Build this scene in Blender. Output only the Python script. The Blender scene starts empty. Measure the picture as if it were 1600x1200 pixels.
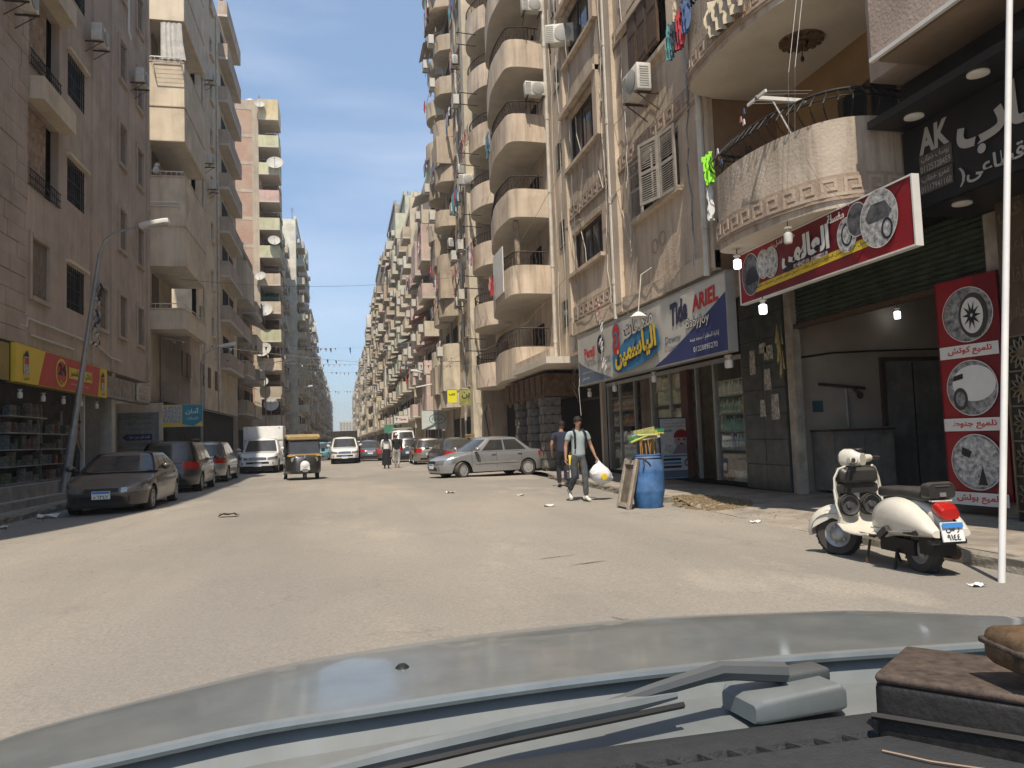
import bpy, bmesh, math, random
from mathutils import Vector, Matrix
R = math.radians
random.seed(7)
scene = bpy.context.scene
COL = scene.collection

# ------------------------------------------------------------------ camera
cam_data = bpy.data.cameras.new('camera')
cam = bpy.data.objects.new('camera', cam_data)
COL.objects.link(cam)
cam_data.sensor_width = 36.0
cam_data.lens = 27.0
cam_data.clip_start = 0.05
cam_data.clip_end = 6000
CM = ((0.9763223, 0.0194047, -0.2154488), (-0.2135003, -0.0738727, -0.9741460), (-0.0348188, 0.9970789, -0.0679807))
m4 = Matrix.Identity(4)
for r_ in range(3):
 for c_ in range(3):
  m4[r_][c_] = CM[r_][c_]
m4.translation = (0, 0, 1.40)
cam.matrix_world = m4
scene.camera = cam

# ------------------------------------------------------------------ light
SX, SY = 0.165, 0.55                       # ground shift of a shadow per metre of height
sun_dir = Vector((SX, SY, -1)).normalized()
SUN_EL = math.asin(-sun_dir.z)
sun_data = bpy.data.lights.new('sun', 'SUN')
sun_data.energy = 4.0
sun_data.angle = R(0.53)
sun_data.color = (1.0, 0.905, 0.77)
sun = bpy.data.objects.new('sun', sun_data)
COL.objects.link(sun)
sun.rotation_euler = sun_dir.to_track_quat('-Z', 'Y').to_euler()
world = bpy.data.worlds.new('World')
scene.world = world
world.use_nodes = True
wn, wl = world.node_tree.nodes, world.node_tree.links
wn.clear()
w_out = wn.new('ShaderNodeOutputWorld')
w_bg = wn.new('ShaderNodeBackground')
sky = wn.new('ShaderNodeTexSky')
sky.sky_type = 'NISHITA'
sky.sun_disc = False
sky.sun_elevation = SUN_EL
sky.sun_rotation = math.atan2(-sun_dir.x, -sun_dir.y)
sky.air_density = 1.0
sky.dust_density = 0.7
sky.ozone_density = 3.0
w_bg.inputs['Strength'].default_value = 0.135
# thin streaks of high cloud
tc = wn.new('ShaderNodeTexCoord')
mp = wn.new('ShaderNodeMapping')
mp.inputs['Scale'].default_value = (1.2, 2.2, 7.0)
mp.inputs['Rotation'].default_value = (0.1, 0.25, 0.3)
nz = wn.new('ShaderNodeTexNoise')
nz.inputs['Scale'].default_value = 1.6
nz.inputs['Detail'].default_value = 5
rmp = wn.new('ShaderNodeValToRGB')
rmp.color_ramp.elements[0].position = 0.47
rmp.color_ramp.elements[0].color = (0, 0, 0, 1)
# a thin even veil of high haze over the whole sky
veil = wn.new('ShaderNodeMixRGB')
veil.inputs['Fac'].default_value = 0.5
veil.inputs['Color2'].default_value = (2.1, 2.95, 4.25, 1)
rmp.color_ramp.elements[1].position = 0.82
rmp.color_ramp.elements[1].color = (0.34, 0.34, 0.34, 1)
mixc = wn.new('ShaderNodeMixRGB')
mixc.inputs['Color2'].default_value = (6.0, 6.4, 7.0, 1)
wl.new(tc.outputs['Generated'], mp.inputs['Vector'])
wl.new(mp.outputs['Vector'], nz.inputs['Vector'])
wl.new(nz.outputs['Fac'], rmp.inputs['Fac'])
wl.new(rmp.outputs['Color'], mixc.inputs['Fac'])
wl.new(sky.outputs['Color'], veil.inputs['Color1'])
wl.new(veil.outputs['Color'], mixc.inputs['Color1'])
wl.new(mixc.outputs['Color'], w_bg.inputs['Color'])
wl.new(w_bg.outputs['Background'], w_out.inputs['Surface'])
vs = scene.view_settings
vs.view_transform = 'Standard'
vs.look = 'None'
vs.exposure = 0.45
vs.gamma = 1.0
vs.use_curve_mapping = False
scene.cycles.max_bounces = 6
scene.cycles.diffuse_bounces = 3
scene.cycles.glossy_bounces = 3
scene.cycles.transmission_bounces = 3
scene.cycles.transparent_max_bounces = 6
scene.cycles.volume_bounces = 0
scene.cycles.use_denoising = True

# ------------------------------------------------------------------ materials
MATS = {}

def srgb(*c):
 return tuple((v / 12.92 if v <= 0.04045 else ((v + 0.055) / 1.055) ** 2.4) for v in c)

def mat(name, col, rough=0.8, metal=0.0, var=0.12, scale=3.0, bump=0.0, bscale=40.0, streak=0.0, dust=0.0, coat=0.0, spec=0.4, emit=0.0, col2=None, objco=False, patch=0.0):
 """plain surface: base colour, mottled by two noises, optional vertical run-down stains, dust on upward faces, fine bump"""
 if name in MATS:
  return MATS[name]
 m = bpy.data.materials.new(name)
 m.use_nodes = True
 nt = m.node_tree
 n, l = nt.nodes, nt.links
 b = n['Principled BSDF']
 b.inputs['Roughness'].default_value = rough
 b.inputs['Metallic'].default_value = metal
 b.inputs['Specular IOR Level'].default_value = spec
 b.inputs['Coat Weight'].default_value = coat
 b.inputs['Coat Roughness'].default_value = 0.08
 c = tuple(col) + (1,)
 if emit:
  b.inputs['Emission Color'].default_value = c
  b.inputs['Emission Strength'].default_value = emit
 if var or streak or bump or dust:
  if objco:
   pos = n.new('ShaderNodeTexCoord').outputs['Object']
  else:
   pos = n.new('ShaderNodeNewGeometry').outputs['Position']
 cur = None
 if var:
  a = n.new('ShaderNodeTexNoise')
  a.inputs['Scale'].default_value = scale
  a.inputs['Detail'].default_value = 6
  a.inputs['Roughness'].default_value = 0.65
  l.new(pos, a.inputs['Vector'])
  mr = n.new('ShaderNodeMapRange')
  mr.inputs['From Min'].default_value = 0.3
  mr.inputs['From Max'].default_value = 0.7
  l.new(a.outputs['Fac'], mr.inputs['Value'])
  mx = n.new('ShaderNodeMixRGB')
  c2 = col2 or tuple(max(0, v * (1 - 2.2 * var)) for v in col)
  hi = tuple(min(0.95, v * (1 + var)) for v in col)
  mx.inputs['Color1'].default_value = tuple(c2) + (1,)
  mx.inputs['Color2'].default_value = hi + (1,)
  l.new(mr.outputs['Result'], mx.inputs['Fac'])
  cur = mx.outputs['Color']
 if patch:
  # old repairs: sharp-edged areas of lighter and darker render
  for sc_, lo, hi_, pc in ((.33, .55, .62, tuple(min(.9, v * 1.22) for v in col)), (.55, .58, .68, tuple(v * .62 for v in col))):
   pn = n.new('ShaderNodeTexNoise')
   pn.inputs['Scale'].default_value = sc_
   pn.inputs['Detail'].default_value = 5
   pn.inputs['Roughness'].default_value = .5
   l.new(pos, pn.inputs['Vector'])
   pr_ = n.new('ShaderNodeMapRange')
   pr_.inputs['From Min'].default_value = lo
   pr_.inputs['From Max'].default_value = hi_
   pr_.inputs['To Max'].default_value = patch
   l.new(pn.outputs['Fac'], pr_.inputs['Value'])
   mx = n.new('ShaderNodeMixRGB')
   mx.inputs['Color2'].default_value = pc + (1,)
   l.new(cur, mx.inputs['Color1'])
   l.new(pr_.outputs['Result'], mx.inputs['Fac'])
   cur = mx.outputs['Color']
 if streak:
  mpn = n.new('ShaderNodeMapping')
  mpn.inputs['Scale'].default_value = (2.6, 2.6, 0.16)
  l.new(pos, mpn.inputs['Vector'])
  s = n.new('ShaderNodeTexNoise')
  s.inputs['Scale'].default_value = 1.5
  s.inputs['Detail'].default_value = 7
  s.inputs['Roughness'].default_value = 0.7
  l.new(mpn.outputs['Vector'], s.inputs['Vector'])
  rp = n.new('ShaderNodeMapRange')
  rp.inputs['From Min'].default_value = 0.46
  rp.inputs['From Max'].default_value = 0.74
  rp.inputs['To Max'].default_value = streak
  l.new(s.outputs['Fac'], rp.inputs['Value'])
  mx = n.new('ShaderNodeMixRGB')
  mx.blend_type = 'MULTIPLY'
  mx.inputs['Color2'].default_value = (0.42, 0.36, 0.30, 1)
  if cur:
   l.new(cur, mx.inputs['Color1'])
  else:
   mx.inputs['Color1'].default_value = c
  l.new(rp.outputs['Result'], mx.inputs['Fac'])
  cur = mx.outputs['Color']
 if dust:
  g = n.new('ShaderNodeNewGeometry')
  sep = n.new('ShaderNodeSeparateXYZ')
  l.new(g.outputs['Normal'], sep.inputs['Vector'])
  a = n.new('ShaderNodeTexNoise')
  a.inputs['Scale'].default_value = 4.0
  a.inputs['Detail'].default_value = 6
  l.new(pos, a.inputs['Vector'])
  mm = n.new('ShaderNodeMath')
  mm.operation = 'MULTIPLY_ADD'
  mm.inputs[1].default_value = 0.75
  mm.inputs[2].default_value = 0.25
  mm.use_clamp = True
  l.new(sep.outputs['Z'], mm.inputs[0])
  m2 = n.new('ShaderNodeMath')
  m2.operation = 'MULTIPLY'
  l.new(mm.outputs[0], m2.inputs[0])
  l.new(a.outputs['Fac'], m2.inputs[1])
  m3 = n.new('ShaderNodeMath')
  m3.operation = 'MULTIPLY'
  m3.use_clamp = True
  m3.inputs[1].default_value = dust * 2
  l.new(m2.outputs[0], m3.inputs[0])
  mx = n.new('ShaderNodeMixRGB')
  mx.inputs['Color2'].default_value = (0.36, 0.30, 0.23, 1)
  if cur:
   l.new(cur, mx.inputs['Color1'])
  else:
   mx.inputs['Color1'].default_value = c
  l.new(m3.outputs[0], mx.inputs['Fac'])
  cur = mx.outputs['Color']
  rr = n.new('ShaderNodeMapRange')
  rr.inputs['To Min'].default_value = rough
  rr.inputs['To Max'].default_value = 0.8
  l.new(m3.outputs[0], rr.inputs['Value'])
  l.new(rr.outputs['Result'], b.inputs['Roughness'])
 if cur:
  l.new(cur, b.inputs['Base Color'])
 else:
  b.inputs['Base Color'].default_value = c
 if bump:
  a = n.new('ShaderNodeTexNoise')
  a.inputs['Scale'].default_value = bscale
  a.inputs['Detail'].default_value = 5
  l.new(pos, a.inputs['Vector'])
  bp = n.new('ShaderNodeBump')
  bp.inputs['Strength'].default_value = bump
  bp.inputs['Distance'].default_value = 0.02
  l.new(a.outputs['Fac'], bp.inputs['Height'])
  l.new(bp.outputs['Normal'], b.inputs['Normal'])
 MATS[name] = m
 return m

def plaster(name, col, streak=0.55, var=0.10):
 return mat(name, col, 0.9, var=var, scale=0.9, bump=0.45, bscale=22, streak=streak, spec=0.2, patch=0.55)

def glassmat():
 """real see-through pane: mostly clear with a Fresnel reflection"""
 if 'shop_glass' in MATS:
  return MATS['shop_glass']
 m = bpy.data.materials.new('shop_glass')
 m.use_nodes = True
 n, l = m.node_tree.nodes, m.node_tree.links
 n.clear()
 o = n.new('ShaderNodeOutputMaterial')
 mix = n.new('ShaderNodeMixShader')
 fr = n.new('ShaderNodeFresnel')
 geo = n.new('ShaderNodeNewGeometry')
 ior = n.new('ShaderNodeMapRange')          # same reflection from either face of the pane
 ior.inputs['To Min'].default_value = 1.5
 ior.inputs['To Max'].default_value = 1 / 1.5
 l.new(geo.outputs['Backfacing'], ior.inputs['Value'])
 l.new(ior.outputs['Result'], fr.inputs['IOR'])
 tr = n.new('ShaderNodeBsdfTransparent')
 tr.inputs['Color'].default_value = (0.93, 0.95, 0.94, 1)
 gl = n.new('ShaderNodeBsdfGlossy')
 gl.inputs['Roughness'].default_value = 0.03
 l.new(fr.outputs['Fac'], mix.inputs['Fac'])
 l.new(tr.outputs['BSDF'], mix.inputs[1])
 l.new(gl.outputs['BSDF'], mix.inputs[2])
 l.new(mix.outputs['Shader'], o.inputs['Surface'])
 MATS['shop_glass'] = m
 return m

# ------------------------------------------------------------------ mesh helpers
class MB:
 """collects shapes; each face carries a material slot index"""
 def __init__(s):
  s.v, s.f, s.mi, s.sm = [], [], [], []

 def add(s, vs_, fs_, mi=0, smooth=False):
  o = len(s.v)
  s.v.extend([tuple(p) for p in vs_])
  for f in fs_:
   s.f.append(tuple(i + o for i in f))
   s.mi.append(mi)
   s.sm.append(smooth)
  return s

 def box(s, x0, x1, y0, y1, z0, z1, mi=0):
  vs_ = [(x0, y0, z0), (x1, y0, z0), (x1, y1, z0), (x0, y1, z0), (x0, y0, z1), (x1, y0, z1), (x1, y1, z1), (x0, y1, z1)]
  return s.add(vs_, [(3, 2, 1, 0), (4, 5, 6, 7), (0, 1, 5, 4), (1, 2, 6, 5), (2, 3, 7, 6), (3, 0, 4, 7)], mi)

 def obox(s, M, sx, sy, sz, mi=0):
  """box of half sizes under matrix M"""
  vs_ = [M @ Vector((a * sx, b * sy, c * sz)) for c in (-1, 1) for a, b in ((-1, -1), (1, -1), (1, 1), (-1, 1))]
  return s.add(vs_, [(3, 2, 1, 0), (4, 5, 6, 7), (0, 1, 5, 4), (1, 2, 6, 5), (2, 3, 7, 6), (3, 0, 4, 7)], mi)

 def quad(s, a, b, c, d, mi=0):
  return s.add([a, b, c, d], [(0, 1, 2, 3)], mi)

 def poly(s, pts, mi=0):
  return s.add(pts, [tuple(range(len(pts)))], mi)

 def cyl(s, p0, p1, r0, r1=None, n=10, mi=0, caps=True, smooth=True):
  p0, p1 = Vector(p0), Vector(p1)
  r1 = r0 if r1 is None else r1
  d = (p1 - p0)
  if d.length < 1e-6:
   return s
  q = d.to_track_quat('Z', 'Y').to_matrix()
  vs_ = []
  for p, r in ((p0, r0), (p1, r1)):
   for i in range(n):
    a = 2 * math.pi * i / n
    vs_.append(p + q @ Vector((math.cos(a) * r, math.sin(a) * r, 0)))
  s.add(vs_, [(i, (i + 1) % n, n + (i + 1) % n, n + i) for i in range(n)], mi, smooth)
  if caps:
   s.add(vs_[:n], [tuple(range(n - 1, -1, -1))], mi)
   s.add(vs_[n:], [tuple(range(n))], mi)
  return s

 def tube(s, pts, r, n=6, mi=0, closed=False):
  """tube along a polyline; r is a number or a list"""
  pts = [Vector(p) for p in pts]
  k = len(pts)
  rs = r if isinstance(r, (list, tuple)) else [r] * k
  vs_, fs_ = [], []
  up = Vector((0, 0, 1))
  for i, p in enumerate(pts):
   t = pts[min(i + 1, k - 1)] - pts[max(i - 1, 0)]
   if t.length < 1e-9:
    t = Vector((0, 0, 1))
   t.normalize()
   a = t.cross(up)
   if a.length < 1e-3:
    a = t.cross(Vector((0, 1, 0)))
   a.normalize()
   b = a.cross(t)
   for j in range(n):
    th = 2 * math.pi * j / n
    vs_.append(p + a * math.cos(th) * rs[i] + b * math.sin(th) * rs[i])
  for i in range(k - 1):
   for j in range(n):
    fs_.append((i * n + j, i * n + (j + 1) % n, (i + 1) * n + (j + 1) % n, (i + 1) * n + j))
  s.add(vs_, fs_, mi, True)
  s.add(vs_[:n], [tuple(range(n))], mi)
  s.add(vs_[-n:], [tuple(range(n - 1, -1, -1))], mi)
  return s

 def lathe(s, c, prof, n=16, mi=0, axis='z', caps=True):
  """profile [(r, h), ...] turned about an axis through c"""
  vs_, fs_ = [], []
  for r, h in prof:
   for j in range(n):
    th = 2 * math.pi * j / n
    a, b = r * math.cos(th), r * math.sin(th)
    p = (a, b, h) if axis == 'z' else ((h, a, b) if axis == 'x' else (b, h, a))
    vs_.append((c[0] + p[0], c[1] + p[1], c[2] + p[2]))
  k = len(prof)
  for i in range(k - 1):
   for j in range(n):
    fs_.append((i * n + j, i * n + (j + 1) % n, (i + 1) * n + (j + 1) % n, (i + 1) * n + j))
  s.add(vs_, fs_, mi, True)
  if not caps:
   return s
  if prof[0][0] > 1e-4:
   s.add(vs_[:n], [tuple(range(n - 1, -1, -1))], mi)
  if prof[-1][0] > 1e-4:
   s.add(vs_[-n:], [tuple(range(n))], mi)
  return s

 def sphere(s, c, rx, ry=None, rz=None, n=12, mi=0):
  ry = ry or rx
  rz = rz or rx
  k = max(5, n // 2)
  vs_, fs_ = [], []
  for i in range(k + 1):
   ph = math.pi * i / k - math.pi / 2
   for j in range(n):
    th = 2 * math.pi * j / n
    vs_.append((c[0] + rx * math.cos(ph) * math.cos(th), c[1] + ry * math.cos(ph) * math.sin(th), c[2] + rz * math.sin(ph)))
  for i in range(k):
   for j in range(n):
    fs_.append((i * n + j, i * n + (j + 1) % n, (i + 1) * n + (j + 1) % n, (i + 1) * n + j))
  return s.add(vs_, fs_, mi, True)

 def prism(s, pts2, axis, a0, a1, mi=0):
  """2-D outline pushed along an axis; pts2 are (y,z) for x, (x,z) for y, (x,y) for z"""
  def P(p, a):
   return (a, p[0], p[1]) if axis == 'x' else ((p[0], a, p[1]) if axis == 'y' else (p[0], p[1], a))
  n = len(pts2)
  vs_ = [P(p, a0) for p in pts2] + [P(p, a1) for p in pts2]
  s.add(vs_, [(i, (i + 1) % n, n + (i + 1) % n, n + i) for i in range(n)], mi)
  s.add(vs_[:n], [tuple(range(n - 1, -1, -1))], mi)
  s.add(vs_[n:], [tuple(range(n))], mi)
  return s

 def mesh(s, name, mats, fix=True):
  me = bpy.data.meshes.new(name)
  me.from_pydata(s.v, [], s.f)
  for m in mats:
   me.materials.append(m)
  me.polygons.foreach_set('material_index', s.mi)
  me.polygons.foreach_set('use_smooth', s.sm)
  if fix:
   bm = bmesh.new()
   bm.from_mesh(me)
   bmesh.ops.remove_doubles(bm, verts=bm.verts, dist=1e-5)
   bmesh.ops.recalc_face_normals(bm, faces=bm.faces)
   bm.to_mesh(me)
   bm.free()
  if any(s.sm):
   me.set_sharp_from_angle(angle=R(38))
  me.update()
  return me

 def build(s, name, mats, parent=None, **kw):
  if not isinstance(mats, (list, tuple)):
   mats = [mats]
  o = bpy.data.objects.new(name, s.mesh(name, mats, kw.pop('fix', True)))
  COL.objects.link(o)
  if parent is not None:
   o.parent = parent
  return props(o, **kw)

def props(o, label=None, cat=None, group=None, kind=None):
 if label:
  o['label'] = label
 if cat:
  o['category'] = cat
 if group:
  o['group'] = group
 if kind:
  o['kind'] = kind
 return o

def thing(name, label, cat, loc=(0, 0, 0), rz=0.0, group=None):
 o = bpy.data.objects.new(name, None)
 o.empty_display_size = 0.2
 COL.objects.link(o)
 o.location = loc
 o.rotation_euler = (0, 0, rz)
 return props(o, label, cat, group)

KIDS = {}
def dup(src, loc=None, rz=None, label=None, group=None, parent=None, scale=None):
 """copy of a thing or part with copies of its parts and sub-parts (mesh data shared)"""
 def cp(o, par):
  c = o.copy()
  COL.objects.link(c)
  if par is not None:
   c.parent = par
  for k in list(o.children):
   cp(k, c)
  return c
 c = cp(src, parent)
 if loc is not None:
  c.location = loc
 if rz is not None:
  c.rotation_euler = (0, 0, rz)
 if scale is not None:
  c.scale = scale
 if label:
  c['label'] = label
 if group:
  c['group'] = group
 return c

def link_mesh(name, me, parent, loc=(0, 0, 0), rz=0.0, scale=None):
 o = bpy.data.objects.new(name, me)
 COL.objects.link(o)
 if parent is not None:
  o.parent = parent
 o.location = loc
 o.rotation_euler = (0, 0, rz)
 if scale:
  o.scale = scale
 return o

def soften(o, w=0.01, seg=2, angle=30):
 """bevel the edges of a finished mesh in place"""
 bm = bmesh.new()
 bm.from_mesh(o.data)
 es = [e for e in bm.edges if len(e.link_faces) == 2 and e.calc_face_angle(0) > R(angle)]
 bmesh.ops.bevel(bm, geom=es, offset=w, segments=seg, affect='EDGES', profile=0.5, clamp_overlap=True)
 for f in bm.faces:
  f.smooth = True
 bm.to_mesh(o.data)
 bm.free()
 o.data.set_sharp_from_angle(angle=R(50))
 return o

def panel_wall(mb, axis, pos, sgn, a0, a1, z0, z1, openings=(), depth=0.2, mi=0):
 """wall face in the plane x=pos (axis 'x', runs along y) or y=pos, looking towards sgn, with rectangular openings (a0,a1,z0,z1) and their reveals"""
 As = sorted(set([a0, a1] + [v for o in openings for v in o[:2]]))
 Zs = sorted(set([z0, z1] + [v for o in openings for v in o[2:4]]))
 As = [a for a in As if a0 - 1e-6 <= a <= a1 + 1e-6]
 Zs = [z for z in Zs if z0 - 1e-6 <= z <= z1 + 1e-6]
 def P(a, z, d=0.0):
  return (pos - sgn * d, a, z) if axis == 'x' else (a, pos - sgn * d, z)
 for i in range(len(As) - 1):
  for j in range(len(Zs) - 1):
   ca, cz = (As[i] + As[i + 1]) / 2, (Zs[j] + Zs[j + 1]) / 2
   if any(o[0] < ca < o[1] and o[2] < cz < o[3] for o in openings):
    continue
   mb.quad(P(As[i], Zs[j]), P(As[i + 1], Zs[j]), P(As[i + 1], Zs[j + 1]), P(As[i], Zs[j + 1]), mi)
 for o in openings:
  b0, b1, c0, c1 = o[:4]
  mb.quad(P(b0, c0), P(b0, c1), P(b0, c1, depth), P(b0, c0, depth), mi)
  mb.quad(P(b1, c0), P(b1, c1), P(b1, c1, depth), P(b1, c0, depth), mi)
  mb.quad(P(b0, c0), P(b1, c0), P(b1, c0, depth), P(b0, c0, depth), mi)
  mb.quad(P(b0, c1), P(b1, c1), P(b1, c1, depth), P(b0, c1, depth), mi)
 return mb

# ------------------------------------------------------------------ lettering
ARB = {'ء': (1, 0xFE80), 'آ': (2, 0xFE81), 'أ': (2, 0xFE83), 'ؤ': (2, 0xFE85), 'إ': (2, 0xFE87), 'ئ': (4, 0xFE89), 'ا': (2, 0xFE8D), 'ب': (4, 0xFE8F), 'ة': (2, 0xFE93), 'ت': (4, 0xFE95), 'ث': (4, 0xFE99), 'ج': (4, 0xFE9D), 'ح': (4, 0xFEA1), 'خ': (4, 0xFEA5), 'د': (2, 0xFEA9), 'ذ': (2, 0xFEAB), 'ر': (2, 0xFEAD), 'ز': (2, 0xFEAF), 'س': (4, 0xFEB1), 'ش': (4, 0xFEB5), 'ص': (4, 0xFEB9), 'ض': (4, 0xFEBD), 'ط': (4, 0xFEC1), 'ظ': (4, 0xFEC5), 'ع': (4, 0xFEC9), 'غ': (4, 0xFECD), 'ف': (4, 0xFED1), 'ق': (4, 0xFED5), 'ك': (4, 0xFED9), 'ل': (4, 0xFEDD), 'م': (4, 0xFEE1), 'ن': (4, 0xFEE5), 'ه': (4, 0xFEE9), 'و': (2, 0xFEED), 'ى': (2, 0xFEEF), 'ي': (4, 0xFEF1)}

def shape_ar(s):
 if not any(c in ARB for c in s):
  return s
 out = []
 for i, c in enumerate(s):
  if c not in ARB:
   out.append(c)
   continue
  n, b = ARB[c]
  pj = i > 0 and ARB.get(s[i - 1], (0,))[0] == 4
  nj = n == 4 and i + 1 < len(s) and ARB.get(s[i + 1], (0,))[0] > 1
  out.append(chr(b + (3 if pj and nj else 2 if nj else 1 if pj else 0)))
 r = ''.join(out).replace('\ufedf\ufe8e', '\ufefb').replace('\ufee0\ufe8e', '\ufefc')
 return r[::-1]

def text_mesh(body, w, h, bold=0.0, res=2, shear=0.0):
 """flat lettering fitted to w x h, centred on the origin in its own xy plane; each glyph a hair above the last so that none share a plane"""
 cu = bpy.data.curves.new('lettering', 'FONT')
 cu.body = shape_ar(body)
 cu.offset = bold
 cu.resolution_u = res
 cu.shear = shear
 o = bpy.data.objects.new('lettering', cu)
 COL.objects.link(o)
 bpy.context.view_layer.update()
 me = bpy.data.meshes.new_from_object(o.evaluated_get(bpy.context.evaluated_depsgraph_get()))
 bpy.data.objects.remove(o)
 bm = bmesh.new()
 bm.from_mesh(me)
 seen = set()
 k = 0
 for v0 in bm.verts:
  if v0 in seen:
   continue
  st, isl = [v0], [v0]
  seen.add(v0)
  while st:
   v = st.pop()
   for e in v.link_edges:
    u = e.other_vert(v)
    if u not in seen:
     seen.add(u)
     st.append(u)
     isl.append(u)
  for v in isl:
   v.co.z = 0.0006 * (k % 4)
  k += 1
 xs = [v.co.x for v in bm.verts]
 ys = [v.co.y for v in bm.verts]
 sx, sy = w / (max(xs) - min(xs)), h / (max(ys) - min(ys))
 cx, cy = (max(xs) + min(xs)) / 2, (max(ys) + min(ys)) / 2
 for v in bm.verts:
  v.co.x = (v.co.x - cx) * sx
  v.co.y = (v.co.y - cy) * sy
 bm.to_mesh(me)
 bm.free()
 return me

def on_face(me, origin, right, up, dist=0.004, name='letters', material=None, parent=None, label=None):
 """put a flat mesh on a face: right/up unit vectors of the face; parent must sit at the world origin or be given in its own space"""
 r, u = Vector(right), Vector(up)
 nrm = r.cross(u)
 M = Matrix((r, u, nrm)).transposed().to_4x4()
 M.translation = Vector(origin) + nrm * dist
 o = bpy.data.objects.new(name, me)
 COL.objects.link(o)
 if parent:
  o.parent = parent
 o.matrix_local = M
 if material:
  me.materials.clear()
  me.materials.append(material)
 if label:
  o['label'] = label
 return o

def flat_mesh(pts, name='print'):
 me = bpy.data.meshes.new(name)
 me.from_pydata([(p[0], p[1], 0) for p in pts], [], [tuple(range(len(pts)))])
 return me

def disc_pts(cx, cy, rx, ry, n=28):
 return [(cx + rx * math.cos(2 * math.pi * i / n), cy + ry * math.sin(2 * math.pi * i / n)) for i in range(n)]

# common materials
M_DARK = mat('dark_interior', (0.012, 0.011, 0.010), 0.9, var=0.2)  # near-black; on opening panels it stands for the shade inside
M_PANE = mat('window_glass', (0.022, 0.025, 0.028), 0.06, var=0.0, spec=0.6)  # opaque; the unlit room behind is put into the dark colour
M_WHITE = mat('white_paint', (0.72, 0.71, 0.66), 0.5, var=0.06, dust=0.2)
M_ALU = mat('aluminium', (0.42, 0.41, 0.38), 0.45, 0.5, var=0.08)
M_WOOD = mat('brown_wood', (0.10, 0.055, 0.028), 0.6, var=0.2, scale=9)
M_IRON = mat('black_iron', (0.025, 0.023, 0.022), 0.6, 0.3, var=0.15)
M_GALV = mat('galvanised_steel', (0.36, 0.36, 0.35), 0.5, 0.6, var=0.1, scale=6)
M_RUST = mat('rusty_iron', (0.09, 0.055, 0.035), 0.85, 0.2, var=0.25, scale=20)
M_CONC = mat('concrete', (0.34, 0.31, 0.27), 0.9, var=0.16, scale=2.5, bump=0.5, bscale=30)
M_BLACK = mat('black_plastic', (0.02, 0.02, 0.021), 0.5, var=0.1)
M_RUB = mat('tyre_rubber', (0.026, 0.025, 0.024), 0.85, var=0.15, scale=20, dust=0.35)
M_PIPE = mat('cream_pipe', (0.60, 0.56, 0.48), 0.6, var=0.12, streak=0.3)
GL = glassmat()
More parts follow.
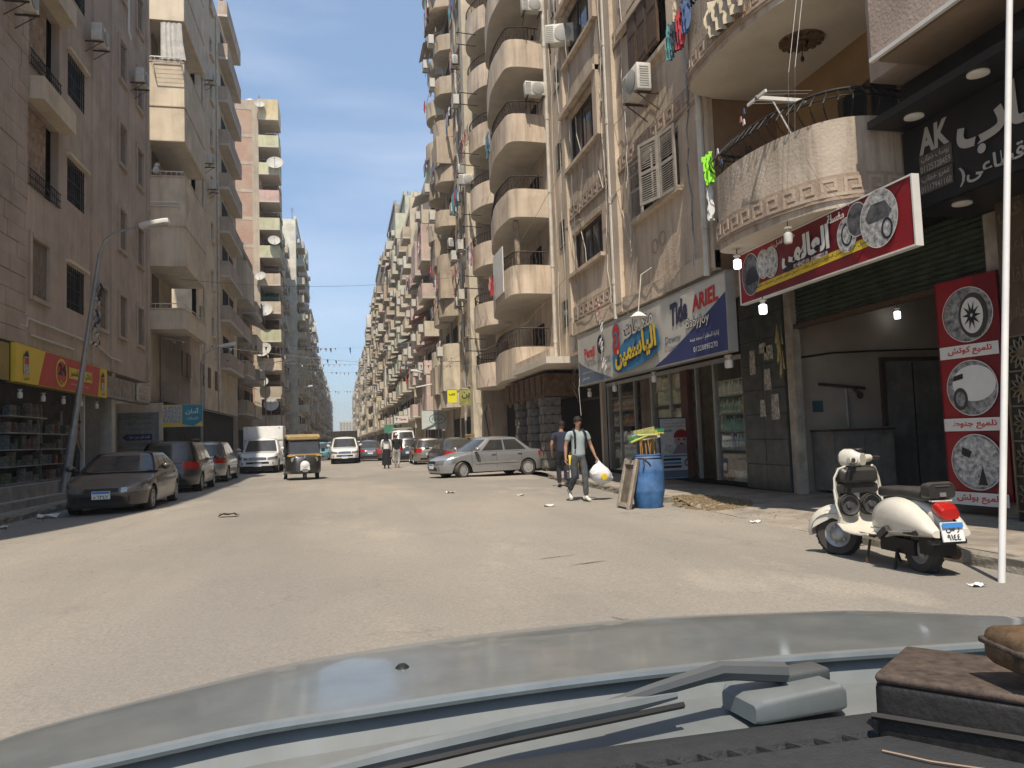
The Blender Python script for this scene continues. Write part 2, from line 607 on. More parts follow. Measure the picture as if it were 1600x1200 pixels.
# ================================================================== GROUND
def road_material():
 m = bpy.data.materials.new('dusty_asphalt')
 m.use_nodes = True
 n, l = m.node_tree.nodes, m.node_tree.links
 b = n['Principled BSDF']
 b.inputs['Roughness'].default_value = 0.85
 b.inputs['Specular IOR Level'].default_value = 0.25
 pos = n.new('ShaderNodeNewGeometry').outputs['Position']
 def noise(scale, sc=(1, 1, 1), detail=6, rough=0.6):
  mp_ = n.new('ShaderNodeMapping')
  mp_.inputs['Scale'].default_value = sc
  l.new(pos, mp_.inputs['Vector'])
  t = n.new('ShaderNodeTexNoise')
  t.inputs['Scale'].default_value = scale
  t.inputs['Detail'].default_value = detail
  t.inputs['Roughness'].default_value = rough
  l.new(mp_.outputs['Vector'], t.inputs['Vector'])
  return t.outputs['Fac']
 def rng(v, a, b_, c=0.0, d=1.0):
  t = n.new('ShaderNodeMapRange')
  t.inputs['From Min'].default_value = a
  t.inputs['From Max'].default_value = b_
  t.inputs['To Min'].default_value = c
  t.inputs['To Max'].default_value = d
  l.new(v, t.inputs['Value'])
  return t.outputs['Result']
 def mix(f, c1, c2, mode='MIX'):
  t = n.new('ShaderNodeMixRGB')
  t.blend_type = mode
  l.new(f, t.inputs['Fac'])
  for s, c in (('Color1', c1), ('Color2', c2)):
   if isinstance(c, tuple):
    t.inputs[s].default_value = c + (1,)
   else:
    l.new(c, t.inputs[s])
  return t.outputs['Color']
 patches = noise(0.16, (1, 0.45, 1), 5, 0.55)
 c = mix(rng(patches, 0.42, 0.58), (0.215, 0.197, 0.172), (0.36, 0.31, 0.25))
 tracks = noise(0.9, (1, 0.05, 1), 4, 0.6)
 c = mix(rng(tracks, 0.50, 0.70, 0, 0.5), c, (0.195, 0.178, 0.155))
 stains = noise(0.7, (1, 0.7, 1), 8, 0.7)
 c = mix(rng(stains, 0.58, 0.70, 0, 0.6), c, (0.17, 0.15, 0.13))
 sand = noise(0.35, (0.8, 0.35, 1), 7, 0.65)
 c = mix(rng(sand, 0.55, 0.60, 0, 0.6), c, (0.42, 0.36, 0.285))
 vor = n.new('ShaderNodeTexVoronoi')
 vor.feature = 'DISTANCE_TO_EDGE'
 vor.inputs['Scale'].default_value = 0.42
 wob = n.new('ShaderNodeMixRGB')
 wob.inputs['Fac'].default_value = 0.12
 l.new(pos, wob.inputs['Color1'])
 wn_ = n.new('ShaderNodeTexNoise')
 wn_.inputs['Scale'].default_value = 1.3
 wn_.inputs['Detail'].default_value = 6
 l.new(pos, wn_.inputs['Vector'])
 wv = n.new('ShaderNodeVectorMath')
 wv.operation = 'MULTIPLY_ADD'
 wv.inputs[1].default_value = (2.2, 2.2, 0)
 l.new(wn_.outputs['Color'], wv.inputs[0])
 l.new(pos, wv.inputs[2])
 l.new(wv.outputs['Vector'], vor.inputs['Vector'])
 crk = rng(vor.outputs['Distance'], 0.0, 0.012, 0.75, 0.0)
 msk = n.new('ShaderNodeMath')
 msk.operation = 'MULTIPLY'
 l.new(crk, msk.inputs[0])
 l.new(rng(noise(0.25), 0.5, 0.6), msk.inputs[1])
 c = mix(msk.outputs[0], c, (0.11, 0.10, 0.09))
 fine = noise(150, (1, 1, 1), 2, 0.8)
 c = mix(rng(fine, 0.3, 0.7, 0, 0.5), c, (0.46, 0.42, 0.36))
 grit = noise(38, (1, 1, 1), 3, 0.7)
 c = mix(rng(grit, 0.35, 0.65, 0, 0.5), c, (0.16, 0.145, 0.125), 'MIX')
 l.new(c, b.inputs['Base Color'])
 bp = n.new('ShaderNodeBump')
 bp.inputs['Strength'].default_value = 0.35
 bp.inputs['Distance'].default_value = 0.012
 l.new(noise(60, (1, 1, 1), 4), bp.inputs['Height'])
 b2 = n.new('ShaderNodeBump')
 b2.inputs['Strength'].default_value = 0.35
 b2.inputs['Distance'].default_value = 0.08
 l.new(noise(1.4, (1, 0.6, 1), 4), b2.inputs['Height'])
 l.new(bp.outputs['Normal'], b2.inputs['Normal'])
 l.new(b2.outputs['Normal'], b.inputs['Normal'])
 return m
M_ROAD = road_material()
M_SAND = mat('sandy_ground', (0.36, 0.30, 0.23), 0.95, var=0.15, scale=0.6, bump=0.4, bscale=12)
M_PAVE = mat('dusty_pavement', (0.33, 0.285, 0.23), 0.95, var=0.2, scale=1.8, bump=0.5, bscale=18)
M_KERB = mat('worn_kerb_concrete', (0.30, 0.265, 0.215), 0.95, var=0.25, scale=4, bump=0.7, bscale=25)

g = MB()
g.quad((-3000, -3000, -0.02), (3000, -3000, -0.02), (3000, 3000, -0.02), (-3000, 3000, -0.02))
g.build('ground', M_SAND, kind='structure')
g = MB()
nx_, ny_ = 26, 160
ys_ = [-12 + (0.62 * i if i < 90 else 55.8 + (i - 90) ** 1.75 * 0.55) for i in range(ny_)]
def road_z(x, y):
 return 0.035 - 0.035 * abs(x / 7.0) ** 1.6 + (0.018 * math.sin(x * 1.3 + y * 0.35) + 0.012 * math.sin(y * 0.9 - x * 0.7)) * min(1, max(0, (6.2 - abs(x)) / 1.5)) * (1 if y < 60 else 0.2)
vs_, fs_ = [], []
for y in ys_:
 for i in range(nx_ + 1):
  x = -6.75 + i * 13.3 / nx_
  vs_.append((x, y, road_z(x, y) + 0.004))
for j in range(ny_ - 1):
 for i in range(nx_):
  a = j * (nx_ + 1) + i
  fs_.append((a, a + 1, a + nx_ + 2, a + nx_ + 1))
g.add(vs_, fs_, 0, True)
g.build('road', M_ROAD, kind='structure')

# left pavement and its kerb stones
KERB_MESHES = []
for k in range(4):
 rr = random.Random(k)
 b = MB()
 b.box(-0.11, 0.11, 0.012, 0.985, -0.05, 0.15)
 me = b.mesh('kerb_stone', [M_KERB])
 bm = bmesh.new()
 bm.from_mesh(me)
 bmesh.ops.subdivide_edges(bm, edges=bm.edges, cuts=2, use_grid_fill=True)
 bmesh.ops.bevel(bm, geom=[e for e in bm.edges if e.calc_face_angle(0) > 1], offset=0.018, segments=1, affect='EDGES')
 for v in bm.verts:
  if v.co.z > 0.02:
   v.co.x += rr.uniform(-0.012, 0.012)
   v.co.z += rr.uniform(-0.018, 0.008)
 bm.to_mesh(me)
 bm.free()
 KERB_MESHES.append(me)
def kerb_row(parent, x, y0, y1, xfun=None, zfun=None):
 y = y0
 while y < y1 - 0.5:
  o = link_mesh('kerb_stone', KERB_MESHES[random.randrange(4)], parent, (x + (xfun(y) if xfun else 0) + random.uniform(-0.02, 0.02), y, (zfun(y) if zfun else 0) + random.uniform(-0.015, 0.01)), random.uniform(-0.02, 0.02))
  y += 1.0
lp = MB()
lp.box(-8.6, -6.78, -10, 900, -0.05, 0.125)
lpo = lp.build('left_pavement', M_PAVE, kind='structure')
kerb_row(lpo, -6.72, 6, 60)
lk = MB()
lk.box(-6.83, -6.61, 60, 900, -0.05, 0.14)
lk.build('far_kerb', M_KERB, lpo, kind='stuff')

# right pavement: raised near the camera and beyond the barrel, worn down to a dirt ramp between
def pav_z(x, y):
 edge = 0.13
 if 7.6 < y < 13.6:
  t = min(1, max(0, (x - 5.9) / 1.9))
  w = min(1, (y - 7.6) / 0.9, (13.6 - y) / 0.9)
  edge = 0.13 * (1 - w) + w * (0.13 * t + 0.006)
 return edge + 0.012 * math.sin(3.1 * x + y * 1.7) * math.sin(y * 0.8)
def kerb_x(y):
 return 5.95 if y < 9 else (5.95 + 0.036 * (y - 9) if y < 30 else 6.7)
vs_, fs_ = [], []
yy = [-6 + 0.35 * i for i in range(150)] + [60, 120, 300, 900]
nx_ = 11
for y in yy:
 x0 = kerb_x(y) + (0.0 if 7.6 < y < 13.6 else 0.08)
 for i in range(nx_ + 1):
  x = x0 + (9.4 - x0) * i / nx_
  vs_.append((x, y, pav_z(x, y) if i else pav_z(x, y) * (1 if not 7.6 < y < 13.6 else 1)))
for j in range(len(yy) - 1):
 for i in range(nx_):
  a = j * (nx_ + 1) + i
  fs_.append((a, a + 1, a + nx_ + 2, a + nx_ + 1))
rp_ = MB().add(vs_, fs_, 0, True)
rpo = rp_.build('right_pavement', M_PAVE, kind='structure')
kerb_row(rpo, 0, -2.0, 7.6, kerb_x)
kerb_row(rpo, 0, 14.0, 23.8, kerb_x)
kerb_row(rpo, 0, 30, 60, kerb_x)

# straw-like dirt and rubble spilt on the pavement ramp
def scatter(name, m, n, cx, cy, rx, ry, smin, smax, zf, flat=0.5, seed=1, label=None):
 rr = random.Random(seed)
 b = MB()
 for i in range(n):
  a, d = rr.uniform(0, 6.283), math.sqrt(rr.random())
  x, y = cx + rx * d * math.cos(a), cy + ry * d * math.sin(a)
  s = rr.uniform(smin, smax)
  z = zf(x, y)
  th = rr.uniform(0, 3.14)
  c_, s_ = math.cos(th), math.sin(th)
  L_, W_ = s, s * rr.uniform(0.2, 0.8)
  p = [(x + u * L_ * c_ - v * W_ * s_, y + u * L_ * s_ + v * W_ * c_) for u, v in ((-.5, -.5), (.5, -.4), (.4, .5), (-.4, .4))]
  h = s * flat * rr.uniform(0.5, 1)
  b.add([(q[0], q[1], z) for q in p] + [(x + (q[0] - x) * .6, y + (q[1] - y) * .6, z + h) for q in p], [(4, 5, 6, 7), (0, 1, 5, 4), (1, 2, 6, 5), (2, 3, 7, 6), (3, 0, 4, 7)])
 return b.build(name, m, kind='stuff', label=label)
M_STRAW = mat('brown_straw', (0.22, 0.16, 0.085), 0.95, var=0.3, scale=30)
scatter('straw_litter', M_STRAW, 1000, 6.5, 13.0, 0.62, 1.0, 0.02, 0.10, lambda x, y: pav_z(x, y) + 0.002, 0.25, 3)
M_STONE = mat('grey_grit', (0.36, 0.315, 0.255), 0.95, var=0.3, scale=14)
scatter('road_grit', M_STONE, 900, 0, 15, 6.0, 14, 0.006, 0.022, lambda x, y: road_z(x, y) + 0.003, 0.5, 4)
scatter('kerb_rubble', M_STONE, 260, 6.1, 10.6, 0.6, 3.4, 0.008, 0.04, lambda x, y: (pav_z(x, y) if x > 5.95 else road_z(x, y)) + 0.002, 0.6, 5)
scatter('gutter_grit', M_STONE, 500, -6.4, 18, 0.5, 9, 0.012, 0.05, lambda x, y: 0.006, 0.6, 8)
# scraps of litter lying on the road
M_PAPER = mat('white_scrap', (0.7, 0.68, 0.64), 0.8, var=0.1)
def scrap(x, y, s, label, m=M_PAPER, z=None):
 rr = random.Random(int(x * 100 + y * 7))
 b = MB()
 k = 5
 vs2 = []
 for j in range(k):
  for i in range(k):
   vs2.append(((i / (k - 1) - .5) * s * (1 + .3 * rr.random()), (j / (k - 1) - .5) * s * .7 * (1 + .3 * rr.random()), s * .28 * rr.random()))
 b.add(vs2, [(j * k + i, j * k + i + 1, (j + 1) * k + i + 1, (j + 1) * k + i) for j in range(k - 1) for i in range(k - 1)], 0, True)
 o = b.build('litter_scrap', m, label=label, cat='litter', group='scraps of litter on the road')
 o.location = (x, y, (road_z(x, y) if z is None else z) + 0.008)
scrap(5.05, 5.45, .10, 'white paper scrap on the road left of the white pole')
scrap(3.9, 14.7, .16, 'crumpled white scrap on the road below the man with the bag')
scrap(4.0, 17.6, .14, 'small white scrap on the road behind the man with the bag')
scrap(2.6, 19.4, .2, 'pale scrap on the open road in front of the silver sedan')
scrap(5.9, 10.4, .14, 'white scrap on the dirt ramp between barrel and scooter')
scrap(-6.15, 18.2, .34, 'crumpled white bag in the gutter by the black sedan bumper')
scrap(-6.3, 16.2, .22, 'flat pale scrap in the gutter below the lamp post')
scrap(-2.2, 15.8, .3, 'brown rag lying on the sunny road at the shade edge', mat('brown_rag', (0.16, 0.12, 0.08), 0.9))
# dark tyre scuffs, thin skins lying on the road
M_SCUFF = mat('rubber_scuff', (.12, .11, .10), .9, var=.3, scale=9)
road_o = bpy.data.objects['road']
def scuff(pts, w_):
 b = MB()
 vs2 = []
 for i, p in enumerate(pts):
  a, c = Vector(pts[max(0, i - 1)]), Vector(pts[min(len(pts) - 1, i + 1)])
  t = (c - a).normalized()
  f = math.sin(math.pi * (i + .6) / (len(pts) + .2)) * w_ * random.uniform(.5, 1.1)
  for q in (-1, 1):
   x, y = p[0] - t.y * f * q, p[1] + t.x * f * q
   vs2.append((x, y, road_z(x, y) + .012))
 b.add(vs2, [(2 * i, 2 * i + 1, 2 * i + 3, 2 * i + 2) for i in range(len(pts) - 1)], 0, True)
 return b.build('tyre_mark', M_SCUFF, road_o, fix=False)
for k in range(5):
 scuff([(1.95 + .07 * k + .05 * i, 5.6 - .12 * i - .10 * k + random.uniform(-.02, .02)) for i in range(5)], .012)
for k in range(2):
 scuff([(2.1 + .2 * k + .09 * i, 8.4 - .5 * k + .02 * i + random.uniform(-.02, .02)) for i in range(6)], .014)
# ================================================================== RIGHT SIDE, NEAR
P_GREY = plaster('greyish_plaster', (0.58, 0.47, 0.36), 0.8)
P_BAND = plaster('dark_band_plaster', (0.38, 0.29, 0.22), 0.6)
P_KEY = plaster('key_plaster', (0.46, 0.365, 0.28), 0.6)
P_CREAM = plaster('cream_plaster', (0.58, 0.475, 0.36), 0.6)
P_PALE = plaster('pale_balcony_plaster', (0.50, 0.42, 0.335), 0.95)
P_CEIL = mat('ceiling_paint', (0.60, 0.54, 0.45), 0.9, var=0.08, scale=1.2)
P_OCHRE = mat('ochre_paint', (0.33, 0.20, 0.085), 0.9, var=0.15, scale=1.0)
P_BROWN = mat('brown_wall_paint', (0.23, 0.135, 0.075), 0.9, var=0.15, scale=1.0)
P_MAUVE = plaster('mauve_plaster', (0.42, 0.335, 0.275), 0.3)
M_GTILE = mat('dark_marble_tile', (0.075, 0.082, 0.078), 0.32, var=0.25, scale=3.5, spec=0.5)

# ---- window builder: local frame, wall plane x=0 looking to -x, opening centred on y, sill at z=0
def window_mesh(w, h, sashes=2, open_=0.0):
 f, p = MB(), MB()
 t = 0.055
 f.box(-0.02, 0.06, -w / 2, w / 2, 0, t)
 f.box(-0.02, 0.06, -w / 2, w / 2, h - t, h)
 for s in (-1, 1):
  f.box(-0.021, 0.061, s * w / 2 - (t if s > 0 else 0), s * w / 2 + (t if s < 0 else 0), t, h - t)
 for i in range(1, sashes):
  y = -w / 2 + w * i / sashes
  f.box(-0.01, 0.05, y - t * .55, y + t * .55, t, h - t)
 p.box(0.02, 0.03, -w / 2 + .01, w / 2 - .01, .01, h - .01)
 return f, p
WCACHE = {}
def window(parent, x, y, z, w, h, side, m_frame=M_ALU, sashes=2, sill=None, recess=0.14):
 """window set in a wall at x; side +1: right row (faces -x), -1: left row (faces +x)"""
 key = (round(w, 2), round(h, 2), sashes, m_frame.name)
 if key not in WCACHE:
  f, p = window_mesh(w, h, sashes)
  WCACHE[key] = (f.mesh('window', [m_frame]), p.mesh('pane', [M_PANE]))
 fm, pm = WCACHE[key]
 o = link_mesh('window', fm, parent, (x + side * recess, y, z), 0 if side > 0 else math.pi)
 link_mesh('pane', pm, o)
 if sill:
  key2 = ('sill', round(w, 2), sill.name)
  if key2 not in WCACHE:
   WCACHE[key2] = MB().box(-0.26, 0.0, -w / 2 - .14, w / 2 + .14, -0.10, -0.002).mesh('sill', [sill])
  link_mesh('sill', WCACHE[key2], o)
 return o

# ---- air conditioner: grille towards -x, base at z=0, back against the wall at x=0
def ac_unit(label, group=None):
 t = thing('air_conditioner', label, 'air conditioner', group=group)
 c = MB().box(-0.52, -0.20, -0.42, 0.42, 0.05, 0.62)
 co = c.build('casing', [AC_W], t)
 soften(co, 0.02, 2)
 gq = MB()
 gq.lathe((-0.521, -0.10, 0.335), [(0.235, -0.012), (0.25, -0.02), (0.235, -0.026)], 20, 0, 'x')
 for k in range(5):
  rr = 0.045 * (k + 1)
  gq.lathe((-0.527, -0.10, 0.335), [(rr, 0), (rr + .007, -0.006)], 16, 0, 'x')
 for k in range(8):
  a = math.pi * k / 4
  gq.cyl((-0.535, -0.10, 0.335), (-0.535, -0.10 + .24 * math.cos(a), .335 + .24 * math.sin(a)), .005, n=4)
 gq.build('fan_guard', [AC_G], t)
 f = MB()
 f.lathe((-0.524, -0.10, 0.335), [(0.0, 0), (0.232, 0), (0.232, .004)], 20, 0, 'x')
 f.build('fan_opening', [M_BLACK], t)
 sl = MB()
 for k in range(9):
  sl.box(-0.528, -0.518, 0.18, 0.40, .10 + k * .055, .125 + k * .055)
 sl.build('louvre', [AC_G], t)
 sl = MB()
 for k in range(9):
  sl.box(-0.46, -0.26, -0.428, -0.418, .12 + k * .05, .14 + k * .05)
 sl.build('side_louvre', [AC_G], t)
 for y in (-.32, .32):
  br = MB().box(-0.56, 0.0, y - .02, y + .02, 0.0, .045)
  br.cyl((-0.5, y, 0.01), (0, y, -0.34), 0.014, n=5)
  br.build('bracket', [M_RUST], t)
 return t
AC_W = mat('ac_white', (0.66, 0.63, 0.56), 0.45, var=0.08, scale=5, dust=0.3, streak=0.25)
AC_G = mat('ac_grey', (0.36, 0.35, 0.32), 0.6, var=0.1)
AC0 = None
def ac(x, y, z, side, label, group=None, rz=None):
 global AC0
 r_ = (0 if side > 0 else math.pi) if rz is None else rz
 if AC0 is None:
  AC0 = ac_unit(label, group)
  AC0.location = (x, y, z)
  AC0.rotation_euler = (0, 0, r_)
  return AC0
 o = dup(AC0, (x, y, z), r_, label)
 if group:
  o['group'] = group
 elif 'group' in o:
  del o['group']
 return o

# ---------------------------------------------------------------- corner block with the two shops
FL = 3.1
Z1 = 4.25
bR = thing('apartment_building', 'grey brown plaster block with Greek key bands and wide windows above the detergent shop', 'building', (0, 0, 0))
wA = [(18.45, 21.05, 6.02 + FL * k, 7.15 + FL * k + (0.35 if k else 0)) for k in range(6)]
wB = [(13.8, 16.1, 6.2 + FL * k, 7.45 + FL * k) for k in range(6)]
w = MB()
panel_wall(w, 'x', 6.6, -1, 12.4, 21.4, Z1, 24.0, wA + wB, 0.24)
w.quad((6.6, 21.4, Z1), (9.5, 21.4, Z1), (9.5, 21.4, 24), (6.6, 21.4, 24))
w.quad((6.6, 12.4, Z1), (7.9, 12.4, Z1), (7.9, 12.4, 24), (6.6, 12.4, 24), 2)
w.quad((6.6, 8.0, 24), (15, 8.0, 24), (15, 21.4, 24), (6.6, 21.4, 24))
w.quad((6.62, 12.4, Z1), (9.5, 12.4, Z1), (9.5, 21.4, Z1), (6.62, 21.4, Z1), 1)
w.quad((7.9, 8.0, Z1), (7.9, 12.4, Z1), (7.9, 12.4, 24), (7.9, 8.0, 24), 3)
w.quad((6.86, 12.4, Z1 + .02), (6.86, 21.4, Z1 + .02), (6.86, 21.4, 24), (6.86, 12.4, 24), 4)
w.quad((15, 8, 0), (15, 21.4, 0), (15, 21.4, 24), (15, 8, 24), 0)
w.quad((15, 21.4, 0), (8.62, 21.4, 0), (8.62, 21.4, 24), (15, 21.4, 24), 0)
w.build('wall', [P_GREY, P_CEIL, P_BROWN, P_OCHRE, M_DARK], bR, fix=False)
# the end of the slab that shows under the facade
b = MB().box(6.52, 6.62, 12.38, 21.42, Z1 - 0.02, Z1 + 0.34)
b.build('ledge', P_CREAM, bR)
def key_band(parent, x, y0, y1, z0, h, m_back, m_key):
 """a proud band with a raised Greek key along it, facing -x"""
 t = MB().box(x - 0.035, x + 0.03, y0, y1, z0, z0 + h, 0)
 d, e = h * 0.13, x - 0.048
 y = y0 + 0.1
 st = h * 1.02
 while y + st < y1:
  def seg(a0, a1, c0, c1):
   t.box(e, x - 0.033, y + a0 * st, y + a1 * st, z0 + c0 * h, z0 + c1 * h, 1)
  seg(0, .14, .1, .9)
  seg(.14, .72, .76, .9)
  seg(.58, .72, .36, .76)
  seg(.30, .58, .36, .5)
  seg(.14, 1.0, .1, .24)
  y += st
 return t.build('key_band', [m_back, P_KEY], parent)
for z in (4.62, 7.55, 10.65, 13.75, 16.85):
 key_band(bR, 6.6, 12.5 if z > 5 else 17.5, 21.3, z, 0.42, P_BAND, P_GREY)
# broad flat pilasters and slim string courses
for y0, y1 in ((17.05, 17.45), (21.12, 21.42), (12.38, 12.62)):
 MB().box(6.50, 6.62, y0, y1, Z1 + .02, 23.9).build('pilaster', P_CREAM, bR)
for i, o in enumerate(wA):
 window(bR, 6.6, (o[0] + o[1]) / 2, o[2], o[1] - o[0], o[3] - o[2], 1, mat('bronze_frame', (.07, .055, .045), .5, .3), 4 if i == 0 else 3, P_CREAM)
for i, o in enumerate(wB):
 window(bR, 6.6, (o[0] + o[1]) / 2, o[2], o[1] - o[0], o[3] - o[2], 1, mat('bronze_frame', (.07, .055, .045), .5, .3), 3, P_CREAM)
# raised surrounds of the upper window
for o in (wA[1], wA[2], wB[1], wB[2]):
 s = MB()
 s.box(6.46, 6.62, o[0] - .34, o[0] - .03, o[2] - .1, o[3] + .5)
 s.box(6.40, 6.62, o[0] - .34, o[1] + .3, o[3] + .1, o[3] + .24)
 s.build('window_surround', P_CREAM, bR)
# louvred shutters folded over the first-floor window nearest the balcony
M_SHUT = mat('grey_shutter', (0.36, 0.32, 0.27), 0.7, var=0.15, scale=6, streak=0.4)
def shutter(parent, loc, rz, wd, h, name='shutter'):
 f = MB()
 f.box(-.02, .02, 0, .07, 0, h)
 f.box(-.02, .02, wd - .07, wd, 0, h)
 for z0 in (0, h / 2 - .03, h - .07):
  f.box(-.0185, .0185, .07, wd - .07, z0, z0 + .07)
 o = f.build(name, M_SHUT, parent)
 o.location = loc
 o.rotation_euler = (0, 0, rz)
 sl = MB()
 k = int((h - .2) / .045)
 for i in range(k):
  z0 = .09 + i * (h - .18) / k
  if abs(z0 - h / 2) > .05:
   sl.add([(-.017, .07, z0), (.012, .07, z0 + .03), (.012, wd - .07, z0 + .03), (-.017, wd - .07, z0), (-.017, .07, z0 + .008), (.012, .07, z0 + .038), (.012, wd - .07, z0 + .038), (-.017, wd - .07, z0 + .008)], [(0, 1, 2, 3), (4, 5, 6, 7), (0, 3, 7, 4), (1, 2, 6, 5)])
 so = sl.build('slat', M_SHUT, o, kind='stuff')
 return o
shutter(bR, (6.50, 13.75, 6.16), 0.10, .62, 1.32)
shutter(bR, (6.42, 14.38, 6.16), 0.30, .62, 1.32)
shutter(bR, (6.56, 15.05, 6.16), -0.42, .60, 1.32)
shutter(bR, (6.55, 15.62, 6.16), 0.06, .60, 1.32)
# wooden shutter leaves of the window above
for y in (14.2, 14.75, 15.3):
 b = MB().box(6.44, 6.5, y, y + .5, 9.4, 10.9)
 b.box(6.43, 6.44, y + .06, y + .44, 9.5, 10.1)
 b.box(6.43, 6.44, y + .06, y + .44, 10.2, 10.8)
 b.build('shutter_leaf', M_WOOD, bR)
# two broken holes by an old pipe outlet
for y, z in ((15.15, 5.35), (14.75, 5.42)):
 MB().lathe((6.59, y, z), [(.02, .06), (.10, .05), (.13, 0), (.15, -.02), (.16, .012)], 12, 0, 'x').build('broken_hole', [P_BAND], bR)
# drain pipes
for y, x in ((21.55, 6.9), (17.5, 6.52), (12.52, 6.42)):
 p = MB().cyl((x, y, Z1 - (.1 if y < 20 else 0)), (x, y, 23.6), 0.06, n=8)
 for z in range(5, 23, 2):
  p.cyl((x, y, z), (x, y, z + .14), .072, n=8)
 p.build('drain_pipe', M_PIPE, bR)
for y, z in ((19.9, 10.3), (16.6, 8.3), (18.2, 12)):
 pts = [(6.55, y + .25 * math.sin(i * 1.3 + y), z - i * .55) for i in range(9)]
 MB().tube(pts, .011, 4).build('loose_cable', M_PIPE, bR)

# curved balconies of the bay nearest the camera
BAL = [(6.6, 12.35), (6.2, 12.25), (5.98, 11.9), (5.93, 11.3), (5.93, 10.6), (6.0, 9.95), (6.12, 9.4), (6.30, 8.98), (6.58, 8.72), (6.95, 8.62), (7.4, 8.66), (7.9, 8.70)]
BAL0 = [(7.9, 11.5), (6.5, 11.42), (6.05, 11.3), (5.96, 10.9), (5.94, 10.4), (6.0, 9.85), (6.12, 9.4), (6.30, 8.98), (6.58, 8.72), (6.95, 8.62), (7.4, 8.66), (7.9, 8.70)]
def smooth_path(pts, n=4):
 out = []
 for i in range(len(pts) - 1):
  p0, p1, p2, p3 = [Vector((*pts[max(0, min(len(pts) - 1, j))], 0)) for j in (i - 1, i, i + 1, i + 2)]
  for k in range(n):
   t = k / n
   q = 0.5 * ((2 * p1) + (-p0 + p2) * t + (2 * p0 - 5 * p1 + 4 * p2 - p3) * t * t + (-p0 + 3 * p1 - 3 * p2 + p3) * t ** 3)
   out.append((q.x, q.y))
 out.append(pts[-1])
 return out
def offset_path(pts, d):
 out = []
 for i, p in enumerate(pts):
  a, c = Vector(pts[max(0, i - 1)]), Vector(pts[min(len(pts) - 1, i + 1)])
  t = (c - a).normalized()
  out.append((p[0] + t.y * d, p[1] - t.x * d))
 return out
def ribbon(mb, path, z0, z1, mi=0, smooth=True):
 vs2 = [(p[0], p[1], z0) for p in path] + [(p[0], p[1], z1) for p in path]
 n = len(path)
 mb.add(vs2, [(i, i + 1, n + i + 1, n + i) for i in range(n - 1)], mi, smooth)
def curved_balcony(parent, path, zs, slab_t, par_h, back, m_par, m_ceil, m_band=None, wall_t=0.14, side=1, name='balcony'):
 """parapet wall standing on a curved slab; path runs along the outer edge, back = closing points on the house side"""
 b = MB()
 inner = offset_path(path, -wall_t * side)
 zt = zs + slab_t + par_h
 ribbon(b, path, zs, zt, 0)
 ribbon(b, inner, zs + slab_t, zt, 0)
 n = len(path)
 b.add([(p[0], p[1], zt) for p in path] + [(p[0], p[1], zt) for p in inner], [(i, i + 1, n + i + 1, n + i) for i in range(n - 1)], 0)
 b.poly([(p[0], p[1], zs) for p in path + back], 1)
 b.poly([(p[0], p[1], zs + slab_t) for p in path + back], 1)
 o = b.build(name, [m_par, m_ceil], parent, fix=False)
 return o
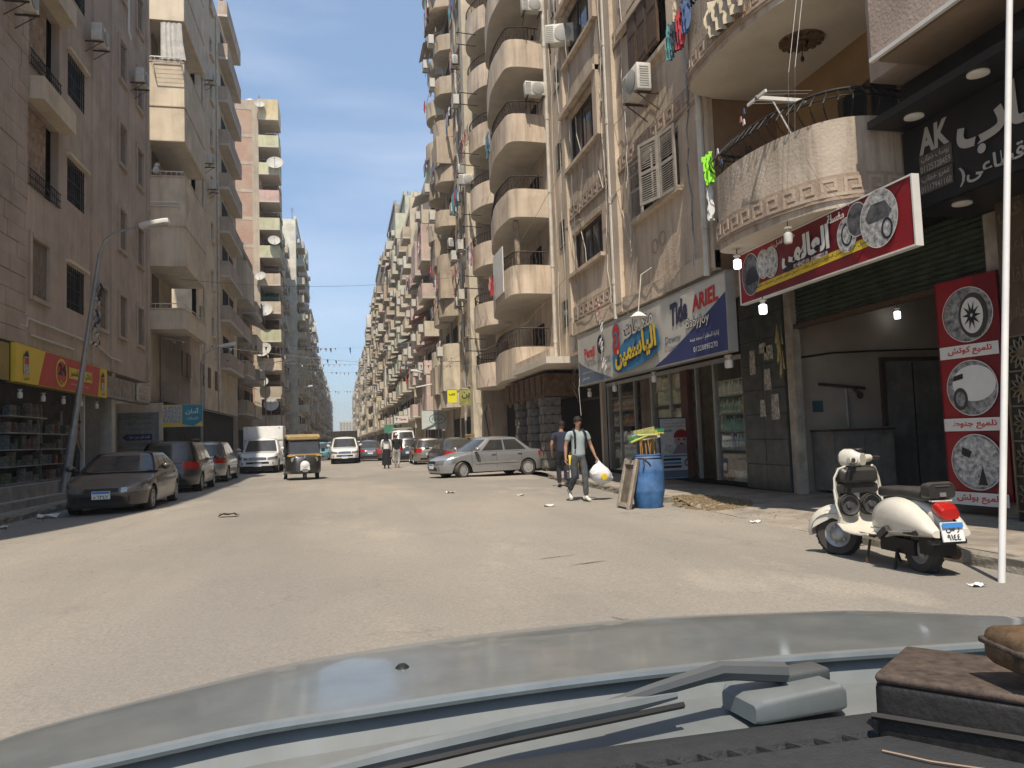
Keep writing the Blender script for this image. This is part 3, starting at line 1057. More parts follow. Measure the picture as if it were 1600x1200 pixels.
for k in range(4):
 bp_ = smooth_path(BAL if k else BAL0)
 zs = Z1 + 0.02 + FL * k
 o = curved_balcony(bR, bp_, zs, 0.2, 1.0 if k == 0 else 1.02, [(7.9, 12.39), (6.6, 12.39)] if k else [], P_PALE, P_CEIL)
 # band with key pattern near the foot of the parapet
 out_ = offset_path(bp_, 0.03)
 t = MB()
 ribbon(t, out_, zs + .10, zs + .44, 0)
 for zz in (zs + .10, zs + .44):
  n = len(bp_)
  t.add([(p[0], p[1], zz) for p in bp_] + [(p[0], p[1], zz) for p in out_], [(i, i + 1, n + i + 1, n + i) for i in range(n - 1)], 0)
 out2 = offset_path(bp_, 0.043)
 # walk along the curve placing key strokes
 L = [0]
 for i in range(1, len(out2)):
  L.append(L[-1] + math.dist(out2[i], out2[i - 1]))
 def at(s, P_):
  s = max(0, min(L[-1] - 1e-4, s))
  for i in range(1, len(L)):
   if L[i] >= s:
    f = (s - L[i - 1]) / (L[i] - L[i - 1])
    return (P_[i - 1][0] + f * (P_[i][0] - P_[i - 1][0]), P_[i - 1][1] + f * (P_[i][1] - P_[i - 1][1]))
 s = .5
 st = .30
 while s + st < L[-1] - .3:
  for a0, a1, c0, c1 in ((0, .14, .1, .9), (.14, .72, .76, .9), (.58, .72, .36, .76), (.30, .58, .36, .5), (.14, 1.0, .1, .24)):
   q0, q1 = at(s + a0 * st, out2), at(s + a1 * st, out2)
   r0, r1 = at(s + a0 * st, out_), at(s + a1 * st, out_)
   za, zb = zs + .12 + c0 * .3, zs + .12 + c1 * .3
   t.add([(*q0, za), (*q1, za), (*q1, zb), (*q0, zb), (*r0, za), (*r1, za), (*r1, zb), (*r0, zb)], [(0, 1, 2, 3), (0, 1, 5, 4), (2, 3, 7, 6), (0, 3, 7, 4), (1, 2, 6, 5)], 1)
  s += st
 t.build('key_band', [P_BAND, P_KEY], o, fix=False)
 # bellied iron railing
 r = MB()
 zt = zs + 1.2 + (0 if k == 0 else .02)
 s = .45
 while s < L[-1] - .3:
  p, q = at(s, bp_), at(min(s + .02, L[-1]), bp_)
  tx, ty = q[0] - p[0], q[1] - p[1]
  l_ = math.hypot(tx, ty) or 1
  nx, ny = ty / l_, -tx / l_
  base = (p[0] - nx * .08, p[1] - ny * .08)
  pts = [(base[0] + nx * .16 * math.sin(math.pi * j / 6) * (1.2 if j < 4 else 1), base[1] + ny * .16 * math.sin(math.pi * j / 6), zt + .42 * j / 6) for j in range(7)]
  r.tube(pts, .011, 4)
  s += .17
 rail = offset_path(bp_, -.08)
 for zz, rad in ((zt + .42, .025), (zt + .33, .012), (zt + .02, .014)):
  r.tube([(p[0], p[1], zz) for p in rail[2:-1]], rad, 5)
 r.build('railing', M_IRON, o)
 # doors in the back wall of the bay
 d = MB().box(7.84, 7.9, 9.1, 10.5, zs + .2, zs + 2.3, 0)
 for y in (9.1, 9.75, 10.4):
  d.box(7.81, 7.85, y, y + .1, zs + .2, zs + 2.3, 1)
 d.build('balcony_door', [M_DARK, M_WOOD], bR)
# wall of the building between balcony bay and the neighbour
MB().box(6.9, 7.9, 8.0, 8.60, 5.9, 24).build('party_wall', P_MAUVE, bR)
# ceiling medallion with a hook, under the second balcony
md = thing('ceiling_medallion', 'brown plaster rosette with a hanging hook on the pale balcony ceiling', 'ceiling rose', (7.05, 10.25, Z1 + .02 + FL))
b = MB()
for i in range(16):
 a = 2 * math.pi * i / 16
 M = Matrix.Translation((.2 * math.cos(a), .2 * math.sin(a), -.022)) @ Matrix.Rotation(a, 4, 'Z')
 b.obox(M, .13, .032, .02)
b.lathe((0, 0, 0), [(.34, -.001), (.33, -.02), (.30, -.012), (.10, -.012), (.08, -.045), (.0, -.05)], 20)
b.build('rosette', mat('rose_brown', (.16, .09, .045), .8, var=.3, scale=20), md)
b = MB().cyl((0, 0, -.05), (0, 0, -.26), .008, n=5)
b.sphere((0, 0, -.30), .03, .03, .05, 8)
b.build('hook', M_IRON, md)
# lit wall lamp on the brown side wall
wl_ = thing('wall_lamp', 'small lit wall lamp on the brown side wall of the balcony', 'lamp', (7.25, 12.36, 6.35))
MB().lathe((0, -.06, -.12), [(.05, 0), (.08, .12), (.04, .24), (.0, .26)], 12).build('shade', M_RUST, wl_)
MB().sphere((0, -.1, -.16), .04, .04, .06, 8).build('bulb', mat('warm_bulb', (1.0, .72, .42), .5, var=0, emit=2.0), wl_)

# ---------------------------------------------------------------- ground floor: detergent shop + car wash
# the shell of both shops (floor, side walls, back wall) belongs to the block
s = MB()
s.quad((8.4, 8.1, .14), (15, 8.1, .14), (15, 24, .14), (8.4, 24, .14), 0)
s.quad((14, 8.1, .14), (14, 13.2, .14), (14, 13.2, 4.25), (14, 8.1, 4.25), 1)
s.quad((10.6, 14.9, .14), (10.6, 23.9, .14), (10.6, 23.9, 4.25), (10.6, 14.9, 4.25), 2)
s.box(8.5, 15, 13.2, 14.9, .14, 4.25, 1)
s.box(8.5, 15, 23.8, 23.98, .14, 4.25, 2)
s.quad((8.4, 21.42, 4.23), (15, 21.42, 4.23), (15, 23.98, 4.23), (8.4, 23.98, 4.23), 2)
s.box(8.45, 15, 8.0, 8.15, .14, 4.25, 1)
s.quad((8.4, 8.0, 4.24), (15, 8.0, 4.24), (15, 21.4, 4.24), (8.4, 21.4, 4.24), 2)
s.build('shop_shell', [mat('shop_floor', (.30, .275, .24), .7, var=.2), mat('sooty_wall', (.38, .32, .26), .9, var=.12, scale=.7), mat('shop_back', (.40, .37, .31), .9, var=.2)], bR, fix=False)
# tiled pillar between the shops: separate dark tiles with open joints
MB().box(8.34, 8.5, 13.25, 14.9, .14, 4.2).build('pillar', mat('tile_mortar', (.045, .045, .042), .9), bR)
for i in range(2):
 for j in range(8):
  a0, c0 = 13.28 + i * .81, .16 + j * .505
  t = MB().box(8.315 - random.uniform(0, .006), 8.342, a0, a0 + .795, c0, c0 + .492)
  t.build('tile', M_GTILE, bR)
for i, (y, z, h, w_) in enumerate([(13.75, 2.15, .42, .26), (13.62, 2.75, .28, .34), (14.0, 1.62, .34, .22), (13.5, 1.55, .5, .3), (14.3, 2.5, .5, .24), (13.85, 2.9, .2, .3)]):
 pg = MB().quad((8.306, y, z), (8.306, y + w_, z), (8.306, y + w_ - .03, z + h), (8.306, y + .02, z + h))
 pg.build('torn_poster', mat('old_paper', (.46, .43, .37), .9, var=.35, scale=14), bR)
# pale door frame of the car wash and the coiled shutter
MB().box(8.30, 8.46, 12.92, 13.16, .14, 4.1).build('door_post', mat('dusty_cream', (.40, .35, .28), .8, var=.2, streak=.5), bR)
MB().box(8.30, 8.46, 8.2, 8.4, .14, 4.1).build('door_post', MATS['dusty_cream'], bR)
M_SHG = mat('green_roller', (.055, .075, .05), .6, .3, var=.25, scale=3, streak=.5)
for k in range(11):
 z = 3.32 + k * .085
 b = MB().prism([(8.42, z), (8.385, z + .02), (8.385, z + .062), (8.42, z + .082)], 'y', 8.42, 12.9)
 b.build('shutter_slat', M_SHG, bR)
MB().box(8.33, 8.5, 8.4, 12.92, 3.24, 3.32).build('shutter_rail', M_RUST, bR)
# glazing of the detergent shop: frames, panes, red-brown post, white post
for y in (14.95, 16.3, 17.2, 18.75, 20.0, 21.25, 22.5, 23.6):
 MB().box(8.36, 8.44, y - .035, y + .035, .24, 2.9).build('shop_mullion', M_ALU, bR)
MB().box(8.36, 8.45, 14.9, 23.7, 2.9, 3.0).build('shop_transom', M_ALU, bR)
MB().box(8.36, 8.45, 14.9, 23.7, .14, .24).build('shop_plinth', M_DARK, bR)
MB().box(8.30, 8.45, 17.55, 17.95, .25, 2.89).build('door_jamb', mat('dark_red_paint', (.10, .035, .03), .6, var=.2), bR)
for y0, y1 in ((14.985, 16.265), (17.98, 18.715), (18.785, 19.965), (21.285, 22.465), (22.535, 23.565)):
 MB().box(8.395, 8.403, y0, y1, .24, 2.9).build('shop_pane', GL, bR)
MB().box(8.40, 8.44, 14.95, 23.7, 3.0, 4.2).build('fascia', M_DARK, bR)
MB().box(8.22, 8.36, 23.72, 23.92, .13, 4.2).build('shop_post', P_PALE, bR)

# goods behind the glass: cartons, tubs and bottle packs stacked on shelves, each a thing of its own
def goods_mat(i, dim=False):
 c = [(.66, .60, .48), (.72, .68, .56), (.56, .46, .34), (.36, .46, .52), (.78, .76, .68), (.60, .26, .16), (.34, .54, .38), (.72, .66, .34)][i % 8]  # palette lightened in place of missing light inside the shop
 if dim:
  return mat('shaded_goods_%s' % 'abcdefgh'[i % 8], tuple(v * (.12 + .08 * (i % 3)) for v in c), .7, var=.35, scale=14, objco=True)  # same colours darkened to stand for the shade of the left shop
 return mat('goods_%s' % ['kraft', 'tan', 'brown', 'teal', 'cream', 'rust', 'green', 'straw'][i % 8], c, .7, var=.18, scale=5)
def shelf(y0, y1, x0, x1, zs, label):
 t = thing('display_shelf', label, 'shelf', (0, 0, 0))
 for z in zs:
  MB().box(x0, x1, y0, y1, z - .03, z).build('board', M_ALU, t)
 for y in (y0 + .02, y1 - .02):
  MB().box(x0, x0 + .03, y - .015, y + .015, .15, zs[-1] + .4).build('upright', M_ALU, t)
 return t
shelf(18.05, 19.95, 8.44, 8.8, (.62, 1.12, 1.62, 2.1, 2.5), 'shelf of cartons behind the glass right of the poster board')
shelf(21.4, 23.5, 8.44, 8.8, (.62, 1.12, 1.62, 2.1, 2.5), 'shelf of bottles and tubs behind the glass at the far end of the shop')
shelf(15.0, 16.25, 8.44, 8.8, (.95, 1.35, 1.75, 2.15, 2.5), 'shelf of bottle packs behind the glass next to the tiled pillar')
CART = {}
GN = ['kraft', 'tan', 'brown', 'teal', 'cream', 'rust', 'green', 'straw']
def carton(x, y, z, w_, h, mi, where='a middle'):
 k = (w_, h, mi)
 if k not in CART:
  b = MB().box(-.16, .16, -w_ / 2, w_ / 2, 0, h, 0)
  b.box(-.163, -.16, -w_ * .3, w_ * .3, h * .25, h * .75, 1)
  b.box(-.164, -.16, -w_ / 2, w_ / 2, h * .90, h * .96, 1)
  CART[k] = b.mesh('carton', [goods_mat(mi), goods_mat(mi + 3)])
 return props(link_mesh('carton', CART[k], None, (x, y, z)), '%s carton on %s board behind the glass right of the poster' % (GN[mi], where), 'carton', '%s cartons on %s board of the shop' % (GN[mi], where))
rg = random.Random(5)
for y0, y1, zs in ((18.1, 19.9, (.16, .62, 1.12, 1.62, 2.1, 2.5)),):
 for z in zs:
  y = y0
  while y < y1 - .3:
   w_ = rg.choice((.38, .46))
   carton(8.60, y + w_ / 2, z + .001, w_ - .02, rg.choice((.30, .36)), rg.choice((0, 1, 4, 1, 0, 2)), {.16: 'the lowest', .62: 'the second', 1.12: 'the third', 1.62: 'the fourth', 2.1: 'the fifth', 2.5: 'the topmost'}[z])
   y += w_
BOT = {}
def bottle(x, y, z, h, mi, where=''):
 if (h, mi) not in BOT:
  b = MB().lathe((0, 0, 0), [(.05, 0), (.055, .02), (.055, h * .6), (.02, h * .8), (.02, h * .88)], 8, 0)
  b.lathe((0, 0, h * .88), [(.026, 0), (.026, h * .12), (0, h * .121)], 8, 1)
  b.lathe((0, 0, h * .2), [(.0565, 0), (.0565, h * .3)], 8, 1)
  BOT[(h, mi)] = b.mesh('bottle', [goods_mat(mi + 4), goods_mat(mi + 1)])
 return props(link_mesh('bottle', BOT[(h, mi)], None, (x, y, z)), '%s detergent bottle on %s' % (GN[(mi + 4) % 8], where), 'bottle', '%s bottles on %s' % (GN[(mi + 4) % 8], where))
for y0, y1, zs in ((21.45, 23.4, (.62, 1.12, 1.62, 2.1)), (15.05, 16.2, (.95, 1.35, 1.75, 2.15))):
 for z in zs:
  y = y0 + .06
  m_ = rg.randrange(8)
  while y < y1:
   if rg.random() < .1:
    m_ = rg.randrange(8)
   bottle(8.50, y, z, rg.choice((.28, .34)), m_, 'the %s board of the shelf %s' % ({.62: 'lowest', 1.12: 'second', 1.62: 'third', 2.1: 'top', .95: 'lowest', 1.35: 'second', 1.75: 'third', 2.15: 'top'}[z], 'at the far end' if y0 > 20 else 'next to the tiled pillar'))
   y += .135
for i in range(3):
 carton(8.7, 15.25 + i * .4, .16, .38, .30, i, 'no')
 carton(8.7, 21.7 + i * .5, .16, .44, .36, i + 2, 'no far')
# ---------------------------------------------------------------- car wash interior
YW = 13.2
o = thing('metal_door', 'dull grey metal door in the side wall of the car wash', 'door', (0, 0, 0))
MB().box(10.42, 11.72, YW - .05, YW - .004, .16, 2.62).build('door_leaf', mat('dull_door', (.22, .205, .185), .7, var=.2, streak=.5), o)
for x0, x1, z0, z1 in ((10.34, 10.42, .15, 2.7), (11.72, 11.80, .15, 2.7), (10.42, 11.72, 2.62, 2.7)):
 MB().box(x0, x1, YW - .08, YW - .004, z0, z1).build('door_frame', M_RUST, o)
MB().box(11.05, 11.07, YW - .06, YW - .05, .2, 2.6).build('door_seam', M_DARK, o)
p = MB().cyl((8.95, YW - .06, 2.2), (9.95, YW - .06, 2.1), .028, n=6)
p.cyl((9.7, YW - .06, 2.12), (9.7, YW - .2, 2.0), .035, n=6)
p.lathe((9.72, YW - .22, 1.96), [(.07, -.012), (.075, 0), (.07, .012)], 12, 0, 'y')
p.build('water_pipe', M_RUST, None, label='rusty water pipe with a round tap on the car wash wall', cat='pipe')
MB().tube([(8.62, YW - .03, 2.72), (9.3, YW - .03, 2.80), (10.2, YW - .03, 2.83), (11.9, YW - .03, 2.86)], .018, 5).build('wall_cable', M_DARK, None, label='dark cable running along the car wash wall above the pipe', cat='cable')
MB().box(8.82, 9.04, YW - .02, YW - .003, 1.66, 1.88).build('wall_sign', mat('teal_plate', (.05, .11, .12), .5, var=.1), None, label='small dark teal plate on the car wash wall below the pipe', cat='sign')
p = MB().cyl((9.55, YW - .05, 1.36), (9.55, YW - .05, 1.95), .03, n=6)
p.cyl((9.55, YW - .05, 1.95), (9.52, YW - .05, 2.1), .012, n=5)
p.build('spray_lance', M_GALV, None, label='spray lance standing upright on the car wash cabinet', cat='tool')
t = thing('work_bench', 'low dusty cabinet against the side wall just inside the car wash', 'cabinet', (9.38, 12.82, .14))
MB().box(-.64, .64, -.33, .33, .06, 1.14).build('cabinet_body', mat('cabinet_grey', (.20, .185, .16), .7, var=.2, streak=.4), t)
MB().box(-.66, .66, -.35, .35, 1.14, 1.18).build('worktop', M_RUST, t)
for x0, x1 in ((-.6, -.02), (.02, .6)):
 MB().box(x0, x1, -.35, -.331, .14, 1.06).build('cabinet_door', mat('cabinet_front', (.24, .22, .19), .7, var=.2, streak=.5), t)
MB().box(10.05, 10.15, 12.7, 12.8, .14, 1.34).build('timber_post', mat('pale_timber', (.33, .28, .21), .8, var=.2), None, label='pale timber post beside the car wash cabinet', cat='post')
M_BULB = mat('lit_bulb', (.85, .93, 1.0), .4, var=0, emit=2.6)
M_BULBOFF = mat('frosted_bulb', (.62, .60, .55), .4, var=0)
def bulb(x, y, z, lit, label, cord=0.0):
 t = thing('light_bulb', label, 'light bulb', (x, y, z), group='bulbs hung in front of the shops')
 MB().lathe((0, 0, 0), [(.0, -.20), (.05, -.195), (.06, -.17), (.06, -.06), (.035, -.045)], 14).build('glass', M_BULB if lit else M_BULBOFF, t)
 MB().lathe((0, 0, 0), [(.036, -.05), (.036, 0), (.06, .005), (.06, .03), (0, .032)], 12).build('holder', mat('ceramic', (.5, .45, .36), .5, var=.1), t)
 if cord:
  MB().cyl((0, 0, .03), (0, 0, cord), .008, n=5).build('cord', M_BLACK, t)
bulb(6.35, 10.62, 3.34, True, 'lit bulb under the red car wash sign at the shutter', .1)
bulb(6.2, 11.05, 4.14, True, 'lit bulb by the left end of the red car wash sign', .12)
bulb(6.1, 9.45, 4.14, False, 'unlit bulb under the balcony above the red car wash sign', .12)
bulb(10.6, 12.9, 3.62, True, 'lit bulb hanging inside the dark car wash', .6)
bulb(6.62, 12.25, 2.66, False, 'unlit bulb below the right end of the detergent sign', .1)
bulb(6.75, 12.55, 2.68, False, 'small unlit bulb beside the right end of the detergent sign', .08)
bulb(6.62, 15.6, 2.66, False, 'unlit bulb below the middle of the detergent sign', .08)
bulb(6.62, 18.1, 2.62, False, 'unlit bulb below the detergent sign above the display shelf', .08)
bulb(6.62, 20.1, 2.6, False, 'unlit bulb below the left end of the detergent sign', .12)
bulb(6.85, 21.5, 4.18, False, 'unlit bulb at the foot of the drain pipe beyond the detergent sign', .06)

# ---------------------------------------------------------------- block with the dark AK shop, nearest on the right
bA = thing('shop_building', 'beige plaster building with a deep canopy over the dark AK shop front', 'building', (0, 0, 0))
M_SOF = mat('brown_soffit', (.26, .195, .14), .6, var=.12, scale=1.2)
M_AKP = mat('dark_shop_panel', (.018, .017, .017), .45, var=.15, scale=2)
w = MB()
w.box(6.5, 6.7, -8, 8.05, 5.93, 24)
w.box(6.7, 14, 7.9, 8.05, 5.93, 24)
w.box(6.7, 14, -8, -7.8, 0, 24)
w.box(8.5, 14, -7.8, 8.0, 5.6, 24)
w.build('wall', P_MAUVE, bA)
MB().box(6.48, 6.53, -8, 8.07, 5.88, 5.93).build('edge_trim', M_WHITE, bA)
MB().box(6.6, 8.6, -7.8, 8.04, 5.89, 5.925).build('soffit', M_SOF, bA)
MB().box(6.78, 7.36, -7.6, 8.56, 5.24, 5.34).build('canopy', M_AKP, bA)
MB().box(7.36, 8.45, -7.6, 8.60, 4.12, 5.88).build('sign_box', M_AKP, bA)
MB().box(8.42, 8.6, -7.8, 7.95, .14, 4.3).build('shop_front', M_AKP, bA)
for i in range(6):
 y0 = 7.2 - i * 1.6
 f = MB().box(8.395, 8.42, y0 - 1.45, y0, .5, 3.6)
 f.build('dark_pane', M_PANE, bA)
# canopy ledge under the sign panel
def downlight(x, y, z, label):
 t = thing('downlight', label, 'light', (x, y, z), group='round white downlights over the AK shop')
 MB().lathe((0, 0, 0), [(.115, 0), (.115, -.02), (.10, -.026)], 24).build('rim', M_WHITE, t)
 MB().lathe((0, 0, 0), [(.10, -.018), (.0, -.019)], 24).build('diffuser', mat('opal_diffuser', (.78, .74, .66), .5, var=0), t)
downlight(7.08, 8.08, 5.24, 'round white downlight nearest the curved balcony, above the AK letters')
downlight(6.95, 6.94, 5.24, 'round white downlight on the soffit above the large Arabic lettering')
downlight(7.62, 8.0, 4.12, 'round downlight under the AK sign panel, above the brass lattice')
downlight(7.62, 6.5, 4.12, 'round downlight under the AK sign panel behind the white pole')
# brass coloured lattice column
lc = thing('lattice_column', 'dark column with brass calligraphy above a pierced rosette lattice, right of the car wash banner', 'column', (0, 0, 0))
M_BRASS = mat('dull_brass', (.20, .155, .095), .5, .5, var=.15, scale=8)
MB().box(8.12, 8.40, 7.55, 8.02, .14, 4.28).build('shaft', M_AKP, lc)
MB().box(8.10, 8.12, 7.57, 8.0, 2.42, 4.2).build('calligraphy_panel', mat('brown_panel', (.085, .058, .035), .5, var=.15), lc)
lt = MB()
def ring_bar(mb, cy, cz, a, r0, r1, wd, x0=8.098, x1=8.118):
 c_, s_ = math.cos(a), math.sin(a)
 p = [(cy + r * c_ - q * s_, cz + r * s_ + q * c_) for r, q in ((r0, -wd), (r1, -wd), (r1, wd), (r0, wd))]
 mb.prism(p, 'x', x0, x1)
for j in range(5):
 cz = 2.2 - j * .43
 for i in range(12):
  a = math.pi * i / 6
  for da in (-.14, .14):
   c_, s_ = math.cos(a), math.sin(a)
   p0, p1, p2 = (7.785 + .05 * c_, cz + .05 * s_), (7.785 + .12 * math.cos(a + da * 1.9), cz + .12 * math.sin(a + da * 1.9)), (7.785 + .20 * c_, cz + .20 * s_)
   for q0, q1 in ((p0, p1), (p1, p2)):
    lt.tube([(8.108, *q0), (8.108, *q1)], .011, 4)
 lt.lathe((8.108, 7.785, cz), [(.0, -.01), (.045, -.008), (.045, .008)], 10, 0, 'x')
for y in (7.565, 8.005):
 lt.box(8.096, 8.12, y - .012, y + .012, .2, 2.42)
for j in range(6):
 lt.box(8.097, 8.119, 7.577, 7.993, 2.405 - j * .43, 2.425 - j * .43)
lt.build('rosette_lattice', M_BRASS, lc)
for i, s in enumerate(('قل', 'أعوذ', 'الفلق', 'الناس')):
 on_face(text_mesh(s, .36, .30, .02), (8.10, 7.785, 3.98 - i * .42), (0, -1, 0), (0, 0, 1), .004, 'calligraphy', M_BRASS, lc)

# ---------------------------------------------------------------- block with the curved balconies (restaurant below)
bC = thing('balcony_building', 'tan block with stacked curved balconies above the restaurant pillars', 'building', (0, 0, 0))
P_TAN = plaster('tan_plaster', (0.64, 0.525, 0.405), 0.75)
H4 = 27
w = MB()
w.box(8.4, 15, 21.5, 41.8, 4.3, H4, 0)
w.box(8.9, 15, 24.0, 41.8, 0, 4.3, 1)
w.build('wall', [P_TAN, M_DARK], bC)
# narrow lift of wall with two service windows facing the camera
for k in range(6):
 z = 5.2 + k * FL
 MB().box(8.36, 8.41, 25.2, 26.3, z, z + 1.2, 0).box(8.34, 8.37, 25.1, 26.4, z - .08, z).build('service_window', [M_PANE, P_CREAM], bC)
 MB().box(8.36, 8.41, 27.2, 28.4, z + .3, z + 1.3).build('service_window', [M_PANE], bC)
for x, y in ((8.2, 28.9), (8.3, 24.4), (8.3, 26.8)):
 b = MB().cyl((x, y, 4.4), (x, y, H4), .075, n=8)
 for z in range(5, 26, 3):
  b.cyl((x, y, z), (x, y, z + .2), .09, n=8)
 b.build('drain_pipe', M_PIPE, bC)
B4 = smooth_path([(8.4, 36.6), (7.9, 36.5), (7.25, 35.9), (6.95, 34.8), (6.75, 33.4), (6.55, 31.8), (6.62, 30.3), (6.9, 29.4), (8.4, 29.4)], 4)
M_RAILB = mat('bronze_rail', (.07, .05, .04), .6, .4, var=.15)
def small_rail(parent, path, zt, h, m, spacing=.16, curl=True):
 r = MB()
 L = [0]
 for i in range(1, len(path)):
  L.append(L[-1] + math.dist(path[i], path[i - 1]))
 s = .1
 k = 0
 while s < L[-1] - .1:
  for i in range(1, len(L)):
   if L[i] >= s:
    f = (s - L[i - 1]) / max(1e-6, L[i] - L[i - 1])
    p = (path[i - 1][0] + f * (path[i][0] - path[i - 1][0]), path[i - 1][1] + f * (path[i][1] - path[i - 1][1]))
    tx, ty = (path[i][0] - path[i - 1][0]) / max(1e-6, L[i] - L[i - 1]), (path[i][1] - path[i - 1][1]) / max(1e-6, L[i] - L[i - 1])
    break
  r.cyl((*p, zt), (*p, zt + h), .014, n=4, caps=False)
  if curl and k % 2 == 0:
   pts = [(p[0] + tx * .07 * math.sin(a), p[1] + ty * .07 * math.sin(a), zt + h * (.2 + .6 * j / 6)) for j, a in enumerate([0, 1.6, 2.6, 3.14, 3.7, 4.7, 6.28])]
   r.tube(pts, .010, 4)
  s += spacing
  k += 1
 r.tube([(p[0], p[1], zt + h) for p in path], .028, 5)
 r.tube([(p[0], p[1], zt + .03) for p in path], .014, 4)
 return r.build('railing', m, parent)
for k in range(8):
 zs = 3.95 + FL * k if k else 3.72
 o = curved_balcony(bC, B4, zs, .2, .95 if k else 1.0, [], P_TAN, P_CEIL, side=1)
 small_rail(o, offset_path(B4, -.07)[2:-1], zs + (1.15 if k else 1.2), .55 if k else .75, M_RAILB)
 MB().box(8.34, 8.42, 31.2, 33.0, zs + .2, zs + 2.4, 0).build('balcony_door', [M_DARK], bC)
# white enclosure panel on the second balcony
MB().box(6.50, 6.54, 30.4, 32.4, 7.3, 9.2).build('enclosure_panel', M_WHITE, bC)
# twisted timber prop between two balconies
MB().cyl((7.1, 30.1, 8.2), (7.0, 29.9, 10.1), .10, .13, n=8).build('corner_post', mat('post_plaster', (.42, .33, .25), .9, var=.2), bC)
# secondary smaller balcony stack beyond
B5 = smooth_path([(8.4, 41.4), (7.8, 41.3), (7.1, 40.6), (6.85, 39.4), (7.1, 38.2), (7.6, 37.5), (8.4, 37.3)], 4)
for k in range(8):
 zs = 3.95 + FL * k
 o = curved_balcony(bC, B5, zs, .2, 1.0, [], P_TAN, P_CEIL)
 small_rail(o, offset_path(B5, -.07)[2:-1], zs + 1.2, .5, M_RAILB, .2)
 MB().box(8.34, 8.42, 38.6, 40.2, zs + .2, zs + 2.4, 0).build('balcony_door', [M_DARK], bC)
for k in range(7):
 t = MB()
 for zz in (5.6, 6.2):
  t.cyl((6.9, 36.9, zz + FL * k), (5.9, 36.9, zz + FL * k + .05), .025, n=5)
 t.build('drying_bar', M_IRON, bC)
# restaurant arcade with scale-pattern pillars
M_SCALE = mat('grey_scale_stone', (.20, .18, .155), .85, var=.2, scale=6)
M_TIMBER = mat('old_canopy_board', (.17, .105, .06), .8, var=.3, scale=5)
def scale_pillar(x0, x1, y0, y1, h):
 MB().box(x0, x1, y0, y1, .13, h).build('pillar', mat('dark_pillar_core', (.09, .08, .07), .9), bC)
 b = MB()
 rows = 8
 for j in range(rows):
  z = .2 + j * (h - .2) / rows
  hh = (h - .2) / rows
  for face in (0, 1):
   a0, a1 = (x0, x1) if face == 0 else (y0, y1)
   k = max(2, round((a1 - a0) / .30))
   for i in range(k):
    ca = a0 + (i + .5) * (a1 - a0) / k
    rw = (a1 - a0) / k / 2 * .98
    pts = [(ca - rw, z + hh * .98), (ca - rw, z + hh * .35)] + [(ca - rw * math.cos(t), z + hh * .35 - hh * .3 * math.sin(t)) for t in (.5, 1.0, 1.57, 2.1, 2.6)] + [(ca + rw, z + hh * .35), (ca + rw, z + hh * .98)]
    d0 = .015 + .035 * ((i + j) % 2 == 0)
    if face == 0:
     b.prism(pts, 'y', y0 - d0, y0 - .001)
    else:
     b.prism(pts, 'x', x0 - d0, x0 - .001)
 b.build('scale_cladding', M_SCALE, bC)
scale_pillar(7.0, 7.62, 26.5, 27.1, 2.75)
scale_pillar(7.0, 7.5, 28.5, 29.0, 2.75)
scale_pillar(7.0, 7.5, 30.6, 31.1, 2.75)
MB().box(6.5, 8.4, 24.1, 29.38, 3.74, 3.96).build('slab', P_CEIL, bC)
MB().box(6.62, 6.76, 24.1, 29.3, 3.96, 4.22).build('slab_curb', P_TAN, bC)
cb = MB().box(6.98, 8.4, 26.45, 33.0, 2.78, 3.6)
pts = [(26.46, 2.78)] + [(26.46 + i * .27, 2.60 + .20 * abs(math.sin(i * .75))) for i in range(25)] + [(33.0, 2.78)]
cb.prism(pts, 'x', 6.97, 7.02)
cb.build('canopy', M_TIMBER, bC)
for i in range(7):
 MB().box(6.93, 6.97, 26.6 + i * .9, 26.72 + i * .9, 2.85, 3.55).build('canopy_board', M_WOOD, bC)
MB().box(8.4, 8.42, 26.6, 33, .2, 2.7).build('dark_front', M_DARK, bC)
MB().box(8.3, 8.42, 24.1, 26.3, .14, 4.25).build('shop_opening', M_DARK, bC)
MB().box(8.24, 8.3, 24.0, 26.5, 2.55, 2.62).build('transom', M_RUST, bC)
# leaning metal struts and shade frame beside the restaurant
b = MB()
b.cyl((6.7, 33.8, .15), (6.5, 34.6, 2.9), .03, n=6)
b.cyl((6.9, 35.6, .15), (6.7, 36.6, 2.6), .03, n=6)
b.cyl((6.5, 34.6, 2.9), (6.7, 36.6, 2.6), .03, n=6)
b.build('shade_frame', M_RUST, None, label='rusty leaning shade frame in front of the dark shop by the restaurant', cat='frame')
# crates heap on the pavement
M_CR = mat('crate_wood', (.30, .21, .10), .85, var=.25, scale=9)
cg = 'slatted crates stacked at the restaurant corner'
b = MB()
for z in (.02, .14, .26):
 for x in (-.2, .2):
  b.box(x - .012, x + .012, -.3, .3, z, z + .08)
 for y in (-.3, .3):
  b.box(-.188, .188, y - .012, y + .012, z, z + .08)
for x in (-.18, .18):
 for y in (-.28, .28):
  b.box(x - .02, x + .02, y - .016, y + .016, 0, .36)
b.box(-.187, .187, -.287, .287, 0, .018)
CRM = b.mesh('crate', [M_CR])
for i, (dx, dy, k) in enumerate([(0, 0, 0), (0, 0, 1), (0, 0, 2), (0, 0, 3), (.5, .05, 0), (.5, .05, 1), (.5, .05, 2)]):
 o = link_mesh('crate', CRM, None, (5.9 + dx, 36.5 + dy, .13 + k * .37), random.uniform(-.1, .1))
 props(o, ['bottom crate of the taller stack by the restaurant', 'second crate up in the taller stack by the restaurant', 'third crate up in the taller stack by the restaurant', 'topmost crate of the taller stack by the restaurant', 'bottom crate of the shorter stack by the restaurant', 'middle crate of the shorter stack by the restaurant', 'topmost crate of the shorter stack by the restaurant'][i], 'crate', cg)
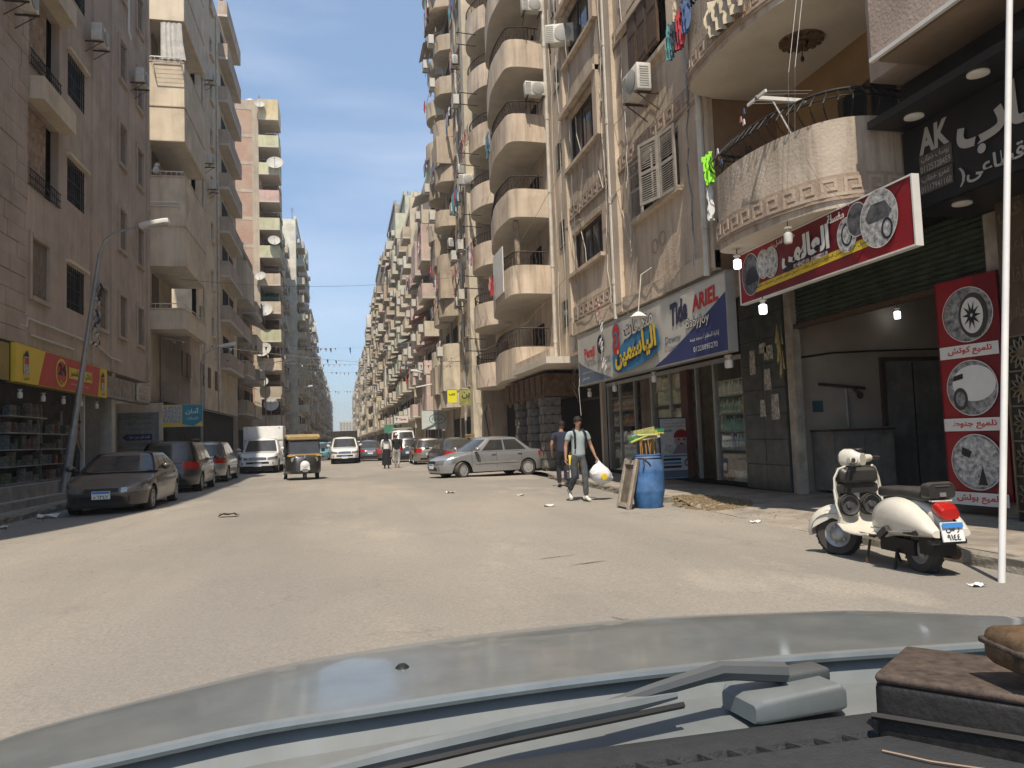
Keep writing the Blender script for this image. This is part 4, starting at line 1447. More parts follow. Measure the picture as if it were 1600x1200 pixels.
# ================================================================== LEFT SIDE, NEAR
P_LBR = plaster('brown_grey_plaster', (0.46, 0.375, 0.305), 0.35)
P_LBX = plaster('sandy_plaster', (0.64, 0.545, 0.41), 0.3)
P_SLAB = plaster('block_facing', (0.43, 0.35, 0.285), 0.25)
M_SHUTG = mat('grey_green_shutter', (.30, .31, .29), .6, .2, var=.12, scale=3, streak=.4)
M_CURT = mat('striped_curtain', (.38, .27, .19), .9, var=.25, scale=4)
M_CURTW = mat('pale_curtain', (.62, .60, .55), .9, var=.12, scale=3)
bL = thing('apartment_building', 'brown grey plaster block in shade above the red and yellow shop sign', 'building', (0, 0, 0))
XL = -7.9
S1 = 3.24
lw = []
logg = []
for k in range(6):
 z = 4.3 + S1 * k
 lw += [(24.7, 26.25, z + 1.35, z + 2.65), (30.1, 31.0, z + 1.25, z + 2.75), (32.6, 33.5, z + 1.25, z + 2.75)]
 if k:
  logg.append((21.75, 24.0, z + 0.85, z + 3.1))
 else:
  lw += [(22.0, 23.2, z + 1.2, z + 2.75), (27.7, 28.6, z + 1.2, z + 2.6)]
lw += [(12.5, 14, 4.3 + S1 * k + 1.3, 4.3 + S1 * k + 2.7) for k in range(6)]
w = MB()
panel_wall(w, 'x', XL, 1, 6, 34.4, 4.15, 24.2, lw, .22)
w2 = MB()
w.f, w.v = w.f, w.v
# the loggia openings are cut too: rebuild with all openings, loggias reaching deeper
w = MB()
panel_wall(w, 'x', XL, 1, 6, 34.4, 4.15, 24.2, lw + logg, .22)
w.quad((XL, 34.4, 4.15), (-16, 34.4, 4.15), (-16, 34.4, 24.2), (XL, 34.4, 24.2))
w.quad((XL, 6, 0), (-16, 6, 0), (-16, 6, 24.2), (XL, 6, 24.2))
w.quad((XL, 6, 24.2), (-16, 6, 24.2), (-16, 34.4, 24.2), (XL, 34.4, 24.2))
w.quad((XL, 6, 4.15), (-16, 6, 4.15), (-16, 34.4, 4.15), (XL, 34.4, 4.15))
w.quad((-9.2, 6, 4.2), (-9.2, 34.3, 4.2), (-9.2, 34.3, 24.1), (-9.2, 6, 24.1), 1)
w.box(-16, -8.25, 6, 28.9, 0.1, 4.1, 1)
w.box(-16, -10.5, 28.9, 34.3, 0.1, 4.1, 0)
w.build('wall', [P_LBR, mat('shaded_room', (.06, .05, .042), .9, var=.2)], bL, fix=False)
# parapet strips
for y0, y1 in ((29.0, 29.25), (34.1, 34.42), (26.9, 27.1)):
 MB().box(XL - .02, XL + .07, y0, y1, 4.2, 24.1).build('pilaster', P_LBR, bL)
M_BARK = mat('dark_window_frame', (.055, .045, .038), .6, .2, var=.1)
M_SHUTB = mat('brown_shutter', (.20, .155, .115), .8, var=.18, scale=6)
for i, o in enumerate(lw):
 wo = window(bL, XL, (o[0] + o[1]) / 2, o[2], o[1] - o[0], o[3] - o[2], -1, M_BARK, 2, None, .14)
 if o[0] > 24 and o[0] < 25:
  g_ = MB()
  n_ = 9
  for j in range(n_):
   y = o[0] + (o[1] - o[0]) * (j + .5) / n_
   g_.box(XL - .02, XL + .01, y - .012, y + .012, o[2], o[3])
  for j in range(3):
   g_.box(XL - .018, XL + .008, o[0], o[1], o[2] + (o[3] - o[2]) * (j + .5) / 3 - .012, o[2] + (o[3] - o[2]) * (j + .5) / 3 + .012)
  g_.build('window_bars', M_IRON, bL)
  MB().box(XL, XL + .12, o[0] - .12, o[1] + .2, o[3] + .04, o[3] + .14).build('lintel', P_LBX, bL)
 elif o[0] > 27 or o[0] == 22.0:
  for q in (0, 1):
   y0 = o[0] + q * (o[1] - o[0]) / 2
   b = MB().box(XL - .07, XL - .03, y0 + .01, y0 + (o[1] - o[0]) / 2 - .01, o[2] + .02, o[3] - .02)
   b.box(XL - .03, XL - .022, y0 + .08, y0 + (o[1] - o[0]) / 2 - .08, o[2] + .12, (o[2] + o[3]) / 2 - .05)
   b.box(XL - .03, XL - .022, y0 + .08, y0 + (o[1] - o[0]) / 2 - .08, (o[2] + o[3]) / 2 + .05, o[3] - .12)
   b.build('shutter_leaf', M_SHUTB, bL)
  b = MB()
  b.box(XL, XL + .06, o[0] - .14, o[0] - .0, o[2] - .12, o[3] + .14)
  b.box(XL, XL + .06, o[1], o[1] + .14, o[2] - .12, o[3] + .14)
  b.box(XL, XL + .07, o[0], o[1], o[3], o[3] + .14)
  b.box(XL, XL + .09, o[0], o[1], o[2] - .12, o[2])
  b.build('window_surround', P_LBR, bL)
for i, o in enumerate(logg):
 b = MB()
 b.box(XL + .0, XL + .42, o[0] - .1, o[1] + .12, o[3], o[3] + .62, 0)
 b.build('balcony_slab', [P_LBX], bL)
 r = MB()
 for j in range(16):
  y = o[0] + (o[1] - o[0]) * (j + .5) / 16
  r.cyl((XL + .06, y, o[2]), (XL + .06, y, o[2] + .42), .011, n=4)
 for zz in (.42, .22, .02):
  r.tube([(XL + .06, o[0], o[2] + zz), (XL + .06, o[1], o[2] + zz)], .018, 5)
 r.build('railing', M_IRON, bL)
 # curtain hung across the loggia
 n_ = 40
 vs2 = []
 for zz in (o[2] + .1, (o[2] + o[3]) / 2, o[3] - .1):
  for j in range(n_ + 1):
   y = o[0] + .05 + (o[1] - o[0]) * .62 * j / n_
   vs2.append((XL - .12 + .05 * math.sin(j * 1.15), y, zz))
 c = MB().add(vs2, [(a * (n_ + 1) + j, a * (n_ + 1) + j + 1, (a + 1) * (n_ + 1) + j + 1, (a + 1) * (n_ + 1) + j) for a in range(2) for j in range(n_)], 0, True)
 props(c.build('curtain', M_CURT), 'brown striped curtain hung in the %s loggia of the shaded left block' % ['lowest', 'second', 'third', 'fourth', 'fifth'][i], 'curtain', 'curtains in the loggias of the left block')
# facing of stone-like blocks at the near edge
pl = thing('block_pillar', 'pillar faced with rough blocks at the edge of the shaded left block', 'pillar', (0, 0, 0))
MB().box(XL - .3, XL + .04, 17.2, 21.5, 4.1, 24).build('core', mat('block_mortar', (.16, .13, .10), .95), pl)
z = 4.12
j = 0
while z < 23.5:
 h = random.uniform(.38, .46)
 y = 17.22 - (j % 2) * .5
 while y < 21.48:
  l_ = random.uniform(.85, 1.25)
  a, b_ = max(y, 17.21), min(y + l_ - .02, 21.49)
  if b_ - a > .1:
   MB().box(XL + .041, XL + .085 + random.uniform(0, .025), a, b_, z, z + h - .014).build('block', P_SLAB, pl)
  y += l_
 z += h
 j += 1
# conduits and pipes on the wall
b = MB()
pts = [(XL + .06, 19.5, 4.62), (XL + .06, 21.6, 4.62), (XL + .06, 21.62, 4.85), (XL + .06, 27.3, 4.86), (XL + .06, 28.8, 4.62), (XL + .06, 30.2, 4.6)]
b.tube(pts, .035, 6)
b.tube([(XL + .06, 26.6, 4.86), (XL + .06, 26.62, 5.35)], .035, 6)
b.tube([(XL + .05, 21.9, 4.45), (XL + .05, 25.2, 4.45)], .03, 6)
b.build('conduit', M_PIPE, bL)
b = MB().tube([(XL + .06, 31.2, 20.1), (XL + .06, 31.2, 17.6), (XL + .12, 31.3, 17.3)], .04, 6)
b.build('white_pipe', M_WHITE, bL)
ac(XL, 32.0, 15.75, -1, 'white air conditioner on the plain wall of the shaded left block')
ac(XL, 26.6, 14.6, -1, 'air conditioner at the top of the picture between loggia and barred window')
ac(XL + .1, 20.3, 12.3, -1, 'air conditioner on the block pillar at the upper left corner')

# ---- shop front at street level
MB().box(-8.25, -7.62, 12, 27.6, .1, .62).build('step', M_CONC, bL)
MB().box(-7.62, -7.30, 12, 27.0, .1, .30).build('step', M_CONC, bL)
for y0, y1, n_ in ((20.9, 23.4, 5), (23.6, 25.2, 4)):
 t = thing('display_rack', 'rack of small goods in the shaded shop front, %s' % ('nearer the camera' if y0 < 21 else 'left of the doorway'), 'rack')
 for z in [.64 + .42 * i for i in range(n_)]:
  MB().box(-8.2, -7.95, y0, y1, z, z + .03).build('shelf', M_GALV, t)
 for y in (y0, y1 - .04):
  MB().box(-8.2, -8.16, y, y + .04, .62, 2.6).build('upright', M_GALV, t)
 for z in [.67 + .42 * i for i in range(n_)]:
  y = y0 + .15
  mi_ = rg.randrange(8)
  while y < y1 - .1:
   wd = rg.uniform(.14, .26)
   if rg.random() < .8:
    h = rg.choice((.1, .2, .2, .3))
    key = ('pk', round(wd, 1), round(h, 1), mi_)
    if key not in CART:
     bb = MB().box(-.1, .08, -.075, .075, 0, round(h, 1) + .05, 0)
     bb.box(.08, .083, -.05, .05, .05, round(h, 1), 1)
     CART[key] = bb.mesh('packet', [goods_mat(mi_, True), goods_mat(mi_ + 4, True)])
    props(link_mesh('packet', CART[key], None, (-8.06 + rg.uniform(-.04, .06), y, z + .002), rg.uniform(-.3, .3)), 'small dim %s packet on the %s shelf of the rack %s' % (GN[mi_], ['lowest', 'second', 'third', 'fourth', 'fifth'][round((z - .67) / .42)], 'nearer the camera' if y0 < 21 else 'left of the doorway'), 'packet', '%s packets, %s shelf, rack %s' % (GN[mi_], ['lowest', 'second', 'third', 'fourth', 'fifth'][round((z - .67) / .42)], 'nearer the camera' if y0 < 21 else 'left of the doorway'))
   if rg.random() < .6:
    mi_ = rg.randrange(8)
   y += wd + .03
MB().box(-8.24, -8.2, 19, 20.7, .6, 3.1).build('shop_panel', M_DARK, bL)
MB().box(-8.22, -8.1, 26.95, 27.05, .1, 3.2).build('white_post', M_WHITE, bL)
MB().box(-8.24, -8.16, 27.1, 28.8, .1, 3.2).build('inner_panel', mat('dim_panel', (.16, .16, .15), .7, var=.15), bL)
MB().box(-8.5, -8.0, 29.6, 30.05, .12, 4.15).build('column', mat('cream_column', (.58, .55, .46), .8, var=.1, streak=.3), bL)
for i in range(5):
 bulb(-7.75, 21 + i * 1.5, 2.95, False, 'unlit bulb under the red and yellow sign, %s from the left' % ['first', 'second', 'third', 'fourth', 'fifth'][i], .15)
# grey roller shutter in the alley, facing the camera
sh = thing('roller_shutter', 'grey roller shutter in the alley with lettering and a blue arrow', 'shutter', (0, 0, 0))
MB().box(-9.6, -7.7, 36.02, 36.15, .12, 3.4).build('wall_panel', P_LBX, sh)
for i in range(30):
 z = .16 + i * .095
 MB().prism([(36.02, z), (35.985, z + .02), (35.985, z + .075), (36.02, z + .092)], 'x', -9.5, -7.85).build('shutter_slat', M_SHUTG, sh)
# old boarded fascia and a paper sign
fb = thing('fascia_board', 'dirty old fascia board beyond the red and yellow sign', 'fascia')
MB().box(-8.1, -7.86, 28.0, 34.3, 3.3, 3.98).build('board', mat('old_board', (.33, .27, .21), .9, var=.25, scale=3, streak=.6), fb)
MB().box(-8.1, -7.83, 28.0, 34.3, 3.22, 3.3).build('trim', M_CONC, fb)

# ---------------------------------------------------------------- second left block with corner loggias
bM = thing('apartment_building', 'sandy block with open corner loggias and sunlit end wall on the left', 'building', (0, 0, 0))
XM, XB = -7.75, -7.25
w = MB()
mw = []
S2 = 2.98
for k in range(9):
 z = 4.1 + S2 * k
 if 46 and k:
  mw += [(45.4, 46.4, z + 1.1, z + 2.3), (49.5, 50.5, z + 1.1, z + 2.3)]
panel_wall(w, 'x', XM, 1, 44.4, 61, 3.6, 30.4, mw, .2)
w.box(-15, XM - .01, 38.8, 61, 30.2, 30.4)
w.quad((-15, 61, 0), (XM, 61, 0), (XM, 61, 30.4), (-15, 61, 30.4))
w.quad((-15, 38.8, 0), (-9.0, 38.8, 0), (-9.0, 38.8, 30.4), (-15, 38.8, 30.4))
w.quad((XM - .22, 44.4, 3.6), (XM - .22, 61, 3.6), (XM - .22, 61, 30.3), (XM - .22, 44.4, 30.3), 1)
w.quad((-9.0, 38.8, 3.6), (-9.0, 44.4, 3.6), (-9.0, 44.4, 30), (-9.0, 38.8, 30), 0)
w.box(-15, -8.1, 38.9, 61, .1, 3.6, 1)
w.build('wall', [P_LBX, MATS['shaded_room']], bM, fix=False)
def slab_band(z0, z1, nm='loggia_wall'):
 b = MB()
 b.box(-8.99, XB, 38.80, 39.0, z0, z1)
 b.box(XB - .2, XB, 39.0, 44.4, z0, z1)
 b.box(-8.99, XB - .2, 44.2, 44.4, z0, z1)
 o = b.build(nm, P_LBX, bM)
 MB().box(-8.98, XB - .21, 39.01, 44.19, z0 - .0, z0 + .16).build('loggia_floor', P_CEIL, bM)
 return o
bands = [(7.05, 8.06), (10.08, 14.5), (16.2, 20.2), (22.25, 26.2), (28.2, 30.4)]
for z0, z1 in bands:
 slab_band(z0, z1)
 if z1 - z0 > 2:
  MB().box(-9.0, XB + .03, 38.76, 44.4, (z0 + z1) / 2 - .3, (z0 + z1) / 2 - .24).build('string_course', P_CREAM, bM)
 MB().box(-9.0, XB + .02, 38.77, 44.41, z1 - .08, z1).build('coping', P_CREAM, bM)
MB().box(-9.0, -8.82, 38.79, 38.99, 3.6, 30.3).build('corner_pier', P_CREAM, bM)
b = MB().box(-8.95, XB - .3, 41.5, 44.2, 3.6, 7.05)
b.build('lower_wall', P_LBR, bM)
for z, h in ((8.06, 2.0), (14.5, 1.7), (20.2, 2.05), (26.2, 2.0)):
 MB().box(-9.0, -8.95, 40.0, 41.2, z, z + h - .1).build('loggia_door', [M_SHUTB], bM)
 r = MB()
 r.tube([(-8.8, 38.88, z + .22), (XB - .1, 38.88, z + .22), (XB - .1, 44.2, z + .22)], .025, 5)
 for q in range(6):
  r.cyl((-8.6 + q * .24, 38.88, z), (-8.6 + q * .24, 38.88, z + .22), .012, n=4)
 r.build('rail', M_WHITE, bM)
for i, o in enumerate(mw):
 window(bM, XM, (o[0] + o[1]) / 2, o[2], o[1] - o[0], o[3] - o[2], -1, M_ALU, 2, P_LBX, .12)
# second stack of projecting balconies
for k in range(9):
 z = 6.6 + S2 * k if k else 6.4
 b = MB()
 b.box(XM, XB + .1, 53, 60, z, z + .16, 1)
 b.box(XB, XB + .1, 53, 60, z + .16, z + 1.1, 0)
 b.box(XM, XB, 53, 53.12, z + .16, z + 1.1, 0)
 b.box(XM, XB, 59.88, 60, z + .16, z + 1.1, 0)
 b.build('balcony', [P_LBR, P_CEIL], bM)
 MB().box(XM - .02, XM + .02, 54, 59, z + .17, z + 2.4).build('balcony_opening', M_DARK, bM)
 MB().box(XM - .03, XM + .06, 56.4, 56.6, z + .17, z + 2.4).build('balcony_pier', P_LBX, bM)
# lower row of bricked and damaged windows
for y in (39.4, 40.6, 45.5, 48.0, 50.5):
 b = MB().box(XB - .32 if y < 44 else XM, (XB - .28 if y < 44 else XM) + .03, y, y + .9, 4.9, 6.1)
 b.build('boarded_window', M_WOOD, bM)
for y in (46.6, 51.8):
 MB().cyl((XM + .07, y, 3.6), (XM + .07, y, 29.8), .06, n=8).build('drain_pipe', M_PIPE, bM)
# white curtain and clothes frame on the top loggia
n_ = 14
vs2 = []
for zz, sp in ((20.25, 1.15), (21.2, 1.0), (22.1, .95)):
 for j in range(n_ + 1):
  vs2.append((-8.3 + sp * j / n_ * 1.0, 38.74 + .05 * math.sin(j * 1.9), zz))
MB().add(vs2, [(a * (n_ + 1) + j, a * (n_ + 1) + j + 1, (a + 1) * (n_ + 1) + j + 1, (a + 1) * (n_ + 1) + j) for a in range(2) for j in range(n_)], 0, True).build('curtain', M_CURTW, label='pale curtain hanging in the high sunlit corner loggia', cat='curtain')
def clothes_frame(x, y, z, label, w_=1.3, d=.6, rz=0):
 t = thing('drying_rack', label, 'drying rack', (x, y, z), rz)
 b = MB()
 for yy in (0, -d):
  b.tube([(-w_ / 2, yy, 0), (w_ / 2, yy, 0)], .022, 5)
 for xx in (-w_ / 2, w_ / 2):
  b.tube([(xx, 0, 0), (xx, -d, 0)], .022, 5)
  b.tube([(xx, 0, -.35), (xx, -d, 0)], .014, 4)
 b.build('frame', M_WHITE, t)
 b = MB()
 for i in range(4):
  b.tube([(-w_ / 2, -d * (i + 1) / 5, 0), (w_ / 2, -d * (i + 1) / 5, 0)], .006, 4)
 b.build('line', M_GALV, t)
 return t
clothes_frame(-8.0, 38.76, 20.05, 'white drying frame under the pale curtain of the top loggia')
clothes_frame(-8.1, 38.76, 13.0, 'thin rod frame on the sunlit wall below the middle loggia')
b = MB().sphere((-8.55, 38.85, 14.75), .16, .12, .2, 8)
b.sphere((-8.5, 38.85, 15.0), .12, .1, .12, 8)
b.build('plush_toy', M_CURTW, label='pale soft toy on the sill of the middle loggia', cat='toy')
ac(XM, 47.5, 23.2, -1, 'uppermost air conditioner on the street wall of the sandy block')
ac(XM, 47.2, 18.0, -1, 'middle air conditioner on the street wall of the sandy block')
ac(XM, 48.6, 16.9, -1, 'lowest air conditioner on the street wall of the sandy block')

# ---- satellite dish: built to face the camera side (south)
DISH0 = None
M_DISH = mat('dish_white', (.44, .42, .37), .6, var=.08)
def dish(x, y, z, r, label, group=None, rz=0.0):
 global DISH0
 if DISH0 is None:
  t = thing('satellite_dish', label, 'satellite dish')
  MB().lathe((0, 0, 0), [(.0, .08), (.3, .06), (.6, .01), (.85, -.07), (1.0, -.14), (1.01, -.12), (.6, .04), (0, .11)], 20, 0, 'y').build('reflector', M_DISH, t)
  b = MB().tube([(0, -.10, -.95), (0, -.75, -.25), (0, -.8, -.05)], .03, 5)
  b.sphere((0, -.82, .02), .09, .09, .09, 8)
  b.build('feed_arm', M_GALV, t)
  MB().tube([(0, .08, 0), (0, .4, -.2), (0, .42, -1.3)], .045, 5).build('mast', M_GALV, t)
  DISH0 = t
  o = t
 else:
  o = dup(DISH0, label=label)
  if 'group' in o:
   del o['group']
 o.location = (x, y, z)
 o.scale = (r, r, r)
 o.rotation_euler = (R(-28), 0, rz)
 if group:
  o['group'] = group
 return o

# ---------------------------------------------------------------- third left block: bare brick end wall and pale yellow corner balconies
def brick_mat():
 m = bpy.data.materials.new('red_brick')
 m.use_nodes = True
 n, l = m.node_tree.nodes, m.node_tree.links
 b = n['Principled BSDF']
 b.inputs['Roughness'].default_value = .95
 pos = n.new('ShaderNodeNewGeometry').outputs['Position']
 mp_ = n.new('ShaderNodeMapping')
 mp_.inputs['Rotation'].default_value = (R(90), 0, 0)
 l.new(pos, mp_.inputs['Vector'])
 t = n.new('ShaderNodeTexBrick')
 t.inputs['Scale'].default_value = 4.0
 t.inputs['Color1'].default_value = (.36, .185, .125, 1)
 t.inputs['Color2'].default_value = (.44, .26, .185, 1)
 t.inputs['Mortar'].default_value = (.42, .35, .27, 1)
 t.inputs['Mortar Size'].default_value = .03
 l.new(mp_.outputs['Vector'], t.inputs['Vector'])
 ns = n.new('ShaderNodeTexNoise')
 ns.inputs['Scale'].default_value = .8
 ns.inputs['Detail'].default_value = 6
 l.new(pos, ns.inputs['Vector'])
 mr = n.new('ShaderNodeMapRange')
 mr.inputs['From Min'].default_value = .45
 mr.inputs['From Max'].default_value = .65
 mr.inputs['To Max'].default_value = .6
 l.new(ns.outputs['Fac'], mr.inputs['Value'])
 mx = n.new('ShaderNodeMixRGB')
 mx.inputs['Color2'].default_value = (.45, .35, .26, 1)
 l.new(mr.outputs['Result'], mx.inputs['Fac'])
 l.new(t.outputs['Color'], mx.inputs['Color1'])
 l.new(mx.outputs['Color'], b.inputs['Base Color'])
 return m
M_BRICK = brick_mat()
bB = thing('brick_building', 'tall block with a bare brick end wall and pale yellow corner balconies on the left', 'building', (0, 0, 0))
w = MB().box(-16, -8.2, 83.2, 104, 0, 38.0, 0)
w.build('wall', plaster('pinkish_render', (.44, .36, .29), .4), bB)
S3 = 2.97
P_CFR = plaster('concrete_frame', (.46, .39, .30), .4)
for k in range(13):
 z = 1.6 + S3 * k
 if z + S3 - .35 < 38.6:
  MB().box(-11.2, -8.85, 83.1, 83.2, z, z + S3 - .38).build('brick_infill', M_BRICK, bB)
  MB().box(-15.8, -11.5, 83.1, 83.2, z, z + S3 - .38).build('brick_infill', M_BRICK, bB)
 MB().box(-16, -8.85, 83.08, 83.2, z - .36, z - .01).build('concrete_beam', P_CFR, bB)
MB().box(-8.85, -8.2, 83.06, 83.2, 0, 38.0).build('concrete_post', P_CFR, bB)
MB().box(-11.48, -11.22, 83.07, 83.2, 0, 38.0).build('concrete_post', P_CFR, bB)
P_YEL = plaster('pale_yellow_plaster', (.62, .52, .32), .35)
P_YEL2 = plaster('pale_green_plaster', (.56, .55, .36), .4)
P_PNK = plaster('pink_plaster', (.60, .42, .36), .35)
M_TEAL = mat('teal_paint', (.03, .17, .14), .8, var=.15)
for k in range(12):
 z = 3.3 + S3 * k
 m_ = [P_CFR, P_CFR, P_CREAM, P_YEL2, P_CREAM, P_CREAM, P_YEL2, P_YEL2, P_PNK, P_YEL2, P_YEL2, P_YEL][k]
 b = MB()
 b.box(-8.19, -6.15, 82.9, 86.5, z - .14, z, 1)
 b.box(-8.19, -6.15, 82.9, 83.02, z, z + 1.15, 0)
 b.box(-6.27, -6.15, 83.02, 86.5, z, z + 1.15, 0)
 if k == 11:
  b.box(-8.19, -6.15, 82.9, 86.5, z + 1.15, z + 2.1, 0)
 b.build('balcony', [m_, P_CEIL], bB)
 MB().box(-8.18, -8.12, 83.4, 86.4, z + .02, z + 2.7).build('balcony_back', M_TEAL if k == 4 else (P_PNK if k == 8 else P_BROWN), bB)
 MB().box(-8.1, -6.6, 86.44, 86.5, z + .02, z + 2.7).build('balcony_back', M_TEAL if k == 4 else P_BROWN, bB)
 r = MB()
 for zz in (1.4, 1.6):
  r.tube([(-8.15, 82.96, z + zz), (-6.21, 82.96, z + zz), (-6.21, 86, z + zz)], .03, 4)
 r.build('rail', M_IRON, bB)
# street side of the brick block
for k in range(12):
 z = 3.3 + S3 * k
 for y in (88, 93, 98):
  b = MB().box(-8.2, -7.3, y, y + 3.4, z - .14, z, 1)
  b.box(-7.3, -7.2, y, y + 3.4, z - .14, z + 1.0, 0)
  b.box(-8.2, -7.3, y, y + .1, z, z + 1.0, 0)
  b.build('balcony', [random.choice([P_TAN, P_GREY, P_LBR]), P_CEIL], bB)
  MB().box(-8.22, -8.17, y + .5, y + 2.9, z + .05, z + 2.4).build('balcony_opening', M_DARK, bB)
dl = [(-8.4, 35.4, .85, 'dish under the top balcony of the brick block'), (-7.0, 30.4, 1.15, 'large dish on the third balcony from the top of the brick block'), (-7.2, 21.3, .85, 'dish on the pink balcony level of the brick block'), (-8.5, 18.2, .75, 'small dish by the clothes in the middle of the brick block'), (-8.1, 14.2, 1.2, 'large beige dish above the two lower big dishes of the brick block'), (-8.1, 10.6, 1.2, 'large dish in the middle of the lower brick block balconies'), (-8.4, 6.9, .75, 'small dish in front of the teal balcony of the brick block'), (-7.5, 4.9, 1.0, 'lowest dish of the brick block')]
dl = [(-8.4, 36.2, .52), (-6.9, 29.9, .85), (-7.1, 21.6, .62), (-8.5, 17.8, .55), (-8.2, 14.3, .85), (-8.3, 10.1, .85), (-8.4, 6.8, .55), (-7.6, 4.4, .75)]
dn = ['topmost satellite dish on the corner balconies of the brick block', 'large satellite dish right of the second balcony from the top on the brick block', 'satellite dish just below the pink balcony of the brick block', 'small satellite dish at the middle of the brick block balconies', 'tilted beige satellite dish in the lower half of the brick block', 'large round satellite dish above the teal balcony', 'small satellite dish in front of the teal balcony', 'lowest satellite dish, below the teal balcony']
for (x, z, r), n_ in zip(dl, dn):
 dish(x + .4, 82.5, z + 1.1, r, n_, 'satellite dishes on the brick block', random.uniform(-.4, .2))
dish(-9.9, 82.6, 11.6, .8, 'satellite dish on the bare brick wall itself', 'satellite dishes on the brick block')
dish(-7.6, 49, 31.0, .6, 'satellite dish on the roof edge of the sandy left block')
# water tank and clutter on roofs
for x, y, z in ((-9.5, 88, 38.6), (-10, 50, 30.4), (9.5, 35, 27)):
 b = MB().lathe((x, y, z), [(.6, 0), (.62, .2), (.62, 1.2), (.5, 1.45), (.15, 1.55), (.15, 1.65), (0, 1.66)], 14)
 b.build('water_tank', M_CURTW, label={38.6: 'pale water tank on the roof of the brick block', 30.4: 'pale water tank on the roof of the sandy left block', 27: 'pale water tank on the roof of the balcony block'}[z], cat='water tank')
# ================================================================== THE ROWS BEYOND
WALLS = {n: plaster('wall_' + n, c, s) for n, c, s in [('tan', (.47, .385, .29), .55), ('grey', (.41, .355, .295), .6), ('buff', (.54, .45, .335), .45), ('rose', (.50, .395, .33), .45), ('cream', (.60, .525, .40), .4), ('green', (.53, .53, .42), .4), ('mint', (.72, .69, .57), .3), ('brown', (.34, .265, .20), .5)]}
PAR = {n: plaster('parapet_' + n, c, .45) for n, c in [('cream', (.62, .54, .41)), ('pink', (.62, .475, .41)), ('green', (.56, .56, .44)), ('tan', (.50, .41, .31)), ('white', (.68, .65, .58)), ('yellow', (.63, .55, .36))]}
CLOTH = [mat('cloth_' + n, c, .9, var=.15, scale=4) for n, c in [('white', (.72, .71, .68)), ('red', (.42, .05, .06)), ('blue', (.08, .13, .26)), ('grey', (.34, .33, .33)), ('pink', (.52, .24, .24)), ('dark', (.05, .05, .06)), ('sand', (.50, .42, .30)), ('teal', (.10, .26, .27))]]
LAUNDRY = []
def laundry_mesh(seed, n=6, w_=.34):
 rr = random.Random(seed)
 b = MB()
 L = n * w_
 for i in range(n):
  mi = rr.randrange(8)
  h = rr.uniform(.45, 1.15)
  y0 = -L / 2 + i * w_
  k = 4
  vs2 = []
  for j in range(4):
   for q in range(k + 1):
    vs2.append((.05 * math.sin(q * 2.3 + j + seed), y0 + w_ * (.04 + .92 * q / k), -h * j / 3))
  b.add(vs2, [(j * (k + 1) + q, j * (k + 1) + q + 1, (j + 1) * (k + 1) + q + 1, (j + 1) * (k + 1) + q) for j in range(3) for q in range(k)], mi, True)
 b.tube([(0, -L / 2 - .2, .01), (0, L / 2 + .2, .01)], .01, 4, 3)
 return b.mesh('laundry', CLOTH)
for i in range(6):
 LAUNDRY.append(laundry_mesh(i + 1, [4, 6, 3, 5, 4, 2][i]))
def laundry(x, y, z, i, label, group=None, rz=0.0, s=1.0):
 return props(link_mesh('laundry_line', LAUNDRY[i % 6], None, (x, y, z), rz, (s, s, s)), label, 'laundry', group)
# small air conditioner as one mesh, for facades where its parts are too small to show
b = MB().box(-.5, -.15, -.42, .42, 0, .6, 0)
b.lathe((-.505, -.1, .3), [(0, 0), (.23, 0)], 12, 1, 'x')
b.box(-.5, 0, -.36, -.32, -.05, 0, 1).box(-.5, 0, .32, .36, -.05, 0, 1)
AC_SMALL = b.mesh('air_conditioner', [AC_W, AC_G])
def small_ac(x, y, z, side, label, group):
 return props(link_mesh('air_conditioner', AC_SMALL, None, (x, y, z), 0 if side > 0 else math.pi), label, 'air conditioner', group)

